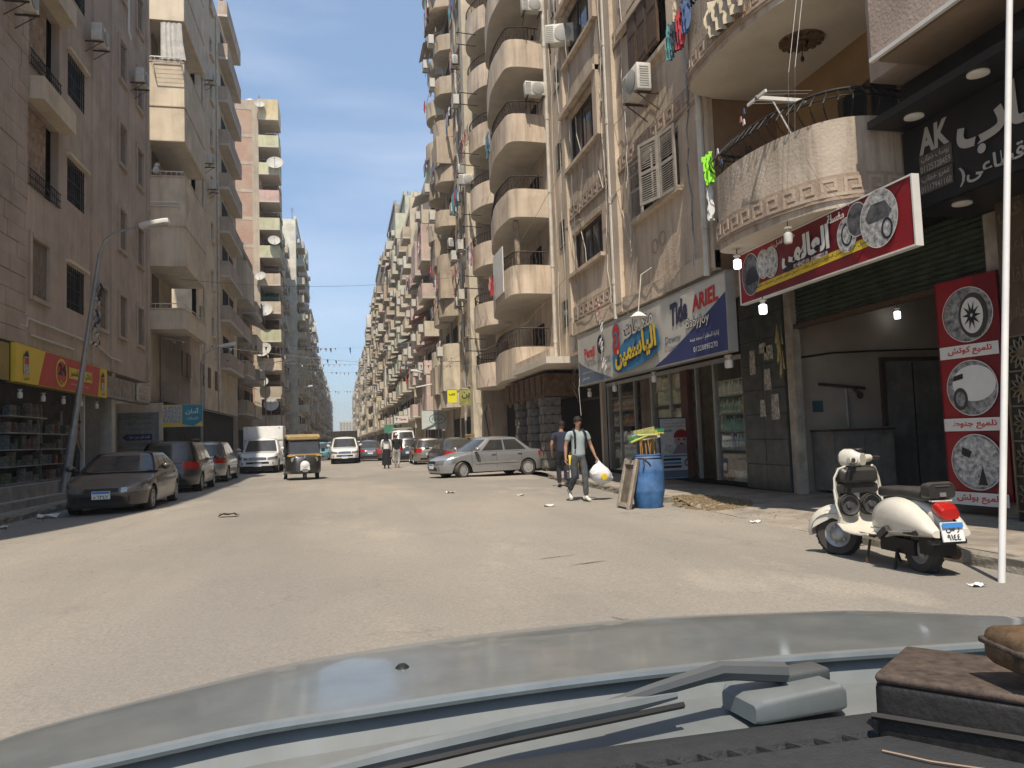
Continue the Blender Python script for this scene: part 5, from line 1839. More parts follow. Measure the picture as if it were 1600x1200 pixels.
def row_building(name, label, side, y0, y1, xf, H, wall, pars, bays, fl=3.0, z0=3.8, detail=2, seed=0, curved=False, short=None):
 """block in one of the two rows. bays: list of (kind, width) repeated along the front; kinds b balcony, w window, f fin, r recess. side +1 right, -1 left"""
 rr = random.Random(seed)
 t = thing(name, label, 'building', (0, 0, 0))
 X = lambda d: xf - side * d          # d metres out from the wall towards the street
 w = MB()
 xb = xf + side * 9
 w.box(min(xf, xb), max(xf, xb), y0, y1, 0, H)
 w.build('wall', WALLS[wall], t)
 cap = MB()
 x_a, x_b = sorted((X(.12), xf + side * .25))
 cap.box(x_a, x_b, y0 - .02, y1 + .02, H - .02, H + .5)
 cap.build('roof_parapet', WALLS[wall], t)
 nf = int((H - z0) / fl)
 tot = sum(b_[1] for b_ in bays)
 sc = (y1 - y0) / tot
 joined_w, joined_b, joined_d = MB(), MB(), MB()
 wm = {}
 y = y0
 for kind, wd in bays:
  wd *= sc
  yc = y + wd / 2
  if kind == 'f':
   d = MB()
   a, c = sorted((X(.55), xf))
   d.box(a, c, yc - wd / 2 + .02, yc + wd / 2 - .02, 0, H - .05)
   d.build('fin_wall', WALLS[rr.choice([wall, 'cream', 'buff'])], t)
  elif kind == 'p':
   MB().cyl((X(.1), yc, .2), (X(.1), yc, H - .3), .075, n=6).build('drain_pipe', M_PIPE, t)
  for k in range(nf):
   z = z0 + k * fl
   if kind == 'b':
    dp = rr.choice((1.0, 1.15, 1.25))
    b = MB() if detail == 2 else joined_b
    par = pars[rr.randrange(len(pars))] if rr.random() < .55 else pars[k % len(pars)]
    mi = 0 if detail == 2 else list(PAR).index(par)
    ci = 1 if detail == 2 else len(PAR)
    ya, yb = yc - wd * .46, yc + wd * .46
    hp = rr.choice((.95, 1.0, 1.05))
    def bx(d0, d1, a0, a1, b0, b1, m):
     q0, q1 = sorted((X(d0), X(d1)))
     b.box(q0, q1, a0, a1, b0, b1, m)
    if curved and detail == 2:
     path = []
     for q in range(9):
      f = q / 8
      dd = dp * (math.sin(math.pi * min(1, max(0, f))) ** .35)
      path.append((X(dd), ya + (yb - ya) * f))
     ribbon(b, path, z - .15, z + hp, mi)
     ip = [(p[0] + side * .12, p[1]) for p in path]
     ribbon(b, ip, z, z + hp, mi)
     b.add([(p[0], p[1], z + hp) for p in path] + [(p[0], p[1], z + hp) for p in ip], [(i, i + 1, 10 + i, 9 + i) for i in range(8)], mi)
     b.poly([(p[0], p[1], z - .15) for p in path], ci)
     b.poly([(p[0], p[1], z) for p in path], ci)
    else:
     bx(0, dp, ya, yb, z - .15, z, ci)
     bx(dp - .1, dp, ya, yb, z, z + hp, mi)
     bx(0, dp - .1, ya, ya + .1, z, z + hp, mi)
     bx(0, dp - .1, yb - .1, yb, z, z + hp, mi)
    u = rr.random()
    if u < .16:                                   # glazed or boarded in
     bx(dp - .08, dp - .02, ya, yb, z + hp, z + fl - .2, mi)
     bx(0, dp - .08, ya, ya + .06, z + hp, z + fl - .2, mi)
    elif u < .5:                                  # top rail on short posts
     bx(dp - .06, dp - .03, ya, yb, z + hp + .28, z + hp + .32, mi)
     for q in range(4):
      yy = ya + (yb - ya) * q / 3.02
      bx(dp - .06, dp - .03, yy, yy + .03, z + hp, z + hp + .28, mi)
    if detail == 2:
     b.build('balcony', [PAR[par], P_CEIL], t, fix=False)
     dd = MB()
     a, c = sorted((X(.03), X(-.02)))
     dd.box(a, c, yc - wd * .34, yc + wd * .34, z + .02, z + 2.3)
     dd.build('balcony_opening', M_DARK, t)  # flat dark panel on the wall, painted shade of a door recess
    else:
     a, c = sorted((X(.03), X(-.02)))
     joined_d.box(a, c, yc - wd * .34, yc + wd * .34, z + .02, z + 2.3)
    if rr.random() < (.42 if detail == 2 else .25) and k > 0:
     SPOTS.append(('l', X(dp + .15), yc + rr.uniform(-.4, .4), z + hp + .25 if rr.random() < .5 else z - .3, side, short))
    if rr.random() < (.30 if detail == 2 else .2):
     SPOTS.append(('a', X(dp - .55 + .5), ya + .5, z + .2, side, short))
    if side < 0 and rr.random() < (.10 if detail == 2 else .03):
     SPOTS.append(('d', X(dp - .1), ya + .2, z + hp + 1.0, side, short))
    if rr.random() < .2 and detail == 2:          # cloth or reed awning
     aw = MB()
     q0, q1, q2 = X(.1), X(dp + .45), X(dp + .4)
     aw.add([(q0, ya, z + fl - .35), (q1, ya, z + fl - 1.05), (q1, yb, z + fl - 1.0), (q0, yb, z + fl - .35)], [(0, 1, 2, 3)])
     aw.build('awning', CLOTH[rr.choice((0, 3, 6, 4))], t, fix=False)
   elif kind == 'w':
    ww, hh = min(1.3, wd * .55), 1.25
    a, c = sorted((X(.05), X(-.02)))
    a2, c2 = sorted((X(.06), X(.03)))
    if detail == 2:
     if 'f' not in wm:
      f_ = MB()
      for s_ in (-1, 1):
       f_.box(-.06, 0, s_ * ww / 2 - .04, s_ * ww / 2 + .04, -.02, hh + .04)
      f_.box(-.06, 0, -ww / 2 + .04, ww / 2 - .04, hh - .04, hh + .04)
      f_.box(-.14, 0, -ww / 2 - .1, ww / 2 + .1, -.1, -.021)
      f_.box(-.05, 0, -.03, .03, -.02, hh - .04)
      wm['f'] = f_.mesh('window', [random.choice([M_ALU, P_CREAM, M_WOOD])])
      wm['p'] = MB().box(-.03, -.005, -ww / 2 + .04, ww / 2 - .04, -.02, hh - .04).mesh('pane', [M_PANE])
     o = link_mesh('window', wm['f'], t, (xf, yc, z + 1.0), 0 if side > 0 else math.pi)
     link_mesh('pane', wm['p'], o)
    else:
     joined_w.box(a, c, yc - ww / 2, yc + ww / 2, z + 1.0, z + 1.0 + hh)
    if rr.random() < .34:
     SPOTS.append(('a', X(.05), yc + rr.uniform(-.3, .3), z + .2, side, short))
    if rr.random() < .12 and k:
     SPOTS.append(('l', X(.5), yc, z + .9, side, short))
  y += wd
 if joined_b.v:
  joined_b.build('balcony', list(PAR.values()) + [P_CEIL], t, kind='stuff', fix=False)
 if joined_d.v:
  joined_d.build('balcony_opening', M_DARK, t, kind='stuff', fix=False)
 if joined_w.v:
  joined_w.build('window', M_PANE, t, kind='stuff', fix=False)
 # shops and awnings at street level
 for q in range(max(1, int((y1 - y0) / 4.2))):
  ya = y0 + .3 + q * 4.2
  a, c = sorted((X(.03), X(-.03)))
  MB().box(a, c, ya, min(ya + 3.6, y1 - .1), .15, 2.7).build('shop_opening', M_DARK, t)  # solid dark panel; the unlit shop is painted, not hollow
 # roof clutter: stair house and antennas
 a, c = sorted((xf + side * 1.2, xf + side * 4))
 MB().box(a, c, (y0 + y1) / 2 - 1.5, (y0 + y1) / 2 + 1.5, H, H + 2.2).build('stair_house', WALLS[wall], t)
 an = MB()
 for q in range(3):
  yy = rr.uniform(y0 + 1, y1 - 1)
  hh = rr.uniform(1.2, 2.6)
  an.cyl((xf + side * .6, yy, H), (xf + side * .6, yy, H + hh), .03, n=4)
  for j in range(3):
   an.cyl((xf + side * .6 - .3, yy, H + hh - .2 - j * .25), (xf + side * .6 + .3, yy, H + hh - .2 - j * .25), .015, n=4)
 an.build('antenna', M_IRON, t)
 return t
SPOTS = []
RB = row_building
# ---- right row
RB('apartment_building', 'tall tan block with curved balconies and a sunlit fin wall beyond the restaurant', 1, 42, 58.5, 7.6, 38.5, 'tan', ['tan', 'cream', 'tan'], [('f', .7), ('w', 1.5), ('p', .4), ('w', 1.5), ('p', .4), ('w', 1.6), ('b', 2.4), ('p', .3), ('b', 2.6), ('w', 1.2)], 3.05, 3.6, 2, 11, True, 'the tall tan block')
RB('apartment_building', 'pink balconied block on the right behind the parked dark sedan', 1, 59.5, 74, 7.5, 23.5, 'rose', ['pink', 'pink', 'cream'], [('b', 3), ('w', 1.5), ('b', 3), ('p', .3), ('w', 1.5), ('b', 2.6)], 3.0, 3.6, 2, 23, False, 'the pink balconied block')
RB('apartment_building', 'cream and grey block with slim balconies right of the green one', 1, 75, 86, 7.4, 25.5, 'cream', ['cream', 'white', 'tan'], [('f', .5), ('b', 2.8), ('w', 1.6), ('b', 2.8), ('w', 1.2)], 3.0, 3.6, 2, 31, False, 'the cream and grey block')
RB('apartment_building', 'block with pale green balconies in the middle of the right row', 1, 87, 101, 7.4, 29.5, 'green', ['green', 'cream', 'green'], [('b', 3), ('w', 1.3), ('b', 3), ('w', 1.3), ('b', 3)], 3.0, 3.6, 2, 37, False, 'the pale green block')
RB('apartment_building', 'tall grey block beyond the pale green balconies', 1, 102, 119, 7.3, 33, 'grey', ['tan', 'cream', 'white'], [('w', 1.5), ('b', 3), ('w', 1.5), ('b', 3), ('p', .3), ('b', 3)], 3.0, 3.6, 1, 41, False, 'the right row')
yy, i = 120, 0
hs = [29, 33.5, 27, 31, 29, 30.5, 28, 31, 27.5, 30, 28, 31, 29, 30, 28, 30]
wn_ = ['buff', 'tan', 'cream', 'tan', 'grey', 'tan']
adj = ['buff', 'tan', 'cream', 'brownish', 'grey', 'sandy']
pos_ = ['first', 'second', 'third', 'fourth', 'fifth', 'sixth', 'seventh', 'eighth', 'ninth', 'tenth', 'eleventh', 'twelfth', 'thirteenth', 'fourteenth', 'fifteenth', 'sixteenth']
while yy < 470:
 L_ = 15 + (i * 7) % 9 + (10 if yy > 250 else 0)
 RB('apartment_building', '%s many-balconied block, %s one past the tall grey block of the right row' % (adj[i % 6], pos_[i]), 1, yy, yy + L_ - .8, 7.0 + (i % 3) * .3 - min(1.2, yy / 500), hs[i], wn_[i % 6], [['cream', 'tan', 'white'], ['tan', 'yellow', 'cream'], ['white', 'cream', 'tan']][i % 3], [('b', 3), ('w', 1.4), ('b', 3), ('w', 1.2), ('b', 2.8)], 3.0, 3.6, 1, 50 + i, False, 'the right row')
 yy += L_
 i += 1
# ---- left row
RB('apartment_building', 'low dark block with solid balconies left of the brick end wall', -1, 61.5, 76, -8.3, 18, 'brown', ['tan', 'tan', 'cream'], [('b', 4), ('w', 1.5), ('b', 4), ('w', 1.4)], 3.0, 3.9, 2, 71, False, 'the low dark block')
RB('apartment_building', 'grey block right behind the brick block on the left', -1, 105, 124, -8.9, 34, 'grey', ['tan', 'cream', 'white'], [('b', 3), ('w', 1.4), ('b', 3), ('p', .3), ('w', 1.4), ('b', 3)], 3.0, 3.6, 1, 73, False, 'the left row')
mint = RB('apartment_building', 'tall block with a pale mint green end wall in the left row', -1, 126, 146, -6.9, 37.5, 'mint', ['green', 'white', 'cream'], [('w', 1.4), ('b', 3), ('w', 1.4), ('b', 3), ('b', 3)], 3.0, 3.6, 1, 79, False, 'the left row')
yy, i = 147, 0
hl = [37, 31, 33, 36, 29, 33, 30, 31, 29, 32, 30, 31, 30, 31, 29, 30]
while yy < 520:
 L_ = 17 + (i * 5) % 8 + (14 if yy > 260 else 0)
 RB('apartment_building', '%s shaded block, %s one past the mint green end wall in the left row' % (adj[(i + 2) % 6], pos_[i]), -1, yy, yy + L_ - .8, -7.7 - (i % 3) * .25, hl[i], wn_[(i + 2) % 6], [['cream', 'tan', 'white'], ['tan', 'yellow', 'cream'], ['white', 'cream', 'tan']][i % 3], [('b', 3), ('w', 1.4), ('b', 3), ('w', 1.2), ('b', 2.8)], 3.0, 3.6, 1, 90 + i, False, 'the left row')
 yy += L_
 i += 1
# the pale block that closes the street
fb = thing('apartment_building', 'small cream block closing the far end of the street', 'building')
MB().box(-5, 22, 960, 985, -4, 27).build('wall', WALLS['cream'], fb)
j = MB()
for k in range(8):
 for q in range(7):
  j.box(-3.4 + q * 3.6, -1.8 + q * 3.6, 959.7, 960, 1.5 + k * 3.1, 3.2 + k * 3.1)
j.build('window', M_PANE, fb, kind='stuff')

# fittings collected while the facades were laid out: nearest first, thinned with distance
SPOTS.sort(key=lambda s: s[2])
na = nl = nd = 0
for kd, x, y, z, side, short in SPOTS:
 far = 'far down the street' if y > 120 else 'on the facade of ' + (short or 'the row')
 st_ = 'far' if y > 120 or not short or 'row' in short else ['first', 'second', 'third', 'fourth', 'fifth', 'sixth', 'seventh', 'eighth', 'ninth', 'tenth', 'eleventh', 'twelfth'][max(0, min(11, int((z - 3.4) / 3)))] + ' storey'
 if st_ != 'far':
  far = 'on the %s of %s' % (st_, short)
 if kd == 'a' and na < 150:
  small_ac(x, y, z, side, 'white air conditioner ' + far, 'air conditioners ' + far)
  na += 1
 elif kd == 'l' and nl < 90:
  laundry(x, y, z, int(y * 3 + z), 'line of mixed laundry ' + far, 'laundry ' + far)
  nl += 1
 elif kd == 'd' and nd < 60:
  dish(x, y - .2, z, .55, 'white satellite dish ' + far, 'satellite dishes ' + far)
  nd += 1
# hand-placed fittings seen singly on the nearer right facades
ac(6.55, 21.25, 12.75, 1, 'air conditioner with pale grille high at the far edge of the Greek key block', rz=R(70))
ac(6.6, 14.9, 8.45, 1, 'white air conditioner below the wooden shutters of the Greek key block')
ac(7.75, 29.32, 14.9, 1, 'air conditioner let into the end of the upper curved balcony', rz=R(90))
ac(7.75, 29.32, 18.4, 1, 'air conditioner in the end of the topmost visible curved balcony', rz=R(90))
ac(7.1, 42.3, 15.6, 1, 'white air conditioner halfway up the sunlit fin wall', rz=R(80))
for i, (y, z) in enumerate(((46, 24.5), (45, 17.2), (52, 22.6), (55, 29.5), (50, 14.0), (53.5, 26.0), (47.5, 9.6))):
 ac(7.55, y, z, 1, '%s air conditioner %s on the tall tan block' % (['boxy', 'weathered', 'pale', 'high', 'low', 'slim', 'lowest'][i], ['above the middle', 'below the middle', 'near the far corner', 'by the top laundry', 'above the pink balconies', 'at the skyline edge', 'near the yellow sign'][i]))
laundry(6.2, 51.5, 31.5, 1, 'red and white laundry against the sky at the top of the tall tan block', s=1.5)
laundry(6.9, 45.6, 16.5, 0, 'long white and red washing hung midway on the tall tan block', s=1.4)
laundry(6.7, 44.6, 11.6, 3, 'red clothes hanging low on the tall tan block beside the fin wall', s=1.5)
laundry(6.2, 61, 17.8, 4, 'grey washing bundle on the top pink balcony', s=1.4)

# loose cables running and sagging along the near right facades
rc = random.Random(31)
CB = []
for i, (x, ya, yb, z, sag) in enumerate(((6.5, 12.6, 21.3, 4.75, .25), (6.48, 13, 21.4, 7.45, .3), (6.5, 12.6, 21.4, 9.0, .2), (6.7, 21.4, 42.2, 9.6, .9), (6.75, 21.4, 42.2, 6.3, .8), (6.5, 29.5, 58, 12.6, 1.2), (6.9, 37, 58, 7.4, 1.0), (6.4, 42.2, 58, 16.5, .9))):
 pts = []
 for j in range(25):
  f = j / 24
  pts.append((x + rc.uniform(-.03, .03), ya + (yb - ya) * f, z - sag * 4 * f * (1 - f) + .03 * math.sin(j * 1.9 + i)))
 MB().tube(pts, .008, 4).build('facade_cable', [M_GALV, M_PIPE][i % 2], label=['cable sagging just above the detergent sign', 'cable along the first key band of the Greek key block', 'cable under the upper windows of the Greek key block', 'cable sagging past the third curved balcony', 'cable sagging past the second curved balcony', 'long cable sagging across the curved balcony fronts', 'low cable sagging in front of the tall tan block', 'high cable sagging in front of the tall tan block'][i], cat='cable')
for i, (x, y, z0, z1) in enumerate(((6.56, 20.6, 14, 4.6), (6.56, 17.9, 13, 4.6), (6.57, 16.4, 12, 5.4), (6.55, 13.2, 11, 4.5), (8.36, 27.7, 20, 4.4), (8.36, 28.6, 22, 4.2), (7.55, 43.4, 30, 3), (7.55, 44.6, 28, 3.2), (7.52, 45.2, 26, 4), (7.5, 47.6, 32, 3))):
 pts = [(x - .03 + rc.uniform(-.03, .02), y + .05 * math.sin(j * .8 + i) + rc.uniform(-.02, .02), z0 + (z1 - z0) * j / 20) for j in range(21)]
 MB().tube(pts, rc.choice((.012, .018, .03)), 5).build('riser_cable', [M_GALV, M_PIPE, M_PIPE][i % 3], bR if y < 22 else (bC if y < 40 else None), label=None if y < 40 else 'thin riser running up the tall tan block, %s from the fin wall' % ['first', 'second', 'third', 'fourth'][i - 6], cat=None if y < 40 else 'cable')
# drying lines hung outside the curved balconies
for i, (x, y, z, k, lb) in enumerate(((6.3, 31.5, 14.4, 2, 'washing on the fourth curved balcony of the restaurant block'), (6.35, 32.2, 8.3, 5, 'two cloths on the second curved balcony of the restaurant block'), (6.6, 39.2, 17.6, 3, 'washing on the small curved balcony beside the fin wall'), (6.6, 39.0, 11.4, 4, 'washing on the lower small curved balcony beside the fin wall'))):
 laundry(x, y, z, k, lb, s=1.1)
# ================================================================== VEHICLES
def paint(name, col, dust=.25, metal=.35, rough=.28):
 return mat('paint_' + name, col, rough, metal, var=.03, scale=2, dust=dust, coat=.6, spec=.5, objco=True)
M_AGL = mat('car_glass', (.018, .022, .025), .05, var=0, dust=.12, spec=.7, objco=True)
M_LAMP = mat('headlamp', (.34, .34, .33), .1, .5, var=.1, scale=20, coat=.8)
M_RED = mat('tail_lamp_red', (.42, .015, .012), .2, var=.1, scale=20, coat=.6)
M_CHR = mat('chrome', (.6, .6, .6), .2, .9, var=.05)
M_RIM = mat('alloy_rim', (.40, .40, .39), .4, .5, var=.1, scale=15, dust=.2)
M_PLW = mat('plate_white', (.72, .72, .70), .5, var=.03)
M_PLB = mat('plate_blue', (.05, .22, .55), .5, var=.03)
M_SEAM = mat('panel_seam', (.01, .01, .01), .8, var=0)

def lerp_tab(tab, x):
 if x <= tab[0][0]:
  return tab[0][1]
 for i in range(1, len(tab)):
  if x <= tab[i][0]:
   f = (x - tab[i - 1][0]) / (tab[i][0] - tab[i - 1][0])
   f = f * f * (3 - 2 * f)
   return tab[i - 1][1] + f * (tab[i][1] - tab[i - 1][1])
 return tab[-1][1]

WHEELS = {}
def wheel(parent, x, y, r, wd, rim_m, steer=0.0, spokes=5):
 key = (round(r, 2), round(wd, 2), rim_m.name, spokes)
 if key not in WHEELS:
  t = MB().lathe((0, 0, 0), [(r * .62, -wd / 2), (r * .93, -wd / 2), (r, -wd * .3), (r, wd * .3), (r * .93, wd / 2), (r * .62, wd / 2)], 28, 0, 'y', False)
  rm = MB().lathe((0, 0, 0), [(r * .63, wd * .46), (r * .57, wd * .42), (r * .54, wd * .25), (r * .16, wd * .30), (0, wd * .36)], 24, 1, 'y', False)
  if spokes > 6:
   rm.lathe((0, 0, 0), [(r * .56, wd * .36), (r * .40, wd * .44), (0, wd * .46)], 24, 0, 'y', False)
  rm.lathe((0, 0, 0), [(r * .66, wd * .40), (r * .655, wd * .515), (r * .58, wd * .50), (r * .56, wd * .3)], 28, 0, 'y', False)
  for k in range(spokes):
   a = 2 * math.pi * k / spokes
   M = Matrix.Rotation(a, 4, 'Y') @ Matrix.Translation((r * .35, wd * .37, 0))
   rm.obox(M, r * .26, wd * .08, r * (.11 if spokes < 7 else .05), 0)
  rm.lathe((0, 0, 0), [(r * .17, wd * .3), (r * .16, wd * .47), (0, wd * .48)], 14, 0, 'y')
  WHEELS[key] = (t.mesh('wheel', [M_RUB]), rm.mesh('rim', [rim_m, M_BLACK]))
 tm, rmm = WHEELS[key]
 o = link_mesh('wheel', tm, parent, (x, y, r), (0 if y > 0 else math.pi) + steer)
 link_mesh('rim', rmm, o)
 return o

class Car:
 def __init__(s, name, label, cat, p, pm, loc, rz, group=None):
  s.t = thing(name, label, cat, (*loc, 0), rz, group)
  s.p, s.pm = p, pm
  s.L, s.W, s.H = p['L'], p['W'], p['H']
  s.a, s.b = s.L / 2, s.W / 2
  s.n = p.get('n', 5.0)
  pts = []
  # quarter from front centre to the side, then along the side
  for i in range(9):
   v = i / 8 * .93
   pts.append((s.a * (1 - v ** s.n) ** (1 / s.n), s.b * v))
  xs = []
  x = pts[-1][0] - .05
  while x > -pts[-1][0]:
   xs.append(x)
   x -= .055
  for x in xs:
   pts.append((x, s.b * (1 - abs(x / s.a) ** s.n) ** (1 / s.n)))
  for i in range(8, -1, -1):
   v = i / 8 * .93
   pts.append((-s.a * (1 - v ** s.n) ** (1 / s.n), s.b * v))
  s.half = pts
  s.arc = [0]
  for i in range(1, len(pts)):
   s.arc.append(s.arc[-1] + math.dist(pts[i], pts[i - 1]))
  s.ztab = p['top']
  s.body()

 def ztop(s, x):
  return lerp_tab(s.ztab, x / s.a)

 def scale(s, x, y, z):
  p = s.p
  zr = (z - .2) / max(.1, (p['belt'] - .2))
  ky = 1 - .055 * max(0, .35 - zr) ** 1.0 * 2 - p.get('tumble', .06) * max(0, zr - .55) ** 1.5 * 2
  fx = abs(x / s.a) ** 6
  kx = 1 - fx * (p.get('nose', .10) if x > 0 else p.get('tail', .06)) * max(0, zr - .45) ** 1.3 * 1.6 - fx * .03 * max(0, .3 - zr) * 3
  kb = 1 - fx * .0
  return x * kx, y * ky * kb

 def zlow(s, x):
  p = s.p
  z = p['sill']
  for wx_ in (p['wf'], p['wr']):
   d = abs(x - wx_)
   ra = p['rw'] * 1.16
   if d < ra:
    z = max(z, p['rw'] + math.sqrt(ra * ra - d * d) * .98 - .0)
  return z

 def at(s, arc, z, off=0.0, side=1):
  """point on the shell: arc length from the front centre along one side"""
  arc = max(0, min(s.arc[-1], arc))
  for i in range(1, len(s.arc)):
   if s.arc[i] >= arc:
    f = (arc - s.arc[i - 1]) / (s.arc[i] - s.arc[i - 1])
    x = s.half[i - 1][0] + f * (s.half[i][0] - s.half[i - 1][0])
    y = s.half[i - 1][1] + f * (s.half[i][1] - s.half[i - 1][1])
    tx, ty = s.half[i][0] - s.half[i - 1][0], s.half[i][1] - s.half[i - 1][1]
    break
  l_ = math.hypot(tx, ty)
  X, Y = s.scale(x, y, z)
  return (X + ty / l_ * off, side * (Y - tx / l_ * off), z)

 def s_of_x(s, x):
  for i in range(9, len(s.half)):
   if s.half[i][0] <= x:
    f = (s.half[i - 1][0] - x) / (s.half[i - 1][0] - s.half[i][0])
    return s.arc[i - 1] + f * (s.arc[i] - s.arc[i - 1])
  return s.arc[-1]

 def patch(s, mb, s0, s1, z0, z1, off=.006, side=1, mi=0, nu=8, nv=4, taper=None):
  """skin patch; arc may be negative to cross the front centre. taper(f)->(z0,z1) shapes it along its length"""
  vs_ = []
  for j in range(nv + 1):
   for i in range(nu + 1):
    f = i / nu
    a, b_ = taper(f) if taper else (z0, z1)
    z = a + (b_ - a) * j / nv
    q = s0 + (s1 - s0) * f
    vs_.append(s.at(abs(q), z, off, side if q >= 0 else -side))
  mb.add(vs_, [(j * (nu + 1) + i, j * (nu + 1) + i + 1, (j + 1) * (nu + 1) + i + 1, (j + 1) * (nu + 1) + i) for j in range(nv) for i in range(nu)], mi, True)

 def body(s):
  p = s.p
  b = MB()
  rows = 9
  hp = s.half
  n = len(hp)
  for side in (1, -1):
   vs_ = []
   for j in range(rows + 1):
    for (x, y) in hp:
     z0, z1 = s.zlow(x), s.ztop(x)
     z = z0 + (z1 - z0) * (j / rows)
     X, Y = s.scale(x, y, z)
     e = max(0, (j / rows - .82) / .18)
     X *= 1 - .012 * e * e
     Y *= 1 - .035 * e * e
     vs_.append((X, side * Y, z + (0.0 if j < rows else .0)))
   b.add(vs_, [(j * n + i, j * n + i + 1, (j + 1) * n + i + 1, (j + 1) * n + i) for j in range(rows) for i in range(n - 1)], 0, True)
  K = 8
  vs_ = []
  for (x, y) in hp:
   z1 = s.ztop(x)
   X, Y = s.scale(x, y, z1)
   X *= .988
   Y *= .965
   for k in range(K + 1):
    f = 2 * k / K - 1
    vs_.append((X, Y * f, z1 + .035 * (1 - f * f) * min(1, y / s.b + .1)))
  b.add(vs_, [(i * (K + 1) + k, i * (K + 1) + k + 1, (i + 1) * (K + 1) + k + 1, (i + 1) * (K + 1) + k) for i in range(n - 1) for k in range(K)], 0, True)
  b.build('body', s.pm, s.t)
  u = MB().box(-s.a * .93, s.a * .93, -s.b * .70, s.b * .70, .17, .52)
  u.build('underbody', M_BLACK, s.t)
  for wx_ in (p['wf'], p['wr']):
   for sd in (1, -1):
    st = p.get('steer', 0) if wx_ == p['wf'] else 0
    wheel(s.t, wx_, sd * (s.b - p.get('ww', .2) / 2 - .035), p['rw'], p.get('ww', .2), p.get('rim', M_RIM), st, p.get('spokes', 5))

 # ---- cabin with glass
 def cab_pt(s, c, where, u, t, off=0.0):
  """c: dict base/roof front & rear x, widths, z; where: 'f','r' (u across -1..1) or side +1/-1 (u 0 front .. 1 rear)"""
  bow = 1 - (1 - t) ** 1.6 if False else t
  xf = c['xf0'] + (c['xf1'] - c['xf0']) * t
  xr = c['xr0'] + (c['xr1'] - c['xr0']) * t
  w_ = (c['w0'] + (c['w1'] - c['w0']) * t ** 1.25) / 2
  xc, ha = (xf + xr) / 2, (xf - xr) / 2
  nn = c.get('n', 6)
  zr = c['z1'] - c.get('arch', .04) * 0
  if where in ('f', 'r'):
   v = max(-.999, min(.999, u))
   y = v * w_
   q = (1 - abs(v) ** nn) ** (1 / nn)
   x = xc + (ha * q + off) * (1 if where == 'f' else -1)
   x -= (.10 * v * v) * (1 if where == 'f' else -1)
  else:
   f = max(-.999, min(.999, 1 - 2 * u))
   x = xc + ha * f
   y = where * (w_ * (1 - abs(f) ** (nn * 2)) ** (1 / (nn * 2)) + off)
  z = c['z0'] + (c['z1'] - c['z0']) * t
  if where in ('f', 'r'):
   pass
  return (x, y, z)

 def cabin(s, c, name='cabin', glass=True):
  b = MB()
  T = 8
  ring = []
  for i in range(9):
   ring.append(('f', -.92 + 1.84 * i / 8))
  for i in range(15):
   ring.append((1, .035 + .93 * i / 14))
  for i in range(9):
   ring.append(('r', .92 - 1.84 * i / 8))
  for i in range(15):
   ring.append((-1, .965 - .93 * i / 14))
  N = len(ring)
  vs_ = []
  for j in range(T + 1):
   for w_, u in ring:
    vs_.append(s.cab_pt(c, w_, u, j / T))
  b.add(vs_, [(j * N + i, j * N + (i + 1) % N, (j + 1) * N + (i + 1) % N, (j + 1) * N + i) for j in range(T) for i in range(N)], 0, True)
  # crowned roof
  top = vs_[-N:]
  cx = sum(q[0] for q in top) / N
  prev = top
  base = len(b.v)
  rings = [top]
  for k, f in enumerate((.94, .8, .5, .2)):
   rings.append([(cx + (q[0] - cx) * f, q[1] * f, c['z1'] + c.get('crown', .06) * (1 - f * f)) for q in top])
  vv = [q for r_ in rings for q in r_] + [(cx, 0, c['z1'] + c.get('crown', .06))]
  b.add(vv, [(k * N + i, k * N + (i + 1) % N, (k + 1) * N + (i + 1) % N, (k + 1) * N + i) for k in range(len(rings) - 1) for i in range(N)] + [((len(rings) - 1) * N + i, (len(rings) - 1) * N + (i + 1) % N, len(vv) - 1) for i in range(N)], 0, True)
  b.build(name, c.get('m', s.pm), s.t)
  def gp(nm, w_, u0, u1, t0, t1, taper=None, nu=10, m=M_AGL, off=.007):
   g_ = MB()
   vs2 = []
   for j in range(5):
    for i in range(nu + 1):
     f = i / nu
     a, d = taper(f) if taper else (t0, t1)
     t = a + (d - a) * j / 4
     uu0, uu1 = (u0(t), u1(t)) if callable(u0) else (u0, u1)
     vs2.append(s.cab_pt(c, w_, uu0 + (uu1 - uu0) * f, t, off))
   g_.add(vs2, [(j * (nu + 1) + i, j * (nu + 1) + i + 1, (j + 1) * (nu + 1) + i + 1, (j + 1) * (nu + 1) + i) for j in range(4) for i in range(nu)], 0, True)
   return g_.build(nm, m, s.t, fix=False)
  if glass:
   gp('windscreen', 'f', -.86, .86, .06, .90)
   if c.get('rear', True):
    gp('rear_window', 'r', -.82, .82, .12, .88)
   for sd in (1, -1):
    for u0, u1 in c['side']:
     gp('side_window', sd, u0, u1, .10, .86)
  return c

 def stripe(s, nm, m, segs, off=.006):
  b = MB()
  for a in segs:
   s.patch(b, *a[:4], off=off, side=a[4] if len(a) > 4 else 1, mi=0, nu=a[5] if len(a) > 5 else 6, taper=a[6] if len(a) > 6 else None)
  return b.build(nm, m, s.t, fix=False)

 def seams(s, xs, z0=.3):
  b = MB()
  for sd in (1, -1):
   for x in xs:
    q = s.s_of_x(x)
    s.patch(b, q - .005, q + .005, max(z0, s.zlow(x) + .02), s.ztop(x) - .02, .003, sd, 0, 1, 6)
  b.build('door_seam', M_SEAM, s.t, fix=False)

 def handles(s, xs, z, m):
  for sd in (1, -1):
   for x in xs:
    q = s.s_of_x(x)
    p_ = s.at(q, z, .0, sd)
    b = MB().box(-.085, .085, -.004, .03, -.014, .014)
    o = b.build('door_handle', m, s.t)
    o.location = p_
    o.rotation_euler = (0, 0, 0 if sd > 0 else math.pi)

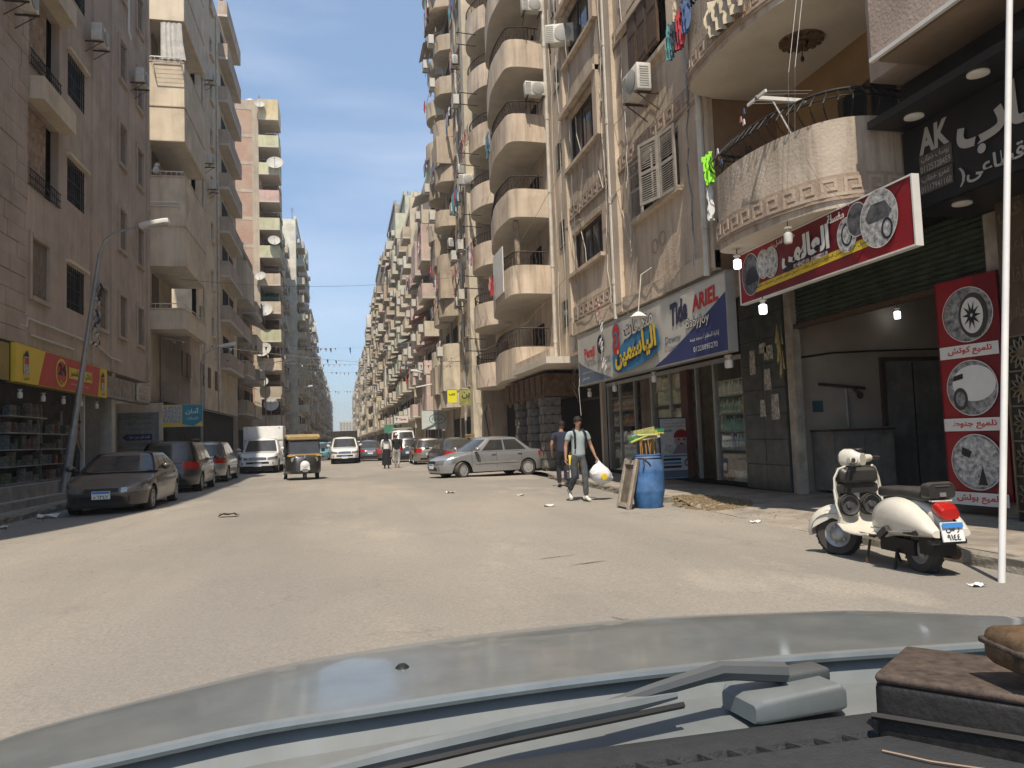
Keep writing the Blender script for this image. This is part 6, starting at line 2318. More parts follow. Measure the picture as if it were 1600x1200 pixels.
 def mirrors(s, x, z, m, y=None):
  for sd in (1, -1):
   yy = (y or s.b - .02)
   b = MB().box(-.06, .05, .0, .06, -.03, .0)
   b.add(*ell(0, .15, .02, .085, .115, .075))
   o = b.build('wing_mirror', m, s.t)
   for poly in o.data.polygons:
    poly.use_smooth = True
   o.location = (x, sd * (yy), z)
   o.scale = (1, sd, 1)

 def plate(s, where, z, w_=.36, h=.17, text=None):
  x = s.at(0, z)[0] + .015 if where == 'f' else s.at(s.arc[-1], z)[0] - .015
  sg = 1 if where == 'f' else -1
  b = MB().box(x - .008, x + .008, -w_ / 2, w_ / 2, z - h / 2, z + h / 2, 0)
  xx = x + sg * .0095
  b.quad((xx, -w_ / 2 + .01, z + h * .18), (xx, w_ / 2 - .01, z + h * .18), (xx, w_ / 2 - .01, z + h / 2 - .008), (xx, -w_ / 2 + .01, z + h / 2 - .008), 1)
  o = b.build('number_plate', [M_PLW, M_PLB], s.t, fix=False)
  if text:
   on_face(text_mesh(text, w_ * .8, h * .42, .01), (xx, 0, z - h * .2), (0, sg, 0), (0, 0, 1), .003, 'plate_number', M_BLACK, o)
  return o

def ell(cx, cy, cz, rx, ry, rz, n=10):
 m = MB().sphere((cx, cy, cz), rx, ry, rz, n)
 return m.v, m.f

def lamp_pair(c, s0, s1, z0, z1, m, name, taper=None, off=.010):
 for sd in (1, -1):
  b = MB()
  c.patch(b, s0, s1, z0, z1, off, sd, 0, 8, 4, taper)
  b.build(name, m, c.t, fix=False)

def sedan(name, label, pm, loc, rz, L=4.25, W=1.7, H=1.42, steer=0, group=None, trunk=.92, front_only=False, plate_f=None, plate_r=None, hood=.86, hatch=False, dark_rim=None, mould=None, suv=0.0):
 k = L / 4.25
 sill = .22 + suv * .5
 rw = .295 + suv * .16
 belt = .93 + suv * .55
 hd = hood + suv * .5
 tr = trunk + suv * .5
 if hatch:
  top = [(-1, tr - .02), (-.9, belt), (.22, belt), (.38, hd + .05), (.8, hd - .10), (1, hd - .22)]
 else:
  top = [(-1, tr - .12), (-.92, tr - .01), (-.55, tr), (-.4, belt), (.25, belt), (.42, hd + .03), (.8, hd - .10), (1, hd - .24)]
 p = dict(L=L, W=W, H=H, sill=sill, rw=rw, wf=L * .305, wr=-L * .295, belt=belt, top=top, steer=steer, ww=.195 + suv * .2, nose=.10, tail=.05 if hatch else .07)
 if dark_rim:
  p['rim'] = dark_rim
  p['spokes'] = 9
 c = Car(name, label, 'car', p, pm, loc, rz, group)
 if hatch:
  cb = dict(xf0=L * .235, xf1=L * .075, xr0=-L * .485, xr1=-L * .40, w0=W * .955, w1=W * .74, z0=belt - .03, z1=H - .06, side=[(.13, .42), (.45, .70), (.73, .93)])
 else:
  cb = dict(xf0=L * .235, xf1=L * .07, xr0=-L * .36, xr1=-L * .21, w0=W * .955, w1=W * .72, z0=belt - .03, z1=H - .06, side=[(.16, .50), (.53, .88)])
 c.cabin(cb)
 c.seams([L * .225, -.0 * k, -L * .235], sill + .1)
 c.handles([.12 * k, -L * .215], belt - .12, pm if suv == 0 else M_CHR)
 c.mirrors(L * .19, belt + .05, pm)
 zf = hd - .22
 lamp_pair(c, W * .22, W * .72, zf - .10, zf + .03, M_LAMP, 'headlight', lambda f: (zf - .11 + .03 * f, zf + .0 + .05 * f))
 c.stripe('grille', M_BLACK, [(-W * .19, W * .19, zf - .10, zf - .01)])
 c.stripe('lower_grille', M_BLACK, [(-W * .32, W * .32, .30 + suv * .4, .42 + suv * .4)])
 c.stripe('bumper_line', M_SEAM, [(-W * .6, W * .6, zf - .135, zf - .128)])
 zt = tr - .16
 S = c.arc[-1]
 if hatch:
  lamp_pair(c, S - W * .62, S - W * .24, zt - .06, zt + .16, M_RED, 'tail_light')
  c.stripe('rear_bumper_line', M_SEAM, [(S - W * .5, S, .55 + suv * .4, .56 + suv * .4, 1), (S - W * .5, S, .55 + suv * .4, .56 + suv * .4, -1)])
 else:
  lamp_pair(c, S - W * .58, S - W * .20, zt - .06, zt + .10, M_RED, 'tail_light')
 c.stripe('rear_bumper_insert', M_BLACK, [(S - W * .3, S, .30 + suv * .4, .40 + suv * .4, 1), (S - W * .3, S, .30 + suv * .4, .40 + suv * .4, -1)])
 if mould:
  q0, q1 = c.s_of_x(L * .19), c.s_of_x(-L * .19)
  c.stripe('side_moulding', mould, [(q0, q1, .50, .56, 1, 8), (q0, q1, .50, .56, -1, 8)], .018)
 c.plate('f', .45 + suv * .4, text=plate_f)
 c.plate('r', zt - .14, text=plate_r)
 return c

PT_BLACK = paint('dusty_black', (.035, .034, .034), .38)
PT_SILV = paint('silver_grey', (.36, .36, .365), .06, .5, .28)
PT_NAVY = paint('dark_navy', (.03, .042, .06), .22)
PT_ANTH = paint('anthracite', (.035, .038, .042), .22)
PT_LSIL = paint('light_silver', (.42, .42, .41), .2, .5)
PT_WHITE = paint('van_white', (.72, .72, .70), .15, 0)
PT_GOLD = paint('champagne', (.26, .235, .20), .25, .4)
H90 = math.pi / 2
# heading: +x of the car; rz = -90 deg points the nose towards the camera
s1 = sedan('parked_car', 'dusty black sedan parked nose to camera on the left with a blue topped plate', PT_BLACK, (-5.12, 20.3), -H90 + .02, 4.6, 1.76, 1.36, plate_f='٧٤٣٦ ه', hood=.82, trunk=.90)
s2 = sedan('parked_car', 'dark estate car with red tail lamps parked behind the black sedan', PT_ANTH, (-5.3, 27.3), H90 + .03, 4.7, 1.82, 1.62, hatch=True, suv=.10)
s3 = sedan('parked_car', 'silver hatchback parked beyond the dark estate car on the left', PT_LSIL, (-5.35, 33.6), H90, 4.4, 1.8, 1.62, hatch=True, suv=.12)
for c_ in (s2,):
 r = MB()
 for yy in (-.58, .58):
  r.tube([(-1.5, yy, 1.60), (-1.4, yy, 1.66), (.2, yy, 1.66), (.35, yy, 1.60)], .018, 5)
 r.build('roof_rail', M_BLACK, c_.t)
sv = sedan('parked_car', 'silver grey saloon parked askew across the right kerb with its front wheels turned', PT_SILV, (5.02, 27.35), math.pi + .26, 4.25, 1.68, 1.43, steer=.38, mould=M_ALU, dark_rim=mat('wheel_trim', (.46, .455, .44), .45, .3, var=.1, scale=14))
WHEEL_TRIM = MATS['wheel_trim']
s5 = sedan('parked_car', 'dark navy saloon with red tail lamp parked behind the silver saloon', PT_NAVY, (4.9, 35.5), H90 + .1, 4.4, 1.74, 1.45)
s6 = sedan('parked_car', 'champagne grey hatchback parked beyond the navy saloon', PT_GOLD, (4.55, 44.0), H90, 4.1, 1.7, 1.48, hatch=True)
s7 = sedan('moving_car', 'dark silver saloon driving away right of the white pickup', paint('mid_grey', (.10, .105, .115), .12), (1.75, 55.5), H90, 4.5, 1.76, 1.5)
s8 = sedan('parked_car', 'dark blue hatchback standing in front of the white minibus', PT_NAVY, (3.95, 50.5), H90, 4.1, 1.7, 1.55, hatch=True, suv=.05)
far = 'cars far down the street'
spec = [(-4.6, 47, PT_ANTH, -H90, 'dark car parked behind the white box pickup'), (-3.9, 55, PT_LSIL, -H90, 'silver car parked second behind the white box pickup'), (-1.9, 64, paint('turquoise', (.10, .30, .33), .1, .1), -H90, 'pale turquoise car coming on behind the rickshaw'), (-3.6, 68, PT_ANTH, -H90, 'dark car half hidden behind the rickshaw'), (.9, 70, PT_WHITE, -H90, 'white car behind the white pickup with the dark load'), (-1.4, 86, PT_LSIL, -H90, 'distant silver car on the left half of the road'), (2.6, 82, PT_BLACK, H90, 'distant dark car on the right half of the road'), (4.6, 64, PT_GOLD, H90, 'beige car parked beyond the white minibus'), (-3.9, 80, PT_WHITE, -H90, 'distant white car at the left kerb')]
for x, y, pm, hz, lb in spec:
 if y < 60:
  sedan('parked_car', lb, pm, (x, y), hz, 4.3, 1.7, 1.45, group=far)
 else:
  o = dup((s7 if y % 4 else s6).t, (x, y, 0), hz, lb, far)
  for ch in o.children:
   if ch.name.split('.')[0] in ('body', 'cabin', 'wing_mirror', 'door_handle'):
    ch.data = ch.data.copy()
    ch.data.materials[0] = pm

# ---- pickups
def pickup(name, label, loc, rz, pm, L=5.0, W=1.86, plate=None):
 belt = 1.08
 top = [(-1, belt), (.16, belt), (.36, 1.07), (.8, .99), (1, .84)]
 p = dict(L=L, W=W, H=1.78, sill=.40, rw=.36, wf=L * .30, wr=-L * .30, belt=belt, top=top, ww=.24, nose=.06, tail=.0, n=6)
 c = Car(name, label, 'pickup', p, pm, loc, rz)
 cb = dict(xf0=L * .20, xf1=L * .06, xr0=-L * .14, xr1=-L * .12, w0=W * .96, w1=W * .78, z0=belt - .03, z1=1.70, side=[(.2, .86)])
 c.cabin(cb)
 c.seams([L * .2, -L * .1], .55)
 c.handles([-.2], 1.0, M_BLACK)
 c.mirrors(L * .18, 1.18, pm)
 lamp_pair(c, W * .24, W * .66, .70, .86, M_LAMP, 'headlight', lambda f: (.68 + .05 * f, .80 + .07 * f))
 c.stripe('grille', M_BLACK, [(-W * .22, W * .22, .68, .82)])
 b = MB()
 for z in (.715, .775):
  c.patch(b, -W * .215, W * .215, z, z + .022, .014)
 b.build('grille_bar', M_CHR, c.t, fix=False)
 c.stripe('lower_grille', M_BLACK, [(-W * .28, W * .28, .50, .60)])
 for sd in (1, -1):
  b = MB()
  q = c.at(W * .38, .54, .012, sd)
  b.lathe(q, [(.0, .01), (.06, .0)], 12, 0, 'x')
  b.build('fog_lamp', M_LAMP, c.t)
 c.plate('f', .46)
 return c
pk = pickup('box_pickup', 'white pickup with a tall white box body parked on the left', (-4.05, 41.2), -H90, PT_WHITE)
b = MB().box(-2.55, -.35, -.98, .98, .78, 2.36)
soften(b.build('cargo_box', mat('box_white', (.74, .74, .72), .5, var=.05, dust=.1), pk.t), .03, 2)
b = MB().box(-.345, -.33, -.96, .96, 1.62, 1.66)
for y in (-.8, .8):
 b.lathe((-.33, y, 2.28), [(0, .012), (.035, 0)], 10, 0, 'x')
b.build('box_marker', M_GALV, pk.t)
pv = pickup('loaded_pickup', 'white pickup carrying a dark netted load coming up the middle of the road', (.05, 52.2), -H90, PT_WHITE, 4.9, 1.8)
b = MB().box(-2.4, -.6, -.86, .86, 1.08, 2.15)
for i in range(7):
 b.box(-2.41, -.59, -.87, .87, 1.12 + i * .15, 1.14 + i * .15)
b.build('netted_load', mat('dark_netting', (.055, .05, .045), .95, var=.25, scale=6), pv.t)
MB().box(-2.45, -.55, -.9, .9, .75, 1.1).build('truck_bed', PT_WHITE, pv.t)

# ---- minibus
mbz = Car('minibus', 'white minibus with a roof rack standing on the right', 'minibus', dict(L=5.2, W=1.9, H=2.2, sill=.3, rw=.34, wf=1.7, wr=-1.5, belt=1.2, top=[(-1, 1.2), (.7, 1.2), (.92, 1.1), (1, .95)], ww=.22, nose=.04, tail=.0, n=6), PT_WHITE, (4.35, 60.0), -H90)
mbz.cabin(dict(xf0=2.35, xf1=1.85, xr0=-2.58, xr1=-2.5, w0=1.84, w1=1.62, z0=1.17, z1=2.1, side=[(.06, .2), (.23, .45), (.48, .7), (.73, .95)], n=7, crown=.12))
lamp_pair(mbz, .5, .9, .75, .92, M_LAMP, 'headlight')
mbz.stripe('grille', M_BLACK, [(-.4, .4, .72, .86)])
mbz.mirrors(2.0, 1.35, PT_WHITE)
mbz.plate('f', .5)
r = MB()
for y in (-.7, 0, .7):
 r.tube([(-2.2, y, 2.3), (1.5, y, 2.3)], .025, 4)
for x in (-2.2, -1.0, .2, 1.5):
 r.tube([(x, -.7, 2.12), (x, -.7, 2.3), (x, .7, 2.3), (x, .7, 2.12)], .025, 4)
r.build('roof_rack', M_GALV, mbz.t)

# ---- auto rickshaw (three wheels), black with yellow screen frame and roof
tk = thing('auto_rickshaw', 'black and yellow three wheeled rickshaw driving towards the camera', 'rickshaw', (-1.55, 30.6, 0), -H90 + .12)
PT_TB = paint('rickshaw_black', (.018, .018, .018), .12, 0)
PT_TY = paint('rickshaw_yellow', (.62, .33, .03), .12, 0)
M_CANV = mat('tan_canvas', (.36, .26, .12), .85, var=.15, scale=5)
M_CANB = mat('black_canvas', (.03, .028, .026), .9, var=.2, scale=5)
def loft(mb, rings, mi=0, cap=True, smooth=True):
 n = len(rings[0])
 vs2 = [q for r_ in rings for q in r_]
 mb.add(vs2, [(i * n + j, i * n + (j + 1) % n, (i + 1) * n + (j + 1) % n, (i + 1) * n + j) for i in range(len(rings) - 1) for j in range(n)], mi, smooth)
 if cap:
  mb.add(rings[0], [tuple(range(n - 1, -1, -1))], mi)
  mb.add(rings[-1], [tuple(range(n))], mi)
def rrect(x, w_, z0, z1, r=.12, n=4, tilt=0.0):
 """rounded rectangle ring in the yz plane at x; tilt leans it"""
 out = []
 for cy, cz, a0 in ((w_ / 2 - r, z1 - r, 0), (-w_ / 2 + r, z1 - r, 90), (-w_ / 2 + r, z0 + r, 180), (w_ / 2 - r, z0 + r, 270)):
  for i in range(n + 1):
   a = R(a0 + 90 * i / n)
   y, z = cy + r * math.cos(a), cz + r * math.sin(a)
   out.append((x - tilt * (z - z0), y, z))
 return out
b = MB()
loft(b, [rrect(1.16, .72, .34, .92, .16, 4, .10), rrect(1.08, 1.0, .30, .98, .16, 4, .12), rrect(.80, 1.22, .28, 1.0, .12), rrect(.40, 1.26, .28, .45, .08)])
b.build('front_body', PT_TB, tk)
b = MB()
loft(b, [rrect(.42, 1.26, .28, .42, .06), rrect(-.2, 1.30, .28, .42, .06), rrect(-.22, 1.30, .28, .95, .1), rrect(-1.2, 1.30, .34, .95, .14), rrect(-1.32, 1.1, .42, .85, .14)])
b.build('rear_body', PT_TB, tk)
b = MB().lathe((1.20, 0, .60), [(.0, .05), (.10, .03), (.17, -.02)], 14, 0, 'x')
b.build('spare_badge', M_PLW, tk)
for sd in (1, -1):
 b = MB().lathe((1.02, sd * .40, .80), [(0, .06), (.085, .045), (.105, 0), (.10, -.1)], 16, 0, 'x')
 b.build('headlight', M_LAMP, tk)
b = MB()
pf = [(.93, -.56, 1.0), (.93, .56, 1.0), (.70, .53, 1.56), (.70, -.53, 1.56)]
b.tube(pf + [pf[0]], .035, 6)
b.build('screen_frame', PT_TB, tk)
b = MB()
loft(b, [rrect(1.0, 1.18, .93, 1.0, .03), rrect(.86, 1.24, .93, 1.0, .03)])
b.build('yellow_band', PT_TY, tk)
MB().quad(pf[0], pf[1], pf[2], pf[3]).build('windscreen', M_AGL, tk)
b = MB()
loft(b, [rrect(.78, 1.02, 1.53, 1.62, .04), rrect(.70, 1.22, 1.54, 1.70, .05), rrect(.1, 1.28, 1.58, 1.76, .07), rrect(-.8, 1.28, 1.56, 1.74, .07), rrect(-1.2, 1.2, 1.50, 1.62, .05)])
b.build('canopy', M_CANV, tk)
MB().box(.76, .80, -.5, .5, 1.56, 1.66).build('roof_visor', M_CANV, tk)
b = MB()
for sd in (1, -1):
 b.box(-1.2, -.15, sd * .62 - .01, sd * .62 + .01, .9, 1.58)
b.box(-1.22, -1.18, -.6, .6, .85, 1.52)
b.build('side_curtain', M_CANB, tk)
b = MB()
for sd in (1, -1):
 b.cyl((.45, sd * .6, .4), (.55, sd * .57, 1.6), .02, n=6)
 b.cyl((-.2, sd * .62, .9), (-.15, sd * .6, 1.6), .02, n=6)
b.build('canopy_post', M_IRON, tk)
MB().box(-.95, -.35, -.58, .58, .5, .66).box(-1.1, -.92, -.58, .58, .66, 1.15).build('bench_seat', M_CANB, tk)
MB().box(.0, .3, -.3, .3, .5, .62).build('driver_seat', M_CANB, tk)
wheel(tk, 1.0, .001, .24, .12, M_RIM)
for sd in (1, -1):
 wheel(tk, -.82, sd * .60, .24, .13, M_RIM)
 o = MB().lathe((.95, sd * .68, 1.15), [(0, -.02), (.07, -.015), (.075, .01)], 12, 0, 'x').build('wing_mirror', M_BLACK, tk)
b = MB()
loft(b, [[(1.0 + .30 * math.cos(a) * .9, y, .24 + .30 * math.sin(a)) for y in (-.09, .09)] + [(1.0 + .32 * math.cos(a), y, .24 + .33 * math.sin(a)) for y in (.10, -.10)] for a in [R(20 + 140 * i / 9) for i in range(10)]])
b.build('mudguard', PT_TB, tk)
MB().box(1.215, 1.225, -.17, .17, .42, .56).build('number_plate', M_PLW, tk)
MB().box(1.16, 1.19, -.02, .02, .86, .98).build('front_emblem', M_CHR, tk)
# ================================================================== SCOOTER in the foreground (local x forward, y left)
sc = thing('motor_scooter', 'cream white classic scooter parked at the right kerb with black speakers on its leg shield', 'scooter', (5.17, 6.17, 0.0), H90 - .065)
PT_SC = mat('scooter_cream', (.66, .625, .53), .3, 0, var=.06, scale=5, dust=.18, coat=.5, objco=True)
M_BLKS = mat('scooter_black', (.022, .022, .022), .38, 0, var=.12, scale=9, dust=.12, objco=True)
SK = 0.99
def scw(x):
 """wheel with pressed-steel rim"""
 t = MB().lathe((0, 0, 0), [(.135, -.045), (.205, -.052), (.235, -.03), (.242, 0), (.235, .03), (.205, .052), (.135, .045)], 32, 0, 'y', False)
 for k in range(40):
  a = 2 * math.pi * k / 40
  M = Matrix.Rotation(a, 4, 'Y') @ Matrix.Translation((.238, (.018 if k % 2 else -.018), 0))
  t.obox(M, .006, .016, .009)
 o = t.build('wheel', M_RUB, sc)
 o.location = (x, 0, .242)
 for sd in (1, -1):
  MB().lathe((0, 0, 0), [(.142, sd * .044), (.125, sd * .034), (.10, sd * .02), (.07, sd * .04), (.05, sd * .055), (.0, sd * .06)], 24, 0, 'y', False).build('rim', M_RIM, o)
 b = MB()
 for k in range(5):
  a = 2 * math.pi * k / 5
  b.cyl((.085 * math.cos(a), .03, .085 * math.sin(a)), (.085 * math.cos(a), .05, .085 * math.sin(a)), .012, n=6)
 b.build('wheel_nut', M_GALV, o)
 return o
scw(0.0)
scw(1.25)
# front mudguard: shell over the front wheel
b = MB()
rings = []
for i in range(15):
 a = R(-8 + 190 * i / 14)
 f = math.sin(math.pi * i / 14)
 w_ = .075 + .035 * f
 rr_ = .275 + .02 * f
 ring = []
 for j in range(9):
  q = -1 + 2 * j / 8
  ring.append((1.25 + (rr_ * 1.1 - .06 * q * q) * math.cos(a) * 1.04 + .01, w_ * q, .25 + (rr_ * 1.05 - .085 * q * q) * math.sin(a)))
 rings.append(ring)
n = 9
vs_ = [q for r_ in rings for q in r_]
b.add(vs_, [(i * n + j, i * n + j + 1, (i + 1) * n + j + 1, (i + 1) * n + j) for i in range(14) for j in range(8)], 0, True)
vi = [(1.25 + (q[0] - 1.25) * .97, q[1] * .95, .25 + (q[2] - .25) * .97) for q in vs_]
b.add(vi, [(i * n + j, i * n + j + 1, (i + 1) * n + j + 1, (i + 1) * n + j) for i in range(14) for j in range(8)], 0, True)
b.build('front_mudguard', PT_SC, sc)
# side skirts of the mudguard
for sd in (1, -1):
 b = MB()
 pts = [(1.03, .28), (1.08, .42), (1.2, .52), (1.34, .50), (1.47, .40), (1.50, .30), (1.40, .36), (1.28, .42), (1.15, .38)]
 b.prism(pts, 'y', sd * .085 - .006, sd * .085 + .006)
 b.build('mudguard_side', PT_SC, sc)
# leg shield: curved sheet sweeping into the floor board
b = MB()
prof = [(1.02, .98, .15), (1.06, .95, .21), (1.08, .86, .25), (1.07, .74, .265), (1.05, .60, .265), (1.01, .46, .26), (.95, .36, .255), (.86, .30, .25), (.74, .285, .245), (.60, .285, .24), (.48, .30, .235)]
vs_, fs_ = [], []
K = 12
for x, z, w_ in prof:
 for k in range(K + 1):
  q = -1 + 2 * k / K
  vs_.append((x - (.10 * q * q if z > .4 else .0), w_ * q, z + (.03 * q * q if z < .4 else 0)))
fs_ = [(i * (K + 1) + k, i * (K + 1) + k + 1, (i + 1) * (K + 1) + k + 1, (i + 1) * (K + 1) + k) for i in range(len(prof) - 1) for k in range(K)]
b.add(vs_, fs_, 0, True)
b.add([(x + .012, y, z - .01) for x, y, z in vs_], fs_, 0, True)
o = b.build('leg_shield', PT_SC, sc)
# rolled rim of the shield
for sd in (1, -1):
 pts = []
 for x, z, w_ in prof:
  pts.append((x - (.10 if z > .4 else 0), sd * w_, z + (.03 if z < .4 else 0)))
 MB().tube(pts, .013, 6).build('shield_trim', PT_SC, sc)
b = MB()
for y in (-.15, -.08, .08, .15):
 b.box(.50, .88, y - .012, y + .012, .292, .305)
b.build('floor_strip', M_BLKS, sc)
MB().cyl((1.0, 0, .9), (1.05, 0, .42), .05, .055, n=12).build('steering_column', PT_SC, sc)
# black glove compartment and two round speakers on the rider's side
b = MB()
loft(b, [rrect(1.02, .44, .80, .97, .05), rrect(.93, .42, .80, .96, .05), rrect(.90, .36, .83, .93, .04)])
b.build('glove_box', M_BLKS, sc)
b = MB()
loft(b, [rrect(1.01, .44, .70, .795, .03), rrect(.945, .44, .70, .795, .03)])
b.build('dash_shelf', M_BLKS, sc)
for sd in (1, -1):
 sp = MB().lathe((.95, sd * .125, .575), [(0, .02), (.05, .03), (.095, .0), (.115, -.035), (.118, .05)], 20, 0, 'x').build('speaker', M_BLKS, sc)
 MB().lathe((.945, sd * .125, .575), [(0, -.02), (.03, -.018), (.035, 0), (.085, .0), (.09, -.03), (.10, -.035), (.104, -.02)], 20, 0, 'x', False).build('speaker_cone', mat('speaker_cone', (.09, .09, .09), .5, .2, var=.2, scale=30), sp)
# headset with headlamp, grips, levers, switch pod
b = MB()
loft(b, [rrect(1.17, .16, .98, 1.13, .06), rrect(1.13, .20, .96, 1.155, .07), rrect(1.03, .24, .96, 1.15, .06), rrect(.95, .18, .98, 1.10, .045)])
for sd in (1, -1):
 b.cyl((1.03, sd * .08, 1.04), (.96, sd * .24, 1.05), .06, .036, n=12)
b.build('headset', PT_SC, sc)
MB().lathe((1.165, 0, 1.055), [(0, .035), (.05, .028), (.068, 0)], 18, 0, 'x').build('headlight', M_LAMP, sc)
for sd in (1, -1):
 MB().cyl((.965, sd * .235, 1.05), (.915, sd * .375, 1.045), .02, .021, n=10).build('hand_grip', M_BLKS, sc)
 MB().tube([(1.0, sd * .21, 1.06), (.99, sd * .28, 1.045), (.965, sd * .37, 1.03)], .008, 5).build('brake_lever', M_CHR, sc)
MB().lathe((1.0, 0, 1.145), [(.06, 0), (.055, .012), (0, .014)], 16).build('speedometer', M_BLKS, sc)
# rear body frame (spine), tapering to the tail
b = MB()
loft(b, [rrect(.47, .22, .30, .52, .05), rrect(.40, .26, .30, .68, .06), rrect(.18, .27, .36, .74, .08), rrect(-.08, .24, .42, .72, .08), rrect(-.26, .18, .44, .64, .06), rrect(-.335, .14, .42, .56, .05)])
b.build('rear_frame', PT_SC, sc)
# bulbous side cowls
for sd in (1, -1):
 b = MB()
 rings = []
 for i in range(17):
  f = i / 16
  x = .47 - .86 * f
  top = .43 + .30 * math.sin(math.pi * min(.985, f * .86 + .14)) ** .7 * (1 - .10 * f)
  bot = .325 + .07 * f
  wd = .155 * math.sin(math.pi * min(1, f * .84 + .08)) ** .55
  ring = []
  for j in range(13):
   a = -math.pi / 2 + math.pi * j / 12
   zc, hz = (top + bot) / 2, (top - bot) / 2
   ring.append((x, sd * (.115 + wd * math.cos(a) ** .8 if math.cos(a) > 1e-6 else .115), zc + hz * math.sin(a)))
  rings.append(ring)
 m_ = 13
 vs_ = [q for r_ in rings for q in r_]
 b.add(vs_, [(i * m_ + j, i * m_ + j + 1, (i + 1) * m_ + j + 1, (i + 1) * m_ + j) for i in range(16) for j in range(12)], 0, True)
 b.add(rings[0], [tuple(range(m_))])
 b.add(rings[-1], [tuple(range(m_))])
 co = b.build('side_cowl', PT_SC, sc)
 MB().box(-.24, -.05, sd * .215, sd * .222 + .01, .40, .475).build('cowl_vent', M_BLKS, co)
 t = MB().tube([(.47, sd * .20, .40), (.1, sd * .268, .405), (-.2, sd * .24, .44)], .008, 5)
 t.build('cowl_trim', M_CHR, co)
 MB().obox(Matrix.Translation((.17, sd * .275, .39)) @ Matrix.Rotation(R(35), 4, 'Y'), .075, .02, .03).build('footrest', M_BLKS, sc)
# indicator, tail lamp, plate, bumper
b = MB()
loft(b, [rrect(-.27, .17, .585, .70, .04), rrect(-.35, .19, .555, .685, .04), rrect(-.395, .17, .55, .64, .035)])
b.build('tail_light', M_RED, sc)
MB().box(-.30, -.26, -.1, .1, .70, .715).build('lamp_cap', PT_SC, sc)
npl = MB().obox(Matrix.Translation((-.40, 0, .445)) @ Matrix.Rotation(R(12), 4, 'Y'), .006, .105, .085, 0)
pm_ = npl.build('number_plate', [M_PLW], sc)
q = MB().obox(Matrix.Translation((-.409, 0, .503)) @ Matrix.Rotation(R(12), 4, 'Y'), .002, .10, .022)
q.build('plate_band', M_PLB, pm_)
for i, tx in enumerate(('ر س', '٩١٤٤')):
 o = on_face(text_mesh(tx, .13, .05, .015), (-.4065 + (.017 - i * .062) * .2126, 0, .462 - i * .062), (0, -1, 0), Vector((math.sin(R(12)), 0, math.cos(R(12)))).normalized(), .005, 'plate_number', M_BLACK, pm_)
MB().box(-.36, -.30, -.17, .17, .33, .37).build('rear_bumper', M_BLKS, sc)
MB().box(-.30, -.1, -.11, .11, .22, .40).build('engine_block', M_IRON, sc)
b = MB().cyl((.3, -.16, .22), (-.22, -.17, .22), .055, n=10)
b.build('exhaust', M_RUST, sc)
MB().box(.0, .5, -.09, .09, .18, .32).build('engine_cover', M_IRON, sc)
# seat, back pad and its badge, kick stand
b = MB()
loft(b, [rrect(.50, .16, .70, .76, .025), rrect(.44, .24, .70, .80, .04), rrect(.1, .26, .70, .81, .045), rrect(-.18, .24, .69, .80, .045), rrect(-.24, .18, .70, .77, .03)])
b.build('seat', M_BLKS, sc)
b = MB()
loft(b, [rrect(-.20, .26, .72, .86, .04, 4), rrect(-.27, .28, .72, .875, .05, 4), rrect(-.31, .26, .73, .86, .04, 4)])
b.build('back_pad', M_BLKS, sc)
MB().box(-.318, -.31, -.07, .07, .835, .842).build('pad_strip', M_CHR, sc)
MB().box(-.32, -.31, -.03, .03, .745, .78).build('pad_badge', M_GALV, sc)
b = MB()
for sd in (1, -1):
 b.cyl((.62, sd * .12, .26), (.60, sd * .19, .01), .014, n=6)
b.build('kick_stand', M_RUST, sc)
MB().cyl((.23, .10, .22), (.20, .16, .02), .016, n=6).build('stand_foot', M_IRON, sc)
# steering turned to the left: everything on the fork swings about the head
SW = Matrix.Translation((1.10, 0, 0)) @ Matrix.Rotation(R(38), 4, 'Z') @ Matrix.Translation((-1.10, 0, 0))
bpy.context.view_layer.update()
for o in list(sc.children):
 nm = o.name.split('.')[0]
 if nm in ('front_mudguard', 'mudguard_side', 'headset', 'headlight', 'hand_grip', 'brake_lever', 'speedometer') or (nm == 'wheel' and o.location.x > 1):
  o.matrix_local = SW @ o.matrix_local
sc.scale = (SK, SK, SK)
# ================================================================== SIGNS
C_RED = mat('sign_red', (.26, .015, .02), .45, var=.06, scale=3)
C_DRED = mat('sign_dark_red', (.16, .012, .018), .45, var=.1, scale=3)
C_YEL = mat('sign_yellow', (.70, .50, .045), .5, var=.04)
C_WHT = mat('sign_white', (.66, .64, .59), .5, var=.04)
C_CRM = mat('sign_cream', (.53, .505, .45), .5, var=.05, scale=1.5, streak=.15)
C_NAVY = mat('sign_navy', (.035, .045, .14), .5, var=.05)
C_BLUE = mat('sign_blue', (.04, .19, .36), .5, var=.06)
C_SLATE = mat('sign_slate', (.12, .15, .20), .5, var=.1)
C_INK = mat('sign_ink', (.02, .02, .03), .6, var=0)
C_TIDE = mat('sign_ink_navy', (.02, .022, .06), .5, var=0)
C_ARED = mat('sign_bright_red', (.50, .022, .02), .5, var=0)
C_GREY = mat('sign_photo_grey', (.30, .30, .29), .5, var=.45, scale=9, objco=True)
C_PHOTO = mat('sign_photo', (.50, .49, .46), .5, var=.42, scale=14, objco=True, col2=(.04, .04, .045))
C_PHOTD = mat('sign_photo_dark', (.12, .12, .125), .5, var=.4, scale=11, objco=True, col2=(.012, .012, .014))
C_TEAL = mat('sign_teal', (.03, .25, .33), .5, var=.05)

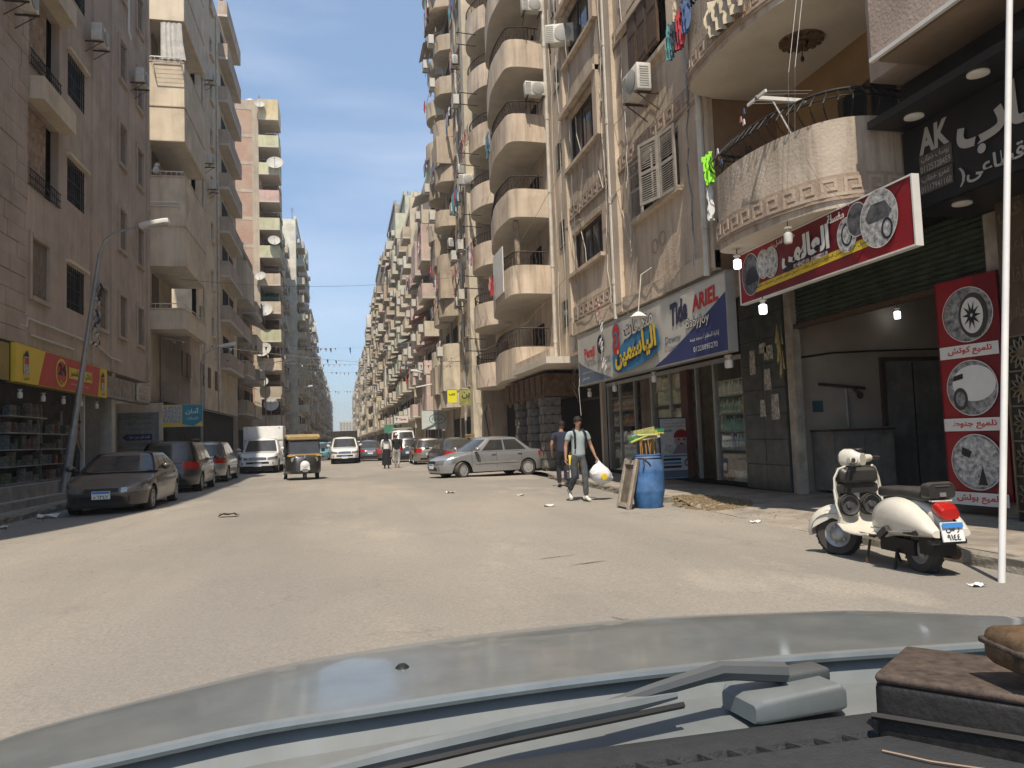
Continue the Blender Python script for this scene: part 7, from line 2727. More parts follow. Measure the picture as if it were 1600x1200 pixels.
class Board:
 """flat sign box: local 2-D frame u to the viewer's right, v up; origin at the face centre"""
 def __init__(s, name, label, cat, centre, right, w, h, depth=.14, m_face=None, m_frame=None, frame=.03, group=None, up=(0, 0, 1)):
  s.r = Vector(right).normalized()
  s.u = Vector(up).normalized()
  s.nrm = s.r.cross(s.u)
  s.c = Vector(centre)
  s.w, s.h = w, h
  s.t = thing(name, label, cat, (0, 0, 0), 0, group)
  s.k = 0
  M = Matrix((s.r, s.u, s.nrm)).transposed().to_4x4()
  M.translation = s.c
  b = MB()
  b.obox(M @ Matrix.Translation((0, 0, -depth / 2)), w / 2, h / 2, depth / 2, 0)
  b.build('panel', m_face, s.t)
  if frame:
   f = MB()
   for sx, sy, px, py in ((w / 2 + frame, frame / 2, 0, h / 2 + frame / 2), (w / 2 + frame, frame / 2, 0, -h / 2 - frame / 2), (frame / 2, h / 2, w / 2 + frame / 2, 0), (frame / 2, h / 2, -w / 2 - frame / 2, 0)):
    f.obox(M @ Matrix.Translation((px, py, -depth / 2 + .006)), sx, sy, depth / 2 + .006)
   f.build('frame', m_frame, s.t)

 def put(s, me, x, y, m, name='print', d=None):
  s.k += 1
  return on_face(me, s.c + s.r * x + s.u * y, s.r, s.u, (.004 + .0012 * s.k) if d is None else d, name, m, s.t)

 def shape(s, pts, m, name='print'):
  return s.put(flat_mesh(pts), 0, 0, m, name)

 def disc(s, x, y, rx, ry, m, name='print'):
  return s.shape(disc_pts(x, y, rx, ry), m, name)

 def ring(s, x, y, rx, ry, wd, m):
  n = 32
  a = disc_pts(x, y, rx, ry, n)
  b = disc_pts(x, y, rx - wd, ry - wd, n)
  me = bpy.data.meshes.new('ring')
  me.from_pydata([(p[0], p[1], 0) for p in a + b], [], [(i, (i + 1) % n, n + (i + 1) % n, n + i) for i in range(n)])
  return s.put(me, 0, 0, m, 'print')

 def text(s, body, x, y, w, h, m, bold=.02, shear=0.0, rot=0.0, res=2):
  me = text_mesh(body, w, h, bold, res, shear)
  if rot:
   me.transform(Matrix.Rotation(rot, 4, 'Z'))
  s.k += 2
  return s.put(me, x, y, m, 'letters')

 def outlined(s, body, x, y, w, h, m_in, m_out, bold=.02, grow=.05, rot=0.0, drop=None):
  if drop:
   s.text(body, x + drop[0], y + drop[1], w, h, drop[2], bold + grow, 0, rot)
  s.text(body, x, y, w + h * grow * .8, h * (1 + grow * 1.2), m_out, bold + grow, 0, rot)
  s.text(body, x, y, w, h, m_in, bold, 0, rot)

# ---- detergent shop (length along the street; viewer's right is towards the camera)
d = Board('shop_sign', 'long cream detergent shop sign with blue corners and bubbly yellow Arabic lettering', 'shop sign', (6.47, 16.22, 3.42), (0, -1, 0), 8.5, 1.34, .16, C_CRM, M_ALU, .03)
hw, hh = 4.25, .67
d.shape([(1.0, -hh)] + [(1.0 + 3.25 * f, -hh + 1.02 * f ** 1.15) for f in (.2, .4, .6, .8, 1)] + [(hw, -hh)], C_NAVY)
d.shape([(-hw, -hh), (-1.55, -hh)] + [(-hw + 2.7 * f, -.02 - .65 * f ** .8) for f in (.8, .6, .45, .3, .18, .08)] + [(-hw, -.02)], C_SLATE)
d.text('ARIEL', 3.45, .37, 1.05, .30, C_ARED, .035, .12, .06)
d.text('Tide', 2.35, .30, .78, .46, C_TIDE, .05, .15, .06)
d.outlined('BabyJoy', 3.15, -.02, .95, .24, C_CRM, C_INK, .01, .05)
d.text('Downy', 2.05, -.22, .75, .20, C_SLATE, .02, .1)
d.text('داونى', 2.05, -.38, .4, .10, C_SLATE, .01)
d.text('إدارة المعلم / محمد عبده', 3.42, -.34, 1.15, .12, C_WHT, .01)
d.text('01228895270', 3.45, -.52, .95, .10, C_WHT, .012)
d.text('Persil', -3.2, .13, .85, .28, C_ARED, .045)
d.disc(-2.28, .24, .27, .24, C_INK)
d.text('PRIL', -2.28, .24, .36, .14, C_CRM, .03)
d.text('OXI', -1.75, -.20, .36, .18, C_SLATE, .03)
d.text('اوكسى', -1.75, -.43, .4, .12, C_SLATE, .015)
d.text('Fairy', -2.6, -.20, .5, .16, C_SLATE, .005, .3)
d.text('كل أنواع المنظفات', -3.3, -.38, 1.0, .10, C_CRM, .01)
d.text('جملة وقطاعى', -3.5, -.54, .7, .09, C_CRM, .01)
d.text('جملة وقطاعى', -3.5, -.54, .7, .09, C_CRM, .01)
d.shape([(-1.32, -.52), (-1.38, -.2), (-1.15, 0), (-.8, -.02), (-.5, .12), (.2, .22), (1.0, .28), (1.42, .1), (1.52, -.2), (1.42, -.36), (.9, -.48), (.3, -.55), (-.3, -.60), (-.95, -.62)], C_BLUE)
d.shape(disc_pts(-1.05, .36, .26, .24) , C_SLATE)
d.shape(disc_pts(-1.05, .05, .27, .26), C_SLATE)
d.shape(disc_pts(-1.05, .36, .21, .20), C_ARED)
d.shape(disc_pts(-1.05, .05, .22, .21), C_ARED)
d.text('3', -1.05, .20, .26, .42, C_SLATE, .03)
d.outlined('منظفات', .35, .38, 1.75, .40, C_CRM, C_INK, .02, .06, .08)
d.outlined('الياسمين', .12, -.16, 2.5, .62, C_YEL, C_TIDE, .04, .06, .08)

# ---- car wash sign
r_ = Board('shop_sign', 'red car wash sign with white Arabic lettering, yellow stripe and photos of foamed cars', 'shop sign', (6.45, 9.45, 3.84), (0, -1, 0), 3.95, .80, .09, C_RED, C_WHT, .022)
r_.shape([(-1.6, -.4), (.9, -.4), (1.9, .4), (-.9, .4)], C_DRED)
r_.shape([(-1.72, -.30), (1.55, -.22), (1.42, -.10), (-1.60, -.185)], C_YEL)
r_.disc(-1.62, .02, .27, .34, C_PHOTD)
r_.shape([(-1.80, -.05), (-1.7, .12), (-1.52, .14), (-1.40, .0), (-1.42, -.12), (-1.76, -.14)], C_INK)
for x, y, rr in ((-1.24, .10, .19), (-1.02, .08, .20)):
 r_.disc(x, y, rr, rr * 1.2, C_PHOTO)
 r_.ring(x, y, rr, rr * 1.2, .008, C_WHT)
r_.ring(-1.62, .02, .27, .34, .008, C_WHT)
r_.disc(.80, .02, .20, .23, C_PHOTO)
r_.ring(.80, .02, .115, .15, .03, C_INK)
r_.ring(.80, .02, .20, .23, .008, C_WHT)
r_.disc(1.02, .16, .20, .22, C_PHOTD)
r_.ring(1.02, .16, .20, .22, .008, C_WHT)
r_.disc(1.42, .06, .34, .36, C_PHOTO)
r_.ring(1.42, .06, .34, .36, .01, C_WHT)
r_.shape([(1.18, .12), (1.3, .26), (1.55, .25), (1.66, .1), (1.6, .04), (1.24, .03)], C_PHOTD)
r_.ring(1.56, -.1, .10, .13, .03, C_INK)
r_.outlined('العالمى', -.12, .06, 1.15, .44, C_WHT, C_INK, .05, .04)
r_.text('مغسلة', .62, .31, .36, .12, C_WHT, .03)
r_.text('هذا من فضل ربى', -.66, .31, .70, .10, C_WHT, .02)
r_.text('01148427110 - 01048021119', .02, -.125, .8, .065, C_WHT, .02)
r_.text('غسيل عادي - غسيل كيماوى - غسيل جاف - غسيل موتور بأفضل الخدمات الألمانية', -.12, -.205, 2.75, .085, C_INK, .02, 0, .024)

# ---- AK sign on the dark shop
a_ = Board('shop_sign', 'black AK shop sign with pale lettering and two phone number plates', 'shop sign', (7.33, 5.85, 4.68), (0, -1, 0), 5.5, 1.08, .02, M_AKP, M_AKP, .0)
C_PALE = mat('sign_pale_letters', (.42, .385, .34), .5, var=.05)
C_PLT = mat('sign_brown_plate', (.115, .09, .065), .5, var=.1)
X0 = 5.85
a_.text('AK', X0 - 8.06, .30, .50, .33, C_PALE, .04, .05)
for j, (n1, n2) in enumerate((('يوسف خطاب', '01125328459'), ('عمرو خطاب', '01117941160'))):
 y0 = .0 - j * .26
 a_.shape([(X0 - 8.32, y0 - .12), (X0 - 7.78, y0 - .12), (X0 - 7.78, y0 + .12), (X0 - 8.32, y0 + .12)], C_PLT)
 a_.text(n1, X0 - 8.05, y0 + .06, .46, .10, C_PALE, .01)
 a_.text(n2, X0 - 8.05, y0 - .06, .50, .085, C_PALE, .01)
a_.text('خطاب', X0 - 6.75, .14, 1.85, .66, C_PALE, .035)
a_.text('(جملة وقطاعى)', X0 - 6.75, -.36, 1.85, .24, C_PALE, .02)

# ---- red banner with three photos beside the garage
b_ = Board('banner', 'tall red car wash banner with three oval car photos and white caption strips', 'banner', (8.16, 8.63, 1.83), Vector((.12, -1, 0)), .92, 2.95, .03, C_RED, C_DRED, .008)
b_.shape([(-.1, -1.47), (.46, -1.47), (.46, 1.47), (.12, 1.47)], C_DRED)
for j, s in enumerate(('تلميع كوتش', 'تلميع جنوط', 'تلميع بولش')):
 cy = .98 - j * .98
 b_.disc(.02, cy, .37, .36, C_GREY)
 if j == 0:
  b_.disc(.10, cy - .02, .22, .30, M_RUB)
  b_.disc(.08, cy - .02, .165, .24, C_WHT)
  for q in range(10):
   an = 2 * math.pi * q / 10
   b_.shape([(.08 + .03 * math.cos(an - .9), cy - .02 + .04 * math.sin(an - .9)), (.08 + .14 * math.cos(an), cy - .02 + .20 * math.sin(an)), (.08 + .03 * math.cos(an + .9), cy - .02 + .04 * math.sin(an + .9))], M_BLACK)
 elif j == 1:
  b_.disc(.05, cy + .06, .32, .24, C_WHT)
  b_.disc(-.16, cy - .14, .11, .15, M_RUB)
  b_.disc(-.16, cy - .14, .07, .10, C_GREY)
  b_.shape([(-.26, cy + .10), (-.1, cy + .13), (-.1, cy + .20), (-.24, cy + .17)], M_BLACK)
 else:
  b_.disc(.02, cy, .34, .33, C_PHOTO)
  b_.shape([(.02, cy - .3), (.16, cy - .3), (.10, cy - .05)], M_BLACK)
  b_.shape([(-.2, cy + .1), (-.08, cy + .05), (-.04, cy + .14), (-.18, cy + .2)], M_BLACK)
 b_.ring(.02, cy, .38, .37, .01, C_WHT)
 b_.shape([(-.44, cy - .57), (.44, cy - .57), (.44, cy - .40), (-.44, cy - .40)], C_WHT)
 b_.text(s, .02, cy - .485, .66, .12, C_ARED, .025)

# ---- standing poster in front of the detergent shop (plain stand-in drawing)
p_ = Board('poster_board', 'standing poster board with a drawn face in a red cap outside the detergent shop', 'poster', (8.02, 17.72, .97), Vector((1, .06, 0)), .86, 1.46, .05, mat('poster_pale', (.52, .52, .50), .5, var=.08, scale=6), C_NAVY, .03)
p_.shape([(-.42, -.72), (.42, -.72), (.42, -.54), (-.42, -.54)], C_SLATE)
p_.shape(disc_pts(.14, .20, .20, .22), mat('poster_skin', (.36, .28, .24), .6, var=.1))
p_.shape([(.14 + .21 * math.cos(R(q)), .26 + .2 * math.sin(R(q))) for q in range(0, 181, 15)], C_RED)
p_.shape([(-.12, -.14), (.4, -.14), (.36, .02), (.2, .1), (.02, .08)], mat('poster_mauve', (.24, .17, .21), .6, var=.1))
for q in (-1, 1):
 p_.disc(.14 + q * .075, .21, .028, .028, C_INK)
p_.shape([(.07, .12), (.21, .12), (.17, .085), (.11, .085)], C_INK)
p_.shape([(-.36, -.06), (-.12, -.12), (-.1, .06), (-.3, .12)], C_PHOTO)
p_.text('أفضل المنظفات والمستحضرات', 0, .62, .74, .05, C_ARED, .015)
p_.text('بأقل الأسعار لكل بيت', 0, .545, .70, .05, C_INK, .015)
p_.text('خصم', -.24, .42, .26, .09, C_TIDE, .03)
for j in range(3):
 p_.shape([(-.38, -.30 - j * .09), (.10, -.30 - j * .09), (.10, -.245 - j * .09), (-.38, -.245 - j * .09)], [C_INK, C_BLUE, C_TIDE][j])
p_.shape([(-.38, -.21), (.38, -.21), (.38, -.17), (-.38, -.17)], C_BLUE)
p_.ring(.27, -.36, .09, .09, .03, C_INK)

# ---- red and yellow sign on the left
l_ = Board('shop_sign', 'red sign with yellow ends and a big 24 over the shaded left shop', 'shop sign', (-7.72, 24.3, 3.62), (0, 1, 0), 7.35, .92, .26, C_RED, C_YEL, .012)
C_RED2 = mat('sign_tomato', (.50, .045, .03), .5, var=.05)
l_.shape([(-2.25, -.45), (2.72, -.45), (2.95, .45), (-1.75, .45)], C_RED2)
l_.shape([(-3.67, -.46), (-2.25, -.46), (-1.75, .46), (-3.67, .46)], C_YEL)
l_.shape([(2.72, -.46), (3.67, -.46), (3.67, .46), (2.95, .46)], C_YEL)
l_.ring(-.55, .0, .46, .40, .07, C_YEL)
l_.text('24', -.50, .10, .62, .34, C_INK, .05)
l_.text('ساعة', -.55, -.24, .36, .13, C_YEL, .02)
l_.shape([(.0, -.10), (2.1, -.10), (2.1, .22), (.0, .22)], C_YEL)
l_.text('كنتاكى دكرين المتميز', 1.08, .06, 1.9, .24, C_INK, .02)
l_.text('مفروم - مشويات - ساندوتشات', .95, -.26, 1.6, .10, C_WHT, .01)
for x in (-3.05, 3.18):
 l_.shape([(x - .17, -.25), (x + .17, -.25), (x + .15, .22), (x - .15, .22)], C_PHOTO)
 l_.shape([(x - .2, .18), (x + .05, .36), (x + .16, .2)], C_INK)
 l_.shape([(x - .12, .0), (x + .14, .0), (x + .12, .16), (x - .1, .16)], C_ARED)
 l_.text('كشرى', x, -.36, .34, .10, C_INK, .02)

# ---- yellowish blank light box end at the extreme left, paper sign, shutter lettering, blue shop board
yb = Board('light_box', 'dull mustard light box at the far left edge beside the red and yellow sign', 'sign', (-7.80, 18.9, 3.6), (0, 1, 0), 3.2, .9, .2, mat('mustard', (.30, .21, .06), .6, var=.1), M_IRON, .02)
ps = Board('paper_sign', 'torn pale paper sign with red lines at the end of the old fascia', 'sign', (-7.79, 33.2, 3.62), (0, 1, 0), 2.0, .66, .04, mat('aged_paper', (.50, .45, .37), .8, var=.2, scale=6), M_ALU, .0)
for j in range(4):
 ps.text(['عيادة الأسنان', 'دكتور أحمد على', 'مواعيد العمل يوميا', 'تليفون 0225501'][j], 0, .2 - j * .14, 1.4, .10, C_ARED if j < 3 else C_INK, .01)
g_ = Board('lettering_panel', 'blue arrow and painted lettering on the grey roller shutter', 'sign', (-8.72, 35.96, 2.2), (1, 0, 0), 1.4, 1.0, .02, M_SHUTG, M_SHUTG, .0)
g_.text('معرض النور', .1, .34, 1.0, .2, C_SLATE, .01)
g_.text('للأجهزة الكهربائية', 0, .08, 1.2, .12, C_SLATE, .005)
g_.shape([(-.6, -.28), (-.42, -.14), (.62, -.14), (.62, -.42), (-.42, -.42)], C_NAVY)
g_.text('المدخل من هنا', .12, -.28, .8, .13, C_WHT, .01)
am = Board('shop_sign', 'yellow and turquoise shop board below the sandy left block', 'shop sign', (-7.35, 38.3, 2.9), (1, .12, 0), 1.8, 1.0, .12, C_YEL, M_ALU, .02)
am.shape([(-.85, -.3), (-.05, -.34), (-.02, .45), (-.85, .42)], C_PHOTO)
am.shape([(.02, -.4), (.5, -.5), (.9, -.25), (.9, .5), (.02, .5)], C_TEAL)
am.text('أمان', .46, .2, .6, .32, C_WHT, .03)
am.text('للاتصالات', .46, -.12, .5, .14, C_WHT, .01)
# small signs down the right row
y1_ = Board('hanging_sign', 'small bright yellow sign hanging beside the tall tan block', 'sign', (6.45, 46.0, 3.95), (1, 0, 0), .58, .78, .12, mat('neon_yellow', (.75, .70, .03), .5, var=0), M_ALU, .02)
y1_.text('كافيه', 0, .1, .4, .18, C_INK, .02)
y2_ = Board('hanging_sign', 'dull yellow sign hanging right of the small bright one', 'sign', (7.2, 45.5, 3.85), (1, 0, 0), .72, .95, .12, mat('dull_yellow_sign', (.36, .34, .10), .5, var=.2), M_ALU, .02)
y2_.text('بن', 0, .1, .5, .4, C_INK, .02)
w1_ = Board('hanging_sign', 'white shop sign with red letters over the minibus on the right row', 'sign', (5.4, 74, 3.4), (1, 0, 0), 1.3, .65, .1, C_WHT, M_ALU, .02)
w1_.text('T', -.42, 0, .26, .3, C_INK, .03)
w1_.text('Tarek', .16, 0, .72, .22, C_ARED, .03)
w2_ = Board('shop_sign', 'pale shop sign with a turquoise oval under the pink balconies', 'shop sign', (6.75, 57.6, 2.85), (1, -.15, 0), 2.0, 1.4, .12, mat('pale_mint_sign', (.56, .60, .55), .5, var=.05), M_ALU, .03)
w2_.ring(.15, .05, .62, .4, .05, C_TEAL)
w2_.text('صيدلية', .15, .05, .8, .28, C_TEAL, .02)
gs = Board('shop_sign', 'small green shop sign far down the right row', 'shop sign', (6.0, 101.5, 2.9), (1, 0, 0), 1.5, 1.1, .15, mat('sign_green', (.05, .26, .15), .5, var=.05), M_ALU, .03)
# ================================================================== PEOPLE
def skin_mesh(name, joints, bones, mats_, levels=2, root=0):
 """one continuous skin grown over a skeleton. joints: [(co, rx, ry)], bones: [(i, j)]"""
 me = bpy.data.meshes.new(name)
 me.from_pydata([j[0] for j in joints], bones, [])
 o = bpy.data.objects.new(name, me)
 COL.objects.link(o)
 md = o.modifiers.new('skin', 'SKIN')
 md.branch_smoothing = .6
 sk = me.skin_vertices[0].data
 for i, j in enumerate(joints):
  sk[i].radius = (j[1], j[2])
  sk[i].use_root = (i == root)
 sb = o.modifiers.new('sub', 'SUBSURF')
 sb.levels = levels
 sb.render_levels = levels
 bpy.context.view_layer.update()
 out = bpy.data.meshes.new_from_object(o.evaluated_get(bpy.context.evaluated_depsgraph_get()))
 bpy.data.objects.remove(o)
 out.name = name
 out.materials.clear()
 for m in mats_:
  out.materials.append(m)
 for p in out.polygons:
  p.use_smooth = True
 return out
M_SKIN = mat('skin', (.36, .20, .13), .55, var=.06, scale=10)
M_HAIR = mat('dark_hair', (.018, .013, .010), .7, var=.3, scale=60)

def V(*a):
 return Vector(a)

def hand(parent, wrist, d, palm_n, curl=.5, side=1, m=None):
 """palm and five separate bent fingers; d: pointing direction, palm_n: palm normal"""
 d, pn = Vector(d).normalized(), Vector(palm_n).normalized()
 ac_ = d.cross(pn).normalized() * side
 J = [(wrist, .026, .02), (wrist + d * .045, .036, .018), (wrist + d * .085, .038, .016)]
 B = [(0, 1), (1, 2)]
 for k, (o_, ln) in enumerate(((-.030, .070), (-.010, .080), (.011, .075), (.030, .058))):
  base = wrist + d * .088 + ac_ * o_
  p, dd = base, d.copy()
  prev = 2
  J.append((base, .0105, .0105))
  B.append((prev, len(J) - 1))
  for s_ in range(3):
   dd = (dd + pn * curl * .8).normalized()
   p = p + dd * ln * (.45, .33, .25)[s_]
   J.append((p, .0095 - .001 * s_, .0095 - .001 * s_))
   B.append((len(J) - 2, len(J) - 1))
 t0 = wrist + d * .03 - ac_ * .032
 J.append((t0, .013, .012))
 B.append((1, len(J) - 1))
 t1 = t0 + (d * .6 - ac_ * .6 + pn * .4).normalized() * .036
 t2 = t1 + (d * .8 - ac_ * .1 + pn * .6).normalized() * .03
 J += [(t1, .011, .011), (t2, .009, .009)]
 B += [(len(J) - 3, len(J) - 2), (len(J) - 2, len(J) - 1)]
 return J, B

def person(label, loc, rz, pose, top_m, leg_m, shoe_m, hair=True, group=None, h=1.76, sleeve=.5, detail=True, extra=None, shirt_len=0.0):
 """pose: dict of joint positions in a local frame, y forward, z up, x to the figure's left... all metres for a 1.76 m figure"""
 t = thing('person', label, 'person', (*loc, 0), rz, group)
 P = dict(pelvis=(0, 0, .95), waist=(0, 0, 1.08), chest=(0, .01, 1.28), neck0=(0, 0, 1.46), neck1=(0, .015, 1.53), head=(0, .03, 1.62), head2=(0, .025, 1.70),
             shl=(-.19, 0, 1.42), ell=(-.24, .02, 1.14), wrl=(-.25, .10, .90), shr=(.19, 0, 1.42), elr=(.24, .02, 1.14), wrr=(.25, .10, .90),
             hpl=(-.10, 0, .92), knl=(-.11, .03, .50), anl=(-.11, -.02, .09), tol=(-.12, .14, .035), hpr=(.10, 0, .92), knr=(.11, .03, .50), anr=(.11, -.02, .09), tor=(.12, .14, .035))
 P.update(pose)
 P = {k: Vector(v) for k, v in P.items() if isinstance(v, tuple)}
 # body: one continuous skin from head to feet and wrists
 J, B, I = [], [], {}
 def add(n, co, rx, ry=None):
  I[n] = len(J)
  J.append((Vector(co), rx, ry or rx))
 add('pelvis', P['pelvis'], .115, .085)
 add('waist', P['waist'], .115, .085)
 add('chest', P['chest'], .135, .095)
 add('upper', P['chest'].lerp(P['neck0'], .6), .085, .07)
 add('neck0', P['neck0'], .062, .06)
 add('neck1', P['neck1'], .054, .056)
 add('jaw', P['head'] + V(0, .012, -.055), .058, .068)
 add('head', P['head'] + V(0, 0, .01), .074, .088)
 add('crown', P['head2'] + V(0, 0, .0), .066, .078)
 for a, b_ in (('pelvis', 'waist'), ('waist', 'chest'), ('chest', 'upper'), ('upper', 'neck0'), ('neck0', 'neck1'), ('neck1', 'jaw'), ('jaw', 'head'), ('head', 'crown')):
  B.append((I[a], I[b_]))
 for s_ in 'lr':
  sh, el, wr = P['sh' + s_], P['el' + s_], P['wr' + s_]
  add('sh' + s_, sh - V(0, 0, .02), .045)
  add('ua' + s_, sh.lerp(el, .45), .052)
  add('el' + s_, el, .040)
  add('fa' + s_, el.lerp(wr, .35), .040)
  add('wr' + s_, wr, .026)
  for a, b_ in (('upper', 'sh'), ('sh', 'ua'), ('ua', 'el'), ('el', 'fa'), ('fa', 'wr')):
   B.append((I[a if a == 'upper' else a + s_], I[b_ + s_]))
  hp, kn, an, to = P['hp' + s_], P['kn' + s_], P['an' + s_], P['to' + s_]
  add('hp' + s_, hp, .07, .075)
  add('th' + s_, hp.lerp(kn, .5), .06, .064)
  add('kn' + s_, kn, .046, .048)
  add('ca' + s_, kn.lerp(an, .35) - V(0, .012, 0), .044, .046)
  add('an' + s_, an, .036)
  for a, b_ in (('pelvis', 'hp'), ('hp', 'th'), ('th', 'kn'), ('kn', 'ca'), ('ca', 'an')):
   B.append((I[a if a == 'pelvis' else a + s_], I[b_ + s_]))
  if detail:
   d = (wr - el).normalized()
   HJ, HB = hand(t, wr + d * .01, d, V(1 if s_ == 'l' else -1, .2, 0), pose.get('curl' + s_, .45), 1 if s_ == 'l' else -1)
   o_ = len(J)
   J.extend(HJ)
   B.append((I['wr' + s_], o_))
   B.extend((a + o_, b_ + o_) for a, b_ in HB)
  else:
   add('ha' + s_, wr + (wr - el).normalized() * .1, .03, .02)
   B.append((I['wr' + s_], I['ha' + s_]))
 me = skin_mesh('body', J, B, [M_SKIN], 2 if detail else 1)
 bo = link_mesh('body', me, t)
 # head: features
 hd = P['head']
 if detail:
  f = MB()
  f.add(*ell(hd.x, hd.y + .098, hd.z - .002, .013, .022, .024))
  f.add(*ell(hd.x, hd.y + .088, hd.z - .012, .018, .016, .014))
  o = f.build('nose', M_SKIN, t)
  for s_ in (-1, 1):
   e = MB()
   e.add(*ell(hd.x + s_ * .031, hd.y + .082, hd.z + .022, .013, .008, .007))
   e.build('eye', mat('eye_dark', (.03, .02, .018), .3, var=0), t)
   e = MB()
   e.tube([(hd.x + s_ * .012, hd.y + .091, hd.z + .042), (hd.x + s_ * .03, hd.y + .090, hd.z + .047), (hd.x + s_ * .05, hd.y + .076, hd.z + .040)], .005, 5)
   e.build('eyebrow', M_HAIR, t)
   e = MB()
   e.add(*ell(hd.x + s_ * .078, hd.y + .002, hd.z + .008, .010, .020, .032))
   e.build('ear', M_SKIN, t)
  e = MB()
  e.add(*ell(hd.x, hd.y + .087, hd.z - .046, .024, .008, .007))
  e.build('mouth', mat('lips', (.27, .11, .09), .5, var=0), t)
 if hair:
  rr = random.Random(4)
  b = MB()
  n, k = 24, 12
  vs2 = []
  for i in range(k + 1):
   ph = -.30 + (math.pi / 2 + .30) * i / k
   for j in range(n):
    th = 2 * math.pi * j / n
    front = max(0, math.sin(th))
    low = ph + max(0, (.62 * front - .0)) * (1 - i / k)
    r_ = 1 + rr.uniform(-.035, .05)
    vs2.append((hd.x + .094 * r_ * math.cos(low) * math.cos(th), hd.y - .004 + .106 * r_ * math.cos(low) * math.sin(th), hd.z + .030 + .112 * r_ * math.sin(low)))
  b.add(vs2, [(i * n + j, i * n + (j + 1) % n, (i + 1) * n + (j + 1) % n, (i + 1) * n + j) for i in range(k) for j in range(n)], 0, True)
  b.build('hair', M_HAIR, t)
 # shirt: torso and sleeves in one mesh, open at neck, hem and cuffs
 J, B, I = [], [], {}
 add('tail', P['pelvis'] + V(0, 0, -.06 - shirt_len), .160, .125)
 add('hem', P['pelvis'] + V(0, 0, .06), .166, .128)
 B.append((0, 1))
 add('waist', P['waist'], .157, .118)
 add('chest', P['chest'], .182, .130)
 add('upper', P['chest'].lerp(P['neck0'], .72), .150, .104)
 add('neck', P['neck0'] + V(0, 0, .03), .072, .070)
 for a, b_ in (('hem', 'waist'), ('waist', 'chest'), ('chest', 'upper'), ('upper', 'neck')):
  B.append((I[a], I[b_]))
 for s_ in 'lr':
  sh, el, wr = P['sh' + s_], P['el' + s_], P['wr' + s_]
  add('sh' + s_, sh, .075)
  B.append((I['upper'], I['sh' + s_]))
  if sleeve <= 1:
   add('cu' + s_, sh.lerp(el, .2 + sleeve), .066)
   B.append((I['sh' + s_], I['cu' + s_]))
  else:
   add('el' + s_, el, .054)
   add('cu' + s_, wr, .042)
   B.extend([(I['sh' + s_], I['el' + s_]), (I['el' + s_], I['cu' + s_])])
 link_mesh('shirt', skin_mesh('shirt', J, B, [top_m], 2 if detail else 1), t)
 # trousers
 J, B, I = [], [], {}
 add('waist', P['pelvis'] + V(0, 0, .13), .140, .108)
 add('pelvis', P['pelvis'] - V(0, 0, .03), .156, .118)
 B.append((0, 1))
 for s_ in 'lr':
  hp, kn, an = P['hp' + s_], P['kn' + s_], P['an' + s_]
  add('hp' + s_, hp - V(0, 0, .05), .100, .108)
  add('th' + s_, hp.lerp(kn, .5), .088, .092)
  add('kn' + s_, kn, .068, .072)
  add('ca' + s_, kn.lerp(an, .45), .064, .068)
  add('an' + s_, an.lerp(kn, .04), .055, .06)
  for a, b_ in (('pelvis', 'hp'), ('hp', 'th'), ('th', 'kn'), ('kn', 'ca'), ('ca', 'an')):
   B.append((I[a if a == 'pelvis' else a + s_], I[b_ + s_]))
 link_mesh('trousers', skin_mesh('trousers', J, B, [leg_m], 2 if detail else 1), t)
 for s_ in 'lr':
  an, to = P['an' + s_], P['to' + s_]
  d = to - an
  fl = V(d.x, d.y, 0)
  fl = fl.normalized() if fl.length > .01 else V(0, 1, 0)
  dn = d.normalized()
  J = [(an - dn * .03 + V(0, 0, .0), .042, .042), (an - dn * .055 - V(0, 0, .035), .036, .036), (an.lerp(to, .5) - V(0, 0, .012), .042, .036), (to, .044, .03), (to + dn * .05, .032, .024)]
  link_mesh('shoe', skin_mesh('shoe', J, [(0, 1), (0, 2), (2, 3), (3, 4)], [shoe_m], 2 if detail else 1), t)
 return t, P
T_GREY = mat('heather_grey_cloth', (.34, .40, .40), .9, var=.10, scale=25, bump=.3, bscale=18)
T_DKGREY = mat('dark_grey_denim', (.075, .082, .085), .9, var=.25, scale=12, bump=.3, bscale=20)
T_NAVY = mat('navy_cloth', (.032, .036, .06), .9, var=.15, scale=20, bump=.3, bscale=18)
T_BLACK = mat('black_cloth', (.018, .018, .02), .9, var=.2, scale=20)
T_WHITE = mat('white_cloth', (.70, .69, .66), .9, var=.06, scale=20)
SH_WHITE = mat('white_trainer', (.62, .60, .56), .6, var=.1, scale=20)
SH_DARK = mat('dark_shoe', (.06, .055, .05), .6, var=.15, scale=20)

# man walking towards the camera with a white bag (local +y is his front; he faces -Y)
pose = dict(hpl=(-.09, 0, .93), knl=(-.085, .10, .53), anl=(-.07, .16, .10), tol=(-.075, .30, .05),
   hpr=(.10, 0, .93), knr=(.10, -.02, .50), anr=(.105, -.30, .20), tor=(.105, -.22, .07),
   shl=(-.19, .0, 1.43), ell=(-.29, .0, 1.16), wrl=(-.34, .10, .93), shr=(.19, 0, 1.43), elr=(.27, -.03, 1.16), wrr=(.30, .02, .92), curll=1.0, curlr=.6,
   head=(.0, .03, 1.635), head2=(0, .025, 1.71))
man, P1 = person('man in grey T-shirt and dark jeans walking with a white plastic bag', (4.80, 15.5), math.pi + .12, pose, T_GREY, T_DKGREY, SH_WHITE)
man.scale = (1, 1, 1.0)
st = MB()
for s_ in (-1, 1):
 st.tube([(s_ * .125, .125, 1.10), (s_ * .13, .155, 1.28), (s_ * .118, .125, 1.42), (s_ * .105, .02, 1.50), (s_ * .11, -.10, 1.42)], .024, 6)
st.build('strap', T_BLACK, None)
so = bpy.context.scene.objects['strap']
bp_t = thing('backpack', 'black backpack worn by the man in the grey T-shirt', 'backpack', man.location, math.pi + .12)
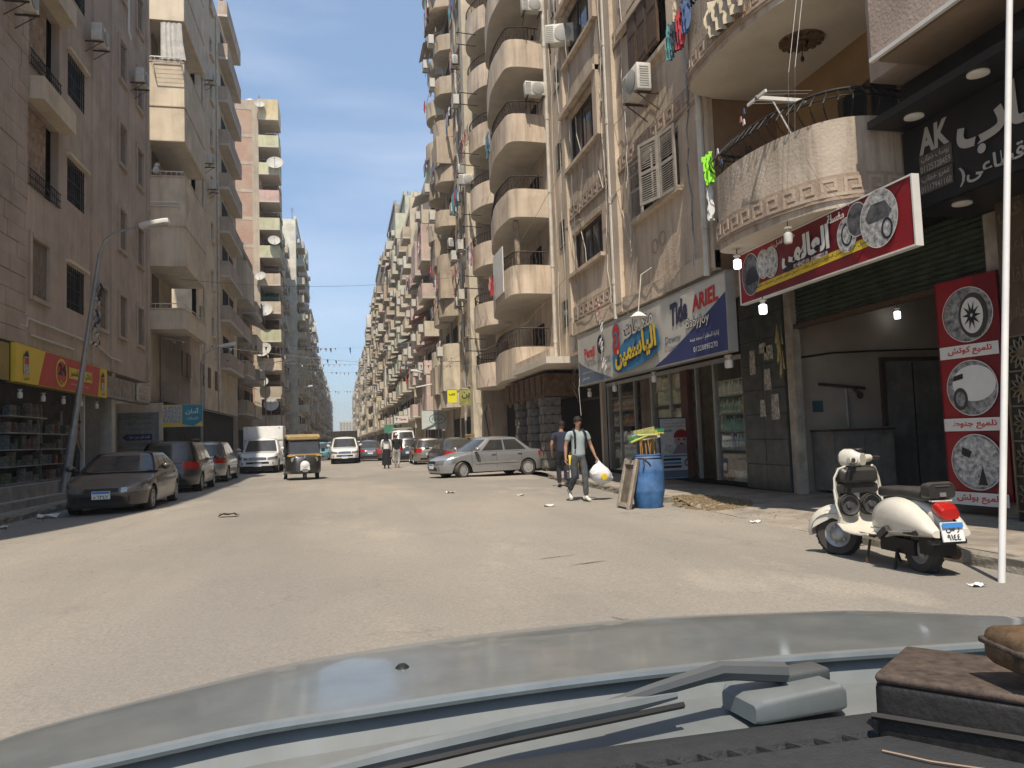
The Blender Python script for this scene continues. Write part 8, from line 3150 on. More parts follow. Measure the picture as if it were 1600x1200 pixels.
so.parent = bp_t
b = MB()
loft(b, [rrect(-.12, .30, 1.02, 1.46, .08), rrect(-.20, .30, 1.02, 1.46, .09), rrect(-.26, .24, 1.06, 1.40, .08)])
bo = b.build('bag_body', T_BLACK, bp_t)
bo.rotation_euler = (0, 0, H90)
ch = MB().tube([(-.06, .118, 1.42), (0, .155, 1.33), (.06, .118, 1.42)], .004, 5)
bg = thing('plastic_bag', 'full white plastic bag with a yellow print carried by the man in grey', 'bag', man.location, math.pi + .12)
rr = random.Random(3)
b = MB()
n, k = 20, 10
hx, hy, hz = -.37, .16, .86
for rings in (1,):
 vs2 = []
 for i in range(k + 1):
  f = i / k
  rad = [.02, .05, .10, .155, .19, .205, .21, .20, .18, .13, .0][i]
  z = hz - .03 - .50 * f ** .9
  for j in range(n):
   th = 2 * math.pi * j / n
   q = rad * (1 + .16 * math.sin(th * 5 + i * .8) * (1 - f * .5) + rr.uniform(-.07, .07))
   vs2.append((hx - .10 * f + q * math.cos(th) * 1.15, hy + q * math.sin(th) * .85, z + rr.uniform(-.012, .012)))
 b.add(vs2, [(i * n + j, i * n + (j + 1) % n, (i + 1) * n + (j + 1) % n, (i + 1) * n + j) for i in range(k) for j in range(n)], 0, True)
b.build('bag', mat('thin_white_plastic', (.70, .70, .70), .35, var=.05, scale=8), bg)
b = MB().tube([(hx + .03, hy, hz - .06), (hx, hy - .01, hz + .02), (hx - .03, hy, hz - .06)], .014, 5)
b.build('bag_handle', MATS['thin_white_plastic'], bg)
MB().lathe((hx - .04, hy + .19, hz - .36), [(0, .012), (.07, .0), (.072, -.02)], 14, 0, 'y').build('bag_print', C_YEL, bg)

# man in navy walking away
pose2 = dict(hpl=(-.09, 0, .93), knl=(-.10, .06, .52), anl=(-.10, -.12, .10), tol=(-.11, .02, .04),
             hpr=(.09, 0, .93), knr=(.10, .02, .54), anr=(.10, -.38, .42), tor=(.10, -.42, .28),
             ell=(-.27, -.03, 1.15), wrl=(-.26, .06, .92), elr=(.25, .0, 1.16), wrr=(.24, .12, .98), head=(.02, .03, 1.63), head2=(.02, .02, 1.71))
man2, P2 = person('man in navy T-shirt and black trousers walking away by the shop corner', (5.62, 19.6), -.18, pose2, T_NAVY, T_BLACK, SH_DARK)
b = MB()
hl = P2['wrl']
b.obox(Matrix.Translation((hl.x, hl.y + .03, hl.z - .12)) @ Matrix.Rotation(.3, 4, 'X'), .01, .038, .075)
o = b.build('mobile_phone', M_BLACK, label='dark phone held by the man in the navy T-shirt', cat='phone')
o.location = man2.location
o.rotation_euler = (0, 0, -.18)
# two pedestrians crossing further off, one by the cars, one at the left shop
pw = dict(knl=(-.1, .08, .52), anl=(-.1, .10, .09), tol=(-.1, .24, .04), knr=(.1, .0, .5), anr=(.1, -.2, .13), tor=(.1, -.08, .05))
w1, _ = person('person in white top and long black skirt walking on the far roadway', (2.05, 38.5), -.1, pw, T_WHITE, T_BLACK, SH_DARK, detail=False, sleeve=2, shirt_len=.12)
sk_ = MB().lathe((0, 0, 0), [(.165, 1.0), (.20, .8), (.22, .5), (.235, .22), (.20, .21)], 16)
sk_.build('skirt', T_BLACK, w1)
sc_ = MB().lathe((0, .0, 1.46), [(.17, -.08), (.11, .03), (.10, .12), (.115, .22), (.08, .31), (0, .335)], 14)
sc_.build('head_scarf', T_BLACK, w1)
hb = MB()
loft(hb, [rrect(-.08, .26, .72, 1.0, .05), rrect(.08, .26, .72, 1.0, .05)])
hb.tube([(-.02, -.1, 1.0), (0, 0, 1.2), (.02, .1, 1.0)], .012, 5)
ho = hb.build('hand_bag', CLOTH[1], label='red bag carried by the person in white and black', cat='bag')
ho.location = (1.72, 38.45, 0)
w2, _ = person('person in dark top and grey trousers walking beside the one in white', (2.62, 39.3), -.25, pw, T_BLACK, CLOTH[3], SH_WHITE, detail=False, sleeve=2)
cp = MB().lathe((0, .02, 1.66), [(.098, 0), (.10, .05), (.07, .095), (0, .105)], 14).build('cap', T_WHITE, w2)
w3, _ = person('person in dark clothes standing by the white minibus', (3.05, 47.5), .6, {}, T_BLACK, CLOTH[6], SH_DARK, detail=False, sleeve=2)
w4, _ = person('person standing in the doorway of the shaded left shop', (-8.15, 26.4), -1.4, {}, mat('dull_rose_cloth', (.20, .15, .13), .9), T_DKGREY, SH_DARK, detail=False)
w4.location.z = .62
dv = MB()
# ================================================================== STREET FURNITURE AND SMALL THINGS
def street_lamp(label, base, lean, h, arm_dir, arm=1.8, rad=.085):
 t = thing('street_lamp', label, 'street lamp', base, 0, 'street lamps')
 tip = Vector((lean[0] * h, lean[1] * h, h))
 b = MB()
 b.cyl((0, 0, 0), tip * .26, rad * 1.35, rad * 1.3, 12)
 b.cyl(tip * .26, tip * .28, rad * 1.3, rad, 12)
 b.cyl(tip * .28, tip, rad, rad * .7, 12)
 b.build('post', M_GALV, t)
 d = Vector(arm_dir).normalized()
 pts = [tip, tip + Vector((0, 0, .35)) + d * .12, tip + Vector((0, 0, .6)) + d * .45, tip + Vector((0, 0, .72)) + d * .9, tip + Vector((0, 0, .8)) + d * arm]
 MB().tube(pts, rad * .5, 8).build('arm', M_GALV, t)
 e = pts[-1]
 yaw = math.atan2(d.y, d.x)
 M = Matrix.Translation(e + d * .32 + Vector((0, 0, .05))) @ Matrix.Rotation(yaw, 4, 'Z') @ Matrix.Rotation(-.18, 4, 'Y')
 hb = MB()
 loft(hb, [[M @ Vector(q) for q in rrect(x, w_, -.07, .07, .03)] for x, w_ in ((-.40, .14), (-.2, .26), (.3, .28), (.42, .18))])
 hb.build('lamp_head', M_WHITE, t)
 gb = MB().obox(M @ Matrix.Translation((.08, 0, -.085)), .26, .10, .02)
 gb.build('lens', mat('lamp_lens', (.5, .48, .42), .3, var=.1), t)
 MB().box(-.16, .16, -.16, .16, 0, .03).build('base_plate', M_RUST, t)
 return t
street_lamp('nearest street lamp, leaning grey post in front of the red and yellow sign', (-7.55, 23.4, .12), (.128, .02), 6.9, (1, -.1, 0), 1.15)
street_lamp('second street lamp, by the torn turquoise shop board', (-6.95, 41.0, .12), (.004, .01), 5.6, (1, .1, 0), .9, .07)
street_lamp('third street lamp, rising behind the white box pickup', (-5.4, 72, .12), (0, 0), 5.6, (1, .1, 0), 2.0, .07)
street_lamp('fourth street lamp, small and far behind the rickshaw', (-6.2, 66, .12), (0, 0), 7.4, (1, .1, 0), 1.6, .06)
lr = street_lamp('street lamp on the right pavement before the pink balconied block', (6.9, 57, .12), (0, 0), 5.5, (-1, 0, 0), 1.2, .06)
# tangled rags and faded decorations on the nearest post
for lb, z0, z1, amp in (('tangled faded streamers hanging from the nearest street lamp', 6.2, 4.4, .16),):
 b = MB()
 rr = random.Random(9)
 for k in range(46):
  f = (k + rr.random()) / 46
  z = z0 + (z1 - z0) * f
  x = -7.5 + .128 * z + .10 + .16 * f * f + rr.uniform(-.05, .08)
  w_, l_ = rr.uniform(.012, .035), rr.uniform(.08, .26)
  dx, dy = rr.uniform(-.08, .10), rr.uniform(-.08, .08)
  p = [(x - w_, 23.3 + dy, z), (x + w_, 23.32 + dy, z + .01), (x + dx * .5 + w_ * 1.3, 23.28 + dy, z - l_ * .5), (x + dx * .5 - w_, 23.3 + dy, z - l_ * .55), (x + dx + w_ * .3, 23.3, z - l_), (x + dx - w_ * .6, 23.31, z - l_ * .9)]
  b.add(p, [(0, 1, 2, 3), (3, 2, 4, 5)], rr.choice((0, 0, 1, 2, 2)))
 b.build('streamer_bundle', [CLOTH[5], CLOTH[6], CLOTH[3]], label=lb, cat='streamers', fix=False)

# white painted pole at the right kerb
p = thing('white_pole', 'tall white painted pole standing at the right kerb beside the scooter', 'pole', (5.40, 5.56, 0))
MB().cyl((0, 0, 0), (.875, .15, 6.6), .029, .027, 14).build('tube', mat('pole_white', (.74, .73, .70), .45, var=.05, scale=4, dust=.0), p)
MB().cyl((.875, .15, 6.6), (.879, .1507, 6.63), .031, .02, 14).build('cap', M_GALV, p)

# blue plastic barrel with brooms, and a board leaning on it
br = thing('barrel', 'faded blue plastic barrel on the kerb edge holding brooms', 'barrel', (5.44, 13.35, .0))
M_BLU = mat('faded_blue_plastic', (.045, .165, .40), .5, var=.28, scale=3.5, dust=.3, streak=.25, objco=True)
MB().lathe((0, 0, 0), [(.0, .0), (.235, .0), (.255, .04), (.275, .2), (.300, .30), (.303, .34), (.298, .37), (.305, .55), (.303, .66), (.309, .69), (.300, .73), (.285, .85), (.255, .94), (.248, .955), (.258, .965), (.258, .99), (.235, .99), (.23, .95), (.0, .93)], 28).build('drum', M_BLU, br)
MB().lathe((0, 0, .915), [(.272, -.012), (.278, 0), (.268, .012)], 28).build('strap', M_BLACK, br)
b = MB().tube([(-.15, -.235, .91), (-.16, -.265, .82), (-.19, -.285, .74)], .018, 5)
b.tube([(-.15, -.235, .91), (-.08, -.275, .84), (-.05, -.292, .79)], .016, 5)
b.build('strap_end', M_BLACK, br)
BRM = []
for i, c in enumerate([(.55, .52, .10), (.10, .42, .12), (.62, .56, .12), (.06, .30, .12), (.60, .58, .42), (.12, .28, .42), (.60, .58, .30)]):
 m_ = mat(['broom_yellow', 'broom_green', 'broom_lemon', 'broom_dark_green', 'broom_cream', 'broom_blue', 'broom_straw'][i], c, .6, var=.1)
 BRM.append(m_)
M_STICK = mat('broom_stick', (.42, .22, .07), .6, var=.15, scale=10)
bl = ['yellow topped broom leaning furthest left in the blue barrel', 'green topped broom in the front of the blue barrel', 'lemon broom in the middle of the blue barrel', 'dark green broom across the top of the blue barrel', 'cream broom on the right of the blue barrel', 'blue topped broom sticking out right of the barrel', 'straw coloured broom at the left of the barrel', 'small yellow brush at the back of the barrel']
for i in range(8):
 x0, y0 = 5.44 + (-.13 + .038 * i), 13.35 + (-.10 + .09 * (i % 3))
 lx, ly = [-.05, -.02, .0, -.04, .05, .12, -.12, .08][i], [-.06, -.1, .02, .0, -.05, .05, -.02, .1][i]
 t = thing('broom', bl[i], 'broom', (0, 0, 0), 0, 'brooms in the blue barrel')
 top = (x0 + lx, y0 + ly, 1.28 + .03 * (i % 4))
 MB().cyl((x0, y0, .5), top, .011, n=6).build('stick', M_STICK, t)
 M = Matrix.Translation(top) @ Matrix.Rotation(.25 + .12 * (i % 3), 4, 'Z') @ Matrix.Rotation(-.30 + .05 * i, 4, 'Y')
 b = MB().obox(M, .22, .035, .018)
 hb = b.build('broom_head', BRM[i % 7], t)
 soften(hb, .008, 2)
 b = MB()
 for j in range(14):
  for q in (-1, 1):
   p0 = M @ Vector((-.21 + j * .032, q * .015, .018))
   p1 = M @ Vector((-.215 + j * .033, q * .024, .085))
   b.cyl(p0, p1, .010, .012, 4)
 b.build('bristle', BRM[(i + 3) % 7], t, kind='stuff')
bd = thing('wooden_board', 'weathered board leaning on the left of the blue barrel', 'board', (4.99, 13.42, 0))
M_WB = mat('weathered_wood', (.20, .155, .115), .85, var=.25, scale=5, streak=.4)
M4 = Matrix.Rotation(R(13), 4, 'Y')
b = MB().obox(M4 @ Matrix.Translation((0, .0, .47)), .02, .30, .46)
b.build('plank_panel', M_WB, bd)
b = MB().obox(M4 @ Matrix.Translation((-.035, -.26, .47)), .018, .035, .46)
b.obox(M4 @ Matrix.Translation((-.035, .26, .47)), .018, .035, .46)
b.obox(M4 @ Matrix.Translation((-.035, .0, .86)), .018, .225, .04)
b.obox(M4 @ Matrix.Translation((-.035, .0, .08)), .018, .225, .04)
b.build('batten', mat('pale_batten', (.40, .35, .28), .85, var=.2, scale=6), bd)
# boxes on the pavement behind the two men
for i, (x, y, s_, c, lb) in enumerate(((6.15, 20.6, .42, C_NAVY, 'blue detergent carton on the pavement behind the man in navy'), (6.25, 20.9, .38, C_YEL, 'yellow and blue carton stacked behind the blue one'))):
 t = thing('carton', lb, 'carton', (x, y, .13))
 z0 = 0 if i == 0 else .0
 soften(MB().box(-.16, .16, -.2, .2, z0, z0 + s_ + i * .3).build('box', c, t), .008, 1)
 MB().quad((-.12, -.201, z0 + .08), (.12, -.201, z0 + .08), (.12, -.201, z0 + s_ * .7), (-.12, -.201, z0 + s_ * .7)).build('label_print', C_WHT, t)

# drying pole with pegs on the curved balcony, hanging green cloth, clothes on the line
t = thing('drying_pole', 'white metal drying arm reaching out from the curved balcony railing', 'drying rack', (0, 0, 0))
MB().box(5.72, 6.5, 9.42, 9.46, 5.98, 6.03).box(5.72, 5.75, 9.2, 9.68, 5.98, 6.02).build('arm', M_WHITE, t)
MB().cyl((6.25, 9.44, 5.5), (5.98, 9.44, 5.98), .011, n=5).build('brace', M_WHITE, t)
b = MB()
for y in (9.25, 9.35, 9.55, 9.65):
 b.tube([(5.73, y, 6.01), (6.5, y + .02, 6.08)], .005, 4)
b.build('line', M_GALV, t)
def hung_cloth(label, x, y, z, w_, h, m, seed=1, cat='cloth', fold=.05, n=9):
 rr = random.Random(seed)
 vs2 = []
 for j in range(7):
  for q in range(n + 1):
   f = q / n
   vs2.append((x + fold * math.sin(q * 1.6 + j * .7 + seed) + rr.uniform(-.01, .01), y - w_ / 2 + w_ * f * (1 - .12 * (j / 6)), z - h * j / 6 * (1 - .12 * abs(f - .5)) + rr.uniform(-.012, .012)))
 return MB().add(vs2, [(j * (n + 1) + q, j * (n + 1) + q + 1, (j + 1) * (n + 1) + q + 1, (j + 1) * (n + 1) + q) for j in range(6) for q in range(n)], 0, True).build('hanging_cloth', m, label=label, cat=cat)
hung_cloth('bright lime green shirt hanging at the corner of the curved balcony', 5.95, 11.36, 5.92, .30, .52, mat('lime_cloth', (.30, .75, .04), .8, var=.08, scale=8), 3)
hung_cloth('white trousers leg hanging under the lime green shirt', 5.98, 11.42, 5.40, .08, .58, T_WHITE, 5)
hung_cloth('black garment hanging beside the end of the curved balcony', 6.3, 11.6, 5.4, .30, .75, T_BLACK, 6)
for i, (y, z, m_, lb) in enumerate(((12.05, 8.55, CLOTH[5], 'dark sock hanging above the upper curved balcony edge'), (11.85, 8.6, CLOTH[1], 'red garment hanging from the upper curved balcony'), (11.6, 8.65, CLOTH[2], 'blue garment hanging from the upper curved balcony'), (12.25, 8.6, CLOTH[7], 'teal garment at the far end of the upper curved balcony'))):
 hung_cloth(lb, 5.80, y, z, .24, .55 + .1 * (i % 2), m_, 10 + i)
hung_cloth('crumpled pale sheet draped over the upper curved balcony', 5.82, 10.3, 8.15, 1.3, .62, CLOTH[6], 21, 'sheet', .07, 20)
pg = 'coloured clothes pegs on the balcony line'
for i, (y, z) in enumerate(((10.85, 5.82), (10.75, 5.62), (10.1, 6.02), (10.02, 5.95), (10.0, 6.1), (10.8, 5.7))):
 b = MB().add([(0, -.012, 0), (0, .012, 0), (0, .03, -.09), (0, .012, -.09), (0, 0, -.03), (0, -.012, -.09), (0, -.03, -.09), (.012, -.012, 0), (.012, .012, 0), (.012, .03, -.09), (.012, .012, -.09), (.012, 0, -.03), (.012, -.012, -.09), (.012, -.03, -.09)], [(0, 1, 2, 3, 4, 5, 6), (7, 8, 9, 10, 11, 12, 13), (0, 6, 13, 7), (1, 2, 9, 8)])
 o = b.build('clothes_peg', [CLOTH[0], CLOTH[2], CLOTH[4]][i % 3], label='small clothes peg on the line above the curved balcony', cat='clothes peg', group=pg)
 o.location = (5.85, y, z)
b = MB()
for y in (8.9, 9.05):
 b.tube([(6.3, y, 9.5), (6.28, y + .05, 7.6), (6.0, y, 6.2), (5.9, y - .05, 5.2), (6.1, y - .2, 4.6), (6.5, y - .35, 4.15)], .0035, 4)
b.build('hanging_wire', M_GALV, label='two pale wires hanging in front of the curved balcony', cat='wire')
# enamel lamp on a bent pipe over the detergent sign, faded red and white streamers
t = thing('shop_lamp', 'white enamel shade with a bulb hanging in front of the detergent sign', 'lamp', (6.1, 15.05, 3.82))
MB().tube([(.35, 0, 1.05), (.12, .05, .9), (0, 0, .1)], .012, 5).build('cord', M_PIPE, t)
MB().lathe((0, 0, 0), [(.03, .1), (.06, .09), (.14, .03), (.19, -.01), (.185, -.016), (.10, .02)], 18).build('shade', M_WHITE, t)
MB().lathe((0, 0, -.02), [(.045, 0), (.05, -.09), (.075, -.15), (.06, -.2), (0, -.22)], 12).build('bulb', M_BULBOFF, t)
b = MB()
rr = random.Random(12)
for k in range(26):
 z = 4.75 - k * .068
 x, y = 6.3 + rr.uniform(-.03, .03), 18.1 + rr.uniform(-.09, .09) - .01 * k
 a = rr.uniform(0, 3)
 w_ = rr.uniform(.03, .07)
 b.add([(x, y - w_, z), (x, y + w_, z + .02), (x - .03, y + w_ * .6, z - .14), (x - .03, y - w_ * .8, z - .11)], [(0, 1, 2, 3)], 0 if (k < 9 and k % 2) else 1)
b.build('streamer_bundle', [CLOTH[1], CLOTH[0]], label='faded red and white streamers dangling over the detergent sign', cat='streamers', fix=False)
t = MB()
t.tube([(6.3, 19.95, 2.9), (6.25, 19.9, 2.6), (6.3, 19.95, 1.9)], .007, 4)
t.build('hanging_wire', M_WHITE, label='white wire dangling below the left end of the detergent sign', cat='wire')
for i, (x, y, z, l) in enumerate(((7.7, 25.0, 4.3, 1.7), (7.9, 25.8, 4.2, 1.2))):
 MB().tube([(x, y, z), (x + .06, y, z - l * .4), (x - .04, y, z - l * .8), (x + .1, y, z - l)], .008, 4).build('hanging_wire', M_PIPE, label=['longer pale wire dangling in front of the dark shop by the restaurant', 'shorter pale wire dangling by the scale pattern pillar'][i], cat='wire')
hung = MB()
rr = random.Random(2)
for k in range(14):
 y, z = 12.7 + rr.uniform(-.08, .08), 3.3 - .05 * k
 hung.add([(7.9, y, z), (7.9, y + .02, z), (7.88, y + rr.uniform(-.08, .08), z - .35), (7.88, y - .02, z - .33)], [(0, 1, 2, 3)])
hung.build('straw_tuft', mat('straw_gold', (.42, .33, .14), .9, var=.2), label='dry straw tuft hanging beside the dark tiled pillar', cat='straw', fix=False)
hung = MB()

# bunting strung across the street
FLC = [CLOTH[3], CLOTH[2], CLOTH[5], CLOTH[0]]
FM = {}
def bunting(label, p0, p1, sag, n, fs, seed):
 t = thing('bunting', label, 'bunting', (0, 0, 0), 0, 'bunting lines over the street')
 p0, p1 = Vector(p0), Vector(p1)
 rr = random.Random(seed)
 P_ = lambda f: p0.lerp(p1, f) + Vector((0, 0, -sag * 4 * f * (1 - f)))
 MB().tube([P_(i / 24) for i in range(25)], .007, 4).build('cord', M_GALV, t)
 for i in range(n):
  if rr.random() < .3:
   continue
  c = P_((i + .5) / n)
  ci = rr.randrange(4)
  if (ci, round(fs, 1)) not in FM:
   FM[(ci, round(fs, 1))] = MB().add([(-.28 * fs, 0, 0), (.28 * fs, 0, 0), (.10 * fs, .05, -.6 * fs), (.12 * fs, .03, -1.1 * fs), (-.12 * fs, .0, -.6 * fs)], [(0, 1, 2, 4), (4, 2, 3)]).mesh('flag', [FLC[ci]])
  o = link_mesh('flag', FM[(ci, round(fs, 1))], t, c, rr.uniform(-1.4, 1.4), (1, 1, rr.uniform(.5, 1.3)))
bunting('nearest bunting line, tied to the leaning lamp post and the sandy block', (-7.4, 34, 6.0), (7.2, 38, 5.0), .35, 40, .16, 1)
bunting('second bunting line, at the height of the second street lamp', (-7.2, 46, 6.4), (7.2, 50, 6.7), .4, 46, .2, 2)
bunting('bunting line with dark drooping flags hanging against the sky', (-7.8, 62, 9.2), (7.2, 62, 9.5), .5, 40, .42, 4)
bunting('thin bunting line crossing above the rickshaw', (-7.9, 66, 7.9), (7.2, 70, 8.0), .5, 44, .28, 3)
bunting('farthest thin bunting line low over the distant traffic', (-7.8, 92, 8.0), (7.2, 96, 8.0), .5, 44, .28, 5)
# overhead wires between the rows
for i, (a, c_) in enumerate((((-7.6, 39, 9.5), (7, 42, 10.5)), ((7.5, 30, 3.2), (6.9, 60, 4.6)))):
 p0, p1 = Vector(a), Vector(c_)
 MB().tube([p0.lerp(p1, j / 12) - Vector((0, 0, .5 * 4 * (j / 12) * (1 - j / 12))) for j in range(13)], .007, 4).build('overhead_wire', M_IRON, label=['thin wire spanning the street above the second bunting', 'sagging cable along the right facades above the shops'][i], cat='wire')
# fluorescent tube bracket on the right row
t = thing('tube_lamp', 'white tube lamp on a bracket by the pink balconied block', 'lamp', (6.2, 56, 5.2))
MB().cyl((-1.0, 0, 0), (.6, 0, .28), .05, n=8).build('tube', M_WHITE, t)
MB().cyl((.6, 0, .28), (1.4, 0, .3), .03, n=6).build('bracket', M_IRON, t)
# ================================================================== THE CAR WE LOOK OUT OF
oc = thing('car_front', 'blue grey bonnet, cowl and dark dashboard of the car in the foreground', 'car', (0, 0, 0))
PT_OC = mat('bonnet_paint', (.20, .24, .255), .27, .4, var=.12, scale=9, dust=.26, coat=.5, spec=.5)  # dusty, and lightened to stand for bright haze mirrored in the bonnet
M_COWL = mat('grey_cowl_plastic', (.145, .175, .19), .5, .1, var=.12, scale=7, dust=.2)
M_DASH = mat('dash_plastic', (.035, .036, .038), .75, 0, var=.10, scale=60, bump=.25, bscale=220)
XC, HWD = .52, 1.18
def hood_pt(u, v):
 """u -1..1 across, v 0 rear edge .. 1 nose"""
 yr = 1.215 - .16 * abs(u) ** 2.2
 yf = 1.92 - .42 * abs(u) ** 2.4
 y = yr + (yf - yr) * v
 z = 1.005 - .030 * u * u - .022 * v - .20 * max(0, v - .42) ** 1.8 - .6 * max(0, abs(u) - .88) ** 1.5
 z += .004 * math.exp(-((abs(u) - .55) / .10) ** 2)
 return (XC + u * HWD * (1 - .03 * v), y, z)
b = MB()
NU, NV = 48, 30
vs_ = [hood_pt(-1 + 2 * i / NU, j / NV) for j in range(NV + 1) for i in range(NU + 1)]
b.add(vs_, [(j * (NU + 1) + i, j * (NU + 1) + i + 1, (j + 1) * (NU + 1) + i + 1, (j + 1) * (NU + 1) + i) for j in range(NV) for i in range(NU)], 0, True)
# turned-down skirts
for rng_, dz in ((range(NU + 1), -.5),):
 e = [hood_pt(-1 + 2 * i / NU, 1) for i in rng_]
 b.add(e + [(p[0], p[1] + .03, .42) for p in e], [(i, i + 1, NU + 2 + i, NU + 1 + i) for i in range(NU)], 0, True)
for u in (-1, 1):
 e = [hood_pt(u, j / NV) for j in range(NV + 1)]
 b.add(e + [(p[0] + u * .06, p[1], .40) for p in e], [(j, j + 1, NV + 2 + j, NV + 1 + j) for j in range(NV)], 0, True)
# folded rear lip
e = [hood_pt(-1 + 2 * i / NU, 0) for i in range(NU + 1)]
b.tube([(p[0], p[1] - .006, p[2] + .001) for p in e], .009, 8)
b.build('bonnet', PT_OC, oc)
b = MB()
e2 = [(p[0], p[1] - .012, p[2] - .045) for p in e]
e3 = [(p[0], p[1] + .01, p[2] - .01) for p in e]
b.add(e3 + e2, [(i, i + 1, NU + 2 + i, NU + 1 + i) for i in range(NU)], 0, True)
e4 = [(p[0], p[1] - .10 - .03 * (1 - abs(-1 + 2 * i / NU)), p[2] - .050) for i, p in enumerate(e)]
b.add(e2 + e4, [(i, i + 1, NU + 2 + i, NU + 1 + i) for i in range(NU)], 0, True)
e5 = [(p[0], p[1] - .06, p[2] - .02) for p in e4]
b.add(e4 + e5, [(i, i + 1, NU + 2 + i, NU + 1 + i) for i in range(NU)], 0, True)
b.build('cowl', M_COWL, oc)
b = MB()
b.box(-.46, 1.35, .45, 1.0, .72, .93)
b.build('bulkhead', M_BLACK, oc)
MB().box(-.30, 1.15, 1.12, 1.5, .45, .86).build('engine_bay', M_BLACK, oc)
# washer nozzle
nz_ = MB()
nz_.add(*ell(.095, 1.42, .985, .016, .022, .016, 12))
nz_.lathe((.095, 1.42, .972), [(.02, 0), (.018, .012)], 14)
nzo = nz_.build('washer_nozzle', M_BLACK, oc)
MB().lathe((.095, 1.398, .990), [(0, -.004), (.005, -.003), (.006, 0)], 10, 0, 'y').build('nozzle_jet', M_GALV, nzo)
# wiper: arm, blade and the covered pivot
wp = MB()
wp.tube([(.66, 1.105, 1.02), (.55, 1.10, 1.035), (.44, 1.085, 1.022), (.36, 1.075, 1.01)], [.016, .014, .011, .009], 8)
wp.build('wiper_arm', mat('wiper_slate', (.055, .068, .078), .5, var=.1, dust=.15), oc)
wp = MB()
wp.tube([(-.10, .985, .995), (.05, 1.02, 1.0), (.22, 1.05, 1.006), (.40, 1.075, 1.01), (.47, 1.083, 1.012)], [.006, .011, .013, .012, .006], 8)
wp.build('wiper_blade', MB and M_COWL, oc)
wp = MB()
wp.tube([(-.12, .975, .985), (.2, 1.04, .992), (.48, 1.08, .998)], .005, 5)
wp.build('wiper_rubber', M_BLACK, oc)
cv = MB()
loft(cv, [rrect(-.082, .085, .0, .026, .006), rrect(-.072, .10, .0, .034, .008), rrect(.068, .105, .0, .040, .008), rrect(.082, .09, .0, .030, .006)])
cvo = cv.build('pivot_cover', M_COWL, oc)
cvo.location = (.66, 1.11, .965)
cvo.rotation_euler = (0, 0, .12)
cp2 = MB().obox(Matrix.Translation((.70, 1.135, 1.003)) @ Matrix.Rotation(.1, 4, 'Z'), .05, .022, .012)
soften(cp2.build('pivot_cap', MATS['wiper_slate'], oc), .006, 2)
# dashboard with defroster slot
b = MB()
prof = [(.98, .985), (.955, 1.01), (.90, 1.025), (.865, 1.025), (.86, 1.012), (.845, 1.012), (.84, 1.028), (.70, 1.025), (.52, .985), (.40, .90)]
n = len(prof)
for x0, x1 in ((-.55, 1.35),):
 vs_ = []
 for k in range(21):
  f = -1 + 2 * k / 20
  x = .4 + .95 * f
  for y, z in prof:
   vs_.append((x, y - .05 * f * f - .012 * (1 - f), z))
 b.add(vs_, [(k * n + j, k * n + j + 1, (k + 1) * n + j + 1, (k + 1) * n + j) for k in range(20) for j in range(n - 1)], 0, True)
b.build('dashboard', M_DASH, oc)
for k in range(19):
 x = .02 + k * .038
 f = (x - .4) / .95
 yb = .853 - .05 * f * f - .012 * (1 - f)
 MB().obox(Matrix.Translation((x, yb, 1.020)) @ Matrix.Rotation(.5, 4, 'Z'), .003, .012, .007).build('defroster_rib', M_DASH, oc)
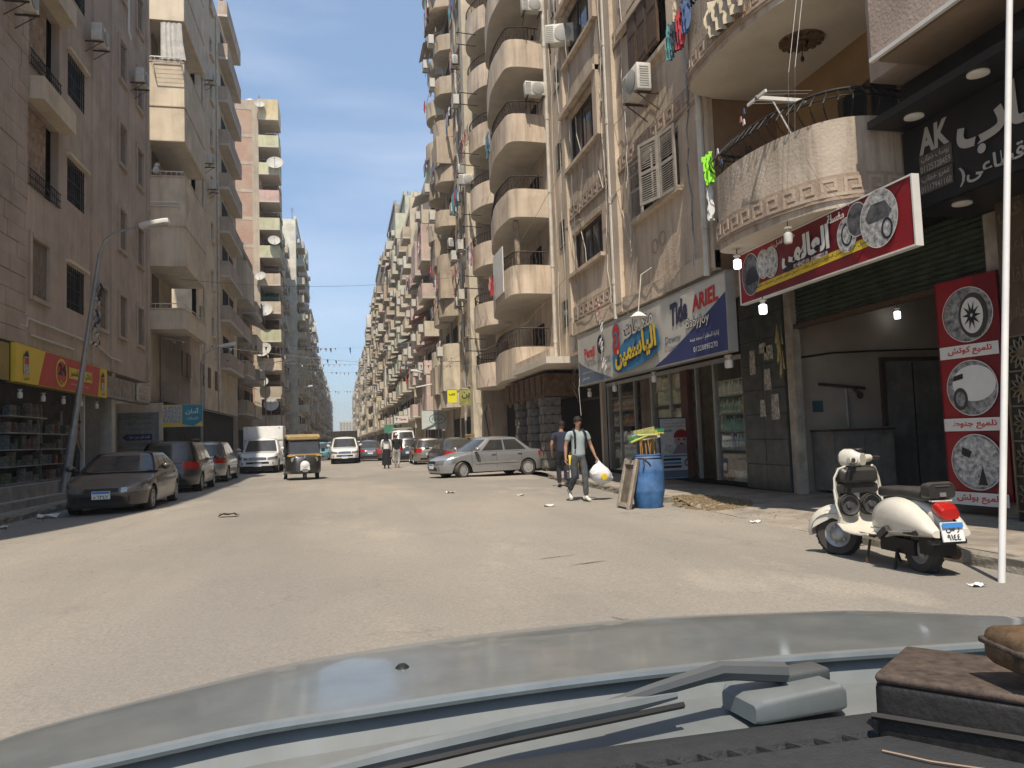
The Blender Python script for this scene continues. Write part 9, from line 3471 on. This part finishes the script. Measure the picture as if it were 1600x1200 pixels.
# flat black leather box on the dashboard with a worn brown flap, and a rolled brown pouch on top
lb = thing('leather_case', 'flat black leather case with a worn brown top lying on the dashboard', 'case', (0, 0, 0))
M_LB = mat('black_leather', (.016, .014, .013), .55, 0, var=.3, scale=60, bump=.12, bscale=160)
M_LBR = mat('worn_brown_leather', (.10, .072, .055), .75, 0, var=.3, scale=45, bump=.15, bscale=120)
Mx = Matrix.Translation((.62, .84, 1.055)) @ Matrix.Rotation(R(-50), 4, 'Z') @ Matrix.Rotation(R(-3), 4, 'X') @ Matrix.Translation((.145, .09, 0))
b = MB().obox(Mx @ Matrix.Translation((0, 0, -.008)), .145, .09, .044)
soften(b.build('case_body', M_LB, lb), .012, 3)
b = MB().obox(Mx @ Matrix.Translation((.004, .0, .038)), .147, .092, .006)
soften(b.build('case_flap', M_LBR, lb), .005, 2)
b = MB().tube([Mx @ Vector((-.147, -.095, -.005)), Mx @ Vector((0, -.0935, -.003)), Mx @ Vector((.148, -.0935, -.004))], .0045, 5)
b.build('zip', M_IRON, lb)
pr = thing('leather_pouch', 'small rolled tan leather pouch lying on top of the black case', 'pouch', (0, 0, 0))
My = Matrix.Translation((.765, .735, 1.140)) @ Matrix.Rotation(R(-12), 4, 'Z')
b = MB().obox(My, .050, .040, .022)
soften(b.build('pouch_body', mat('tan_leather', (.13, .08, .042), .7, 0, var=.3, scale=40, bump=.15, bscale=120), pr), .014, 3)
b = MB().obox(My @ Matrix.Translation((0, 0, .004)), .0515, .0415, .004)
soften(b.build('pouch_band', MATS['worn_brown_leather'], pr), .003, 2)
st_ = MB().tube([(.59, .79, 1.030), (.62, .75, 1.030), (.66, .72, 1.029), (.69, .67, 1.028)], .0012, 5)
st_.build('loose_string', M_CURT, label='thin pale string on the dashboard in front of the leather case', cat='string')
# ================================================================== AIR
hz = MB().box(-60, 60, -20, 1005, -6, 46).build('haze', None or [], kind='stuff')
hm = bpy.data.materials.new('street_haze')
hm.use_nodes = True
n_, l_2 = hm.node_tree.nodes, hm.node_tree.links
n_.clear()
ho_ = n_.new('ShaderNodeOutputMaterial')
pv_ = n_.new('ShaderNodeVolumePrincipled')
pv_.inputs['Color'].default_value = (.84, .90, .97, 1)
pv_.inputs['Density'].default_value = 0.00065
pv_.inputs['Anisotropy'].default_value = .2
l_2.new(pv_.outputs['Volume'], ho_.inputs['Volume'])
hz.data.materials.append(hm)
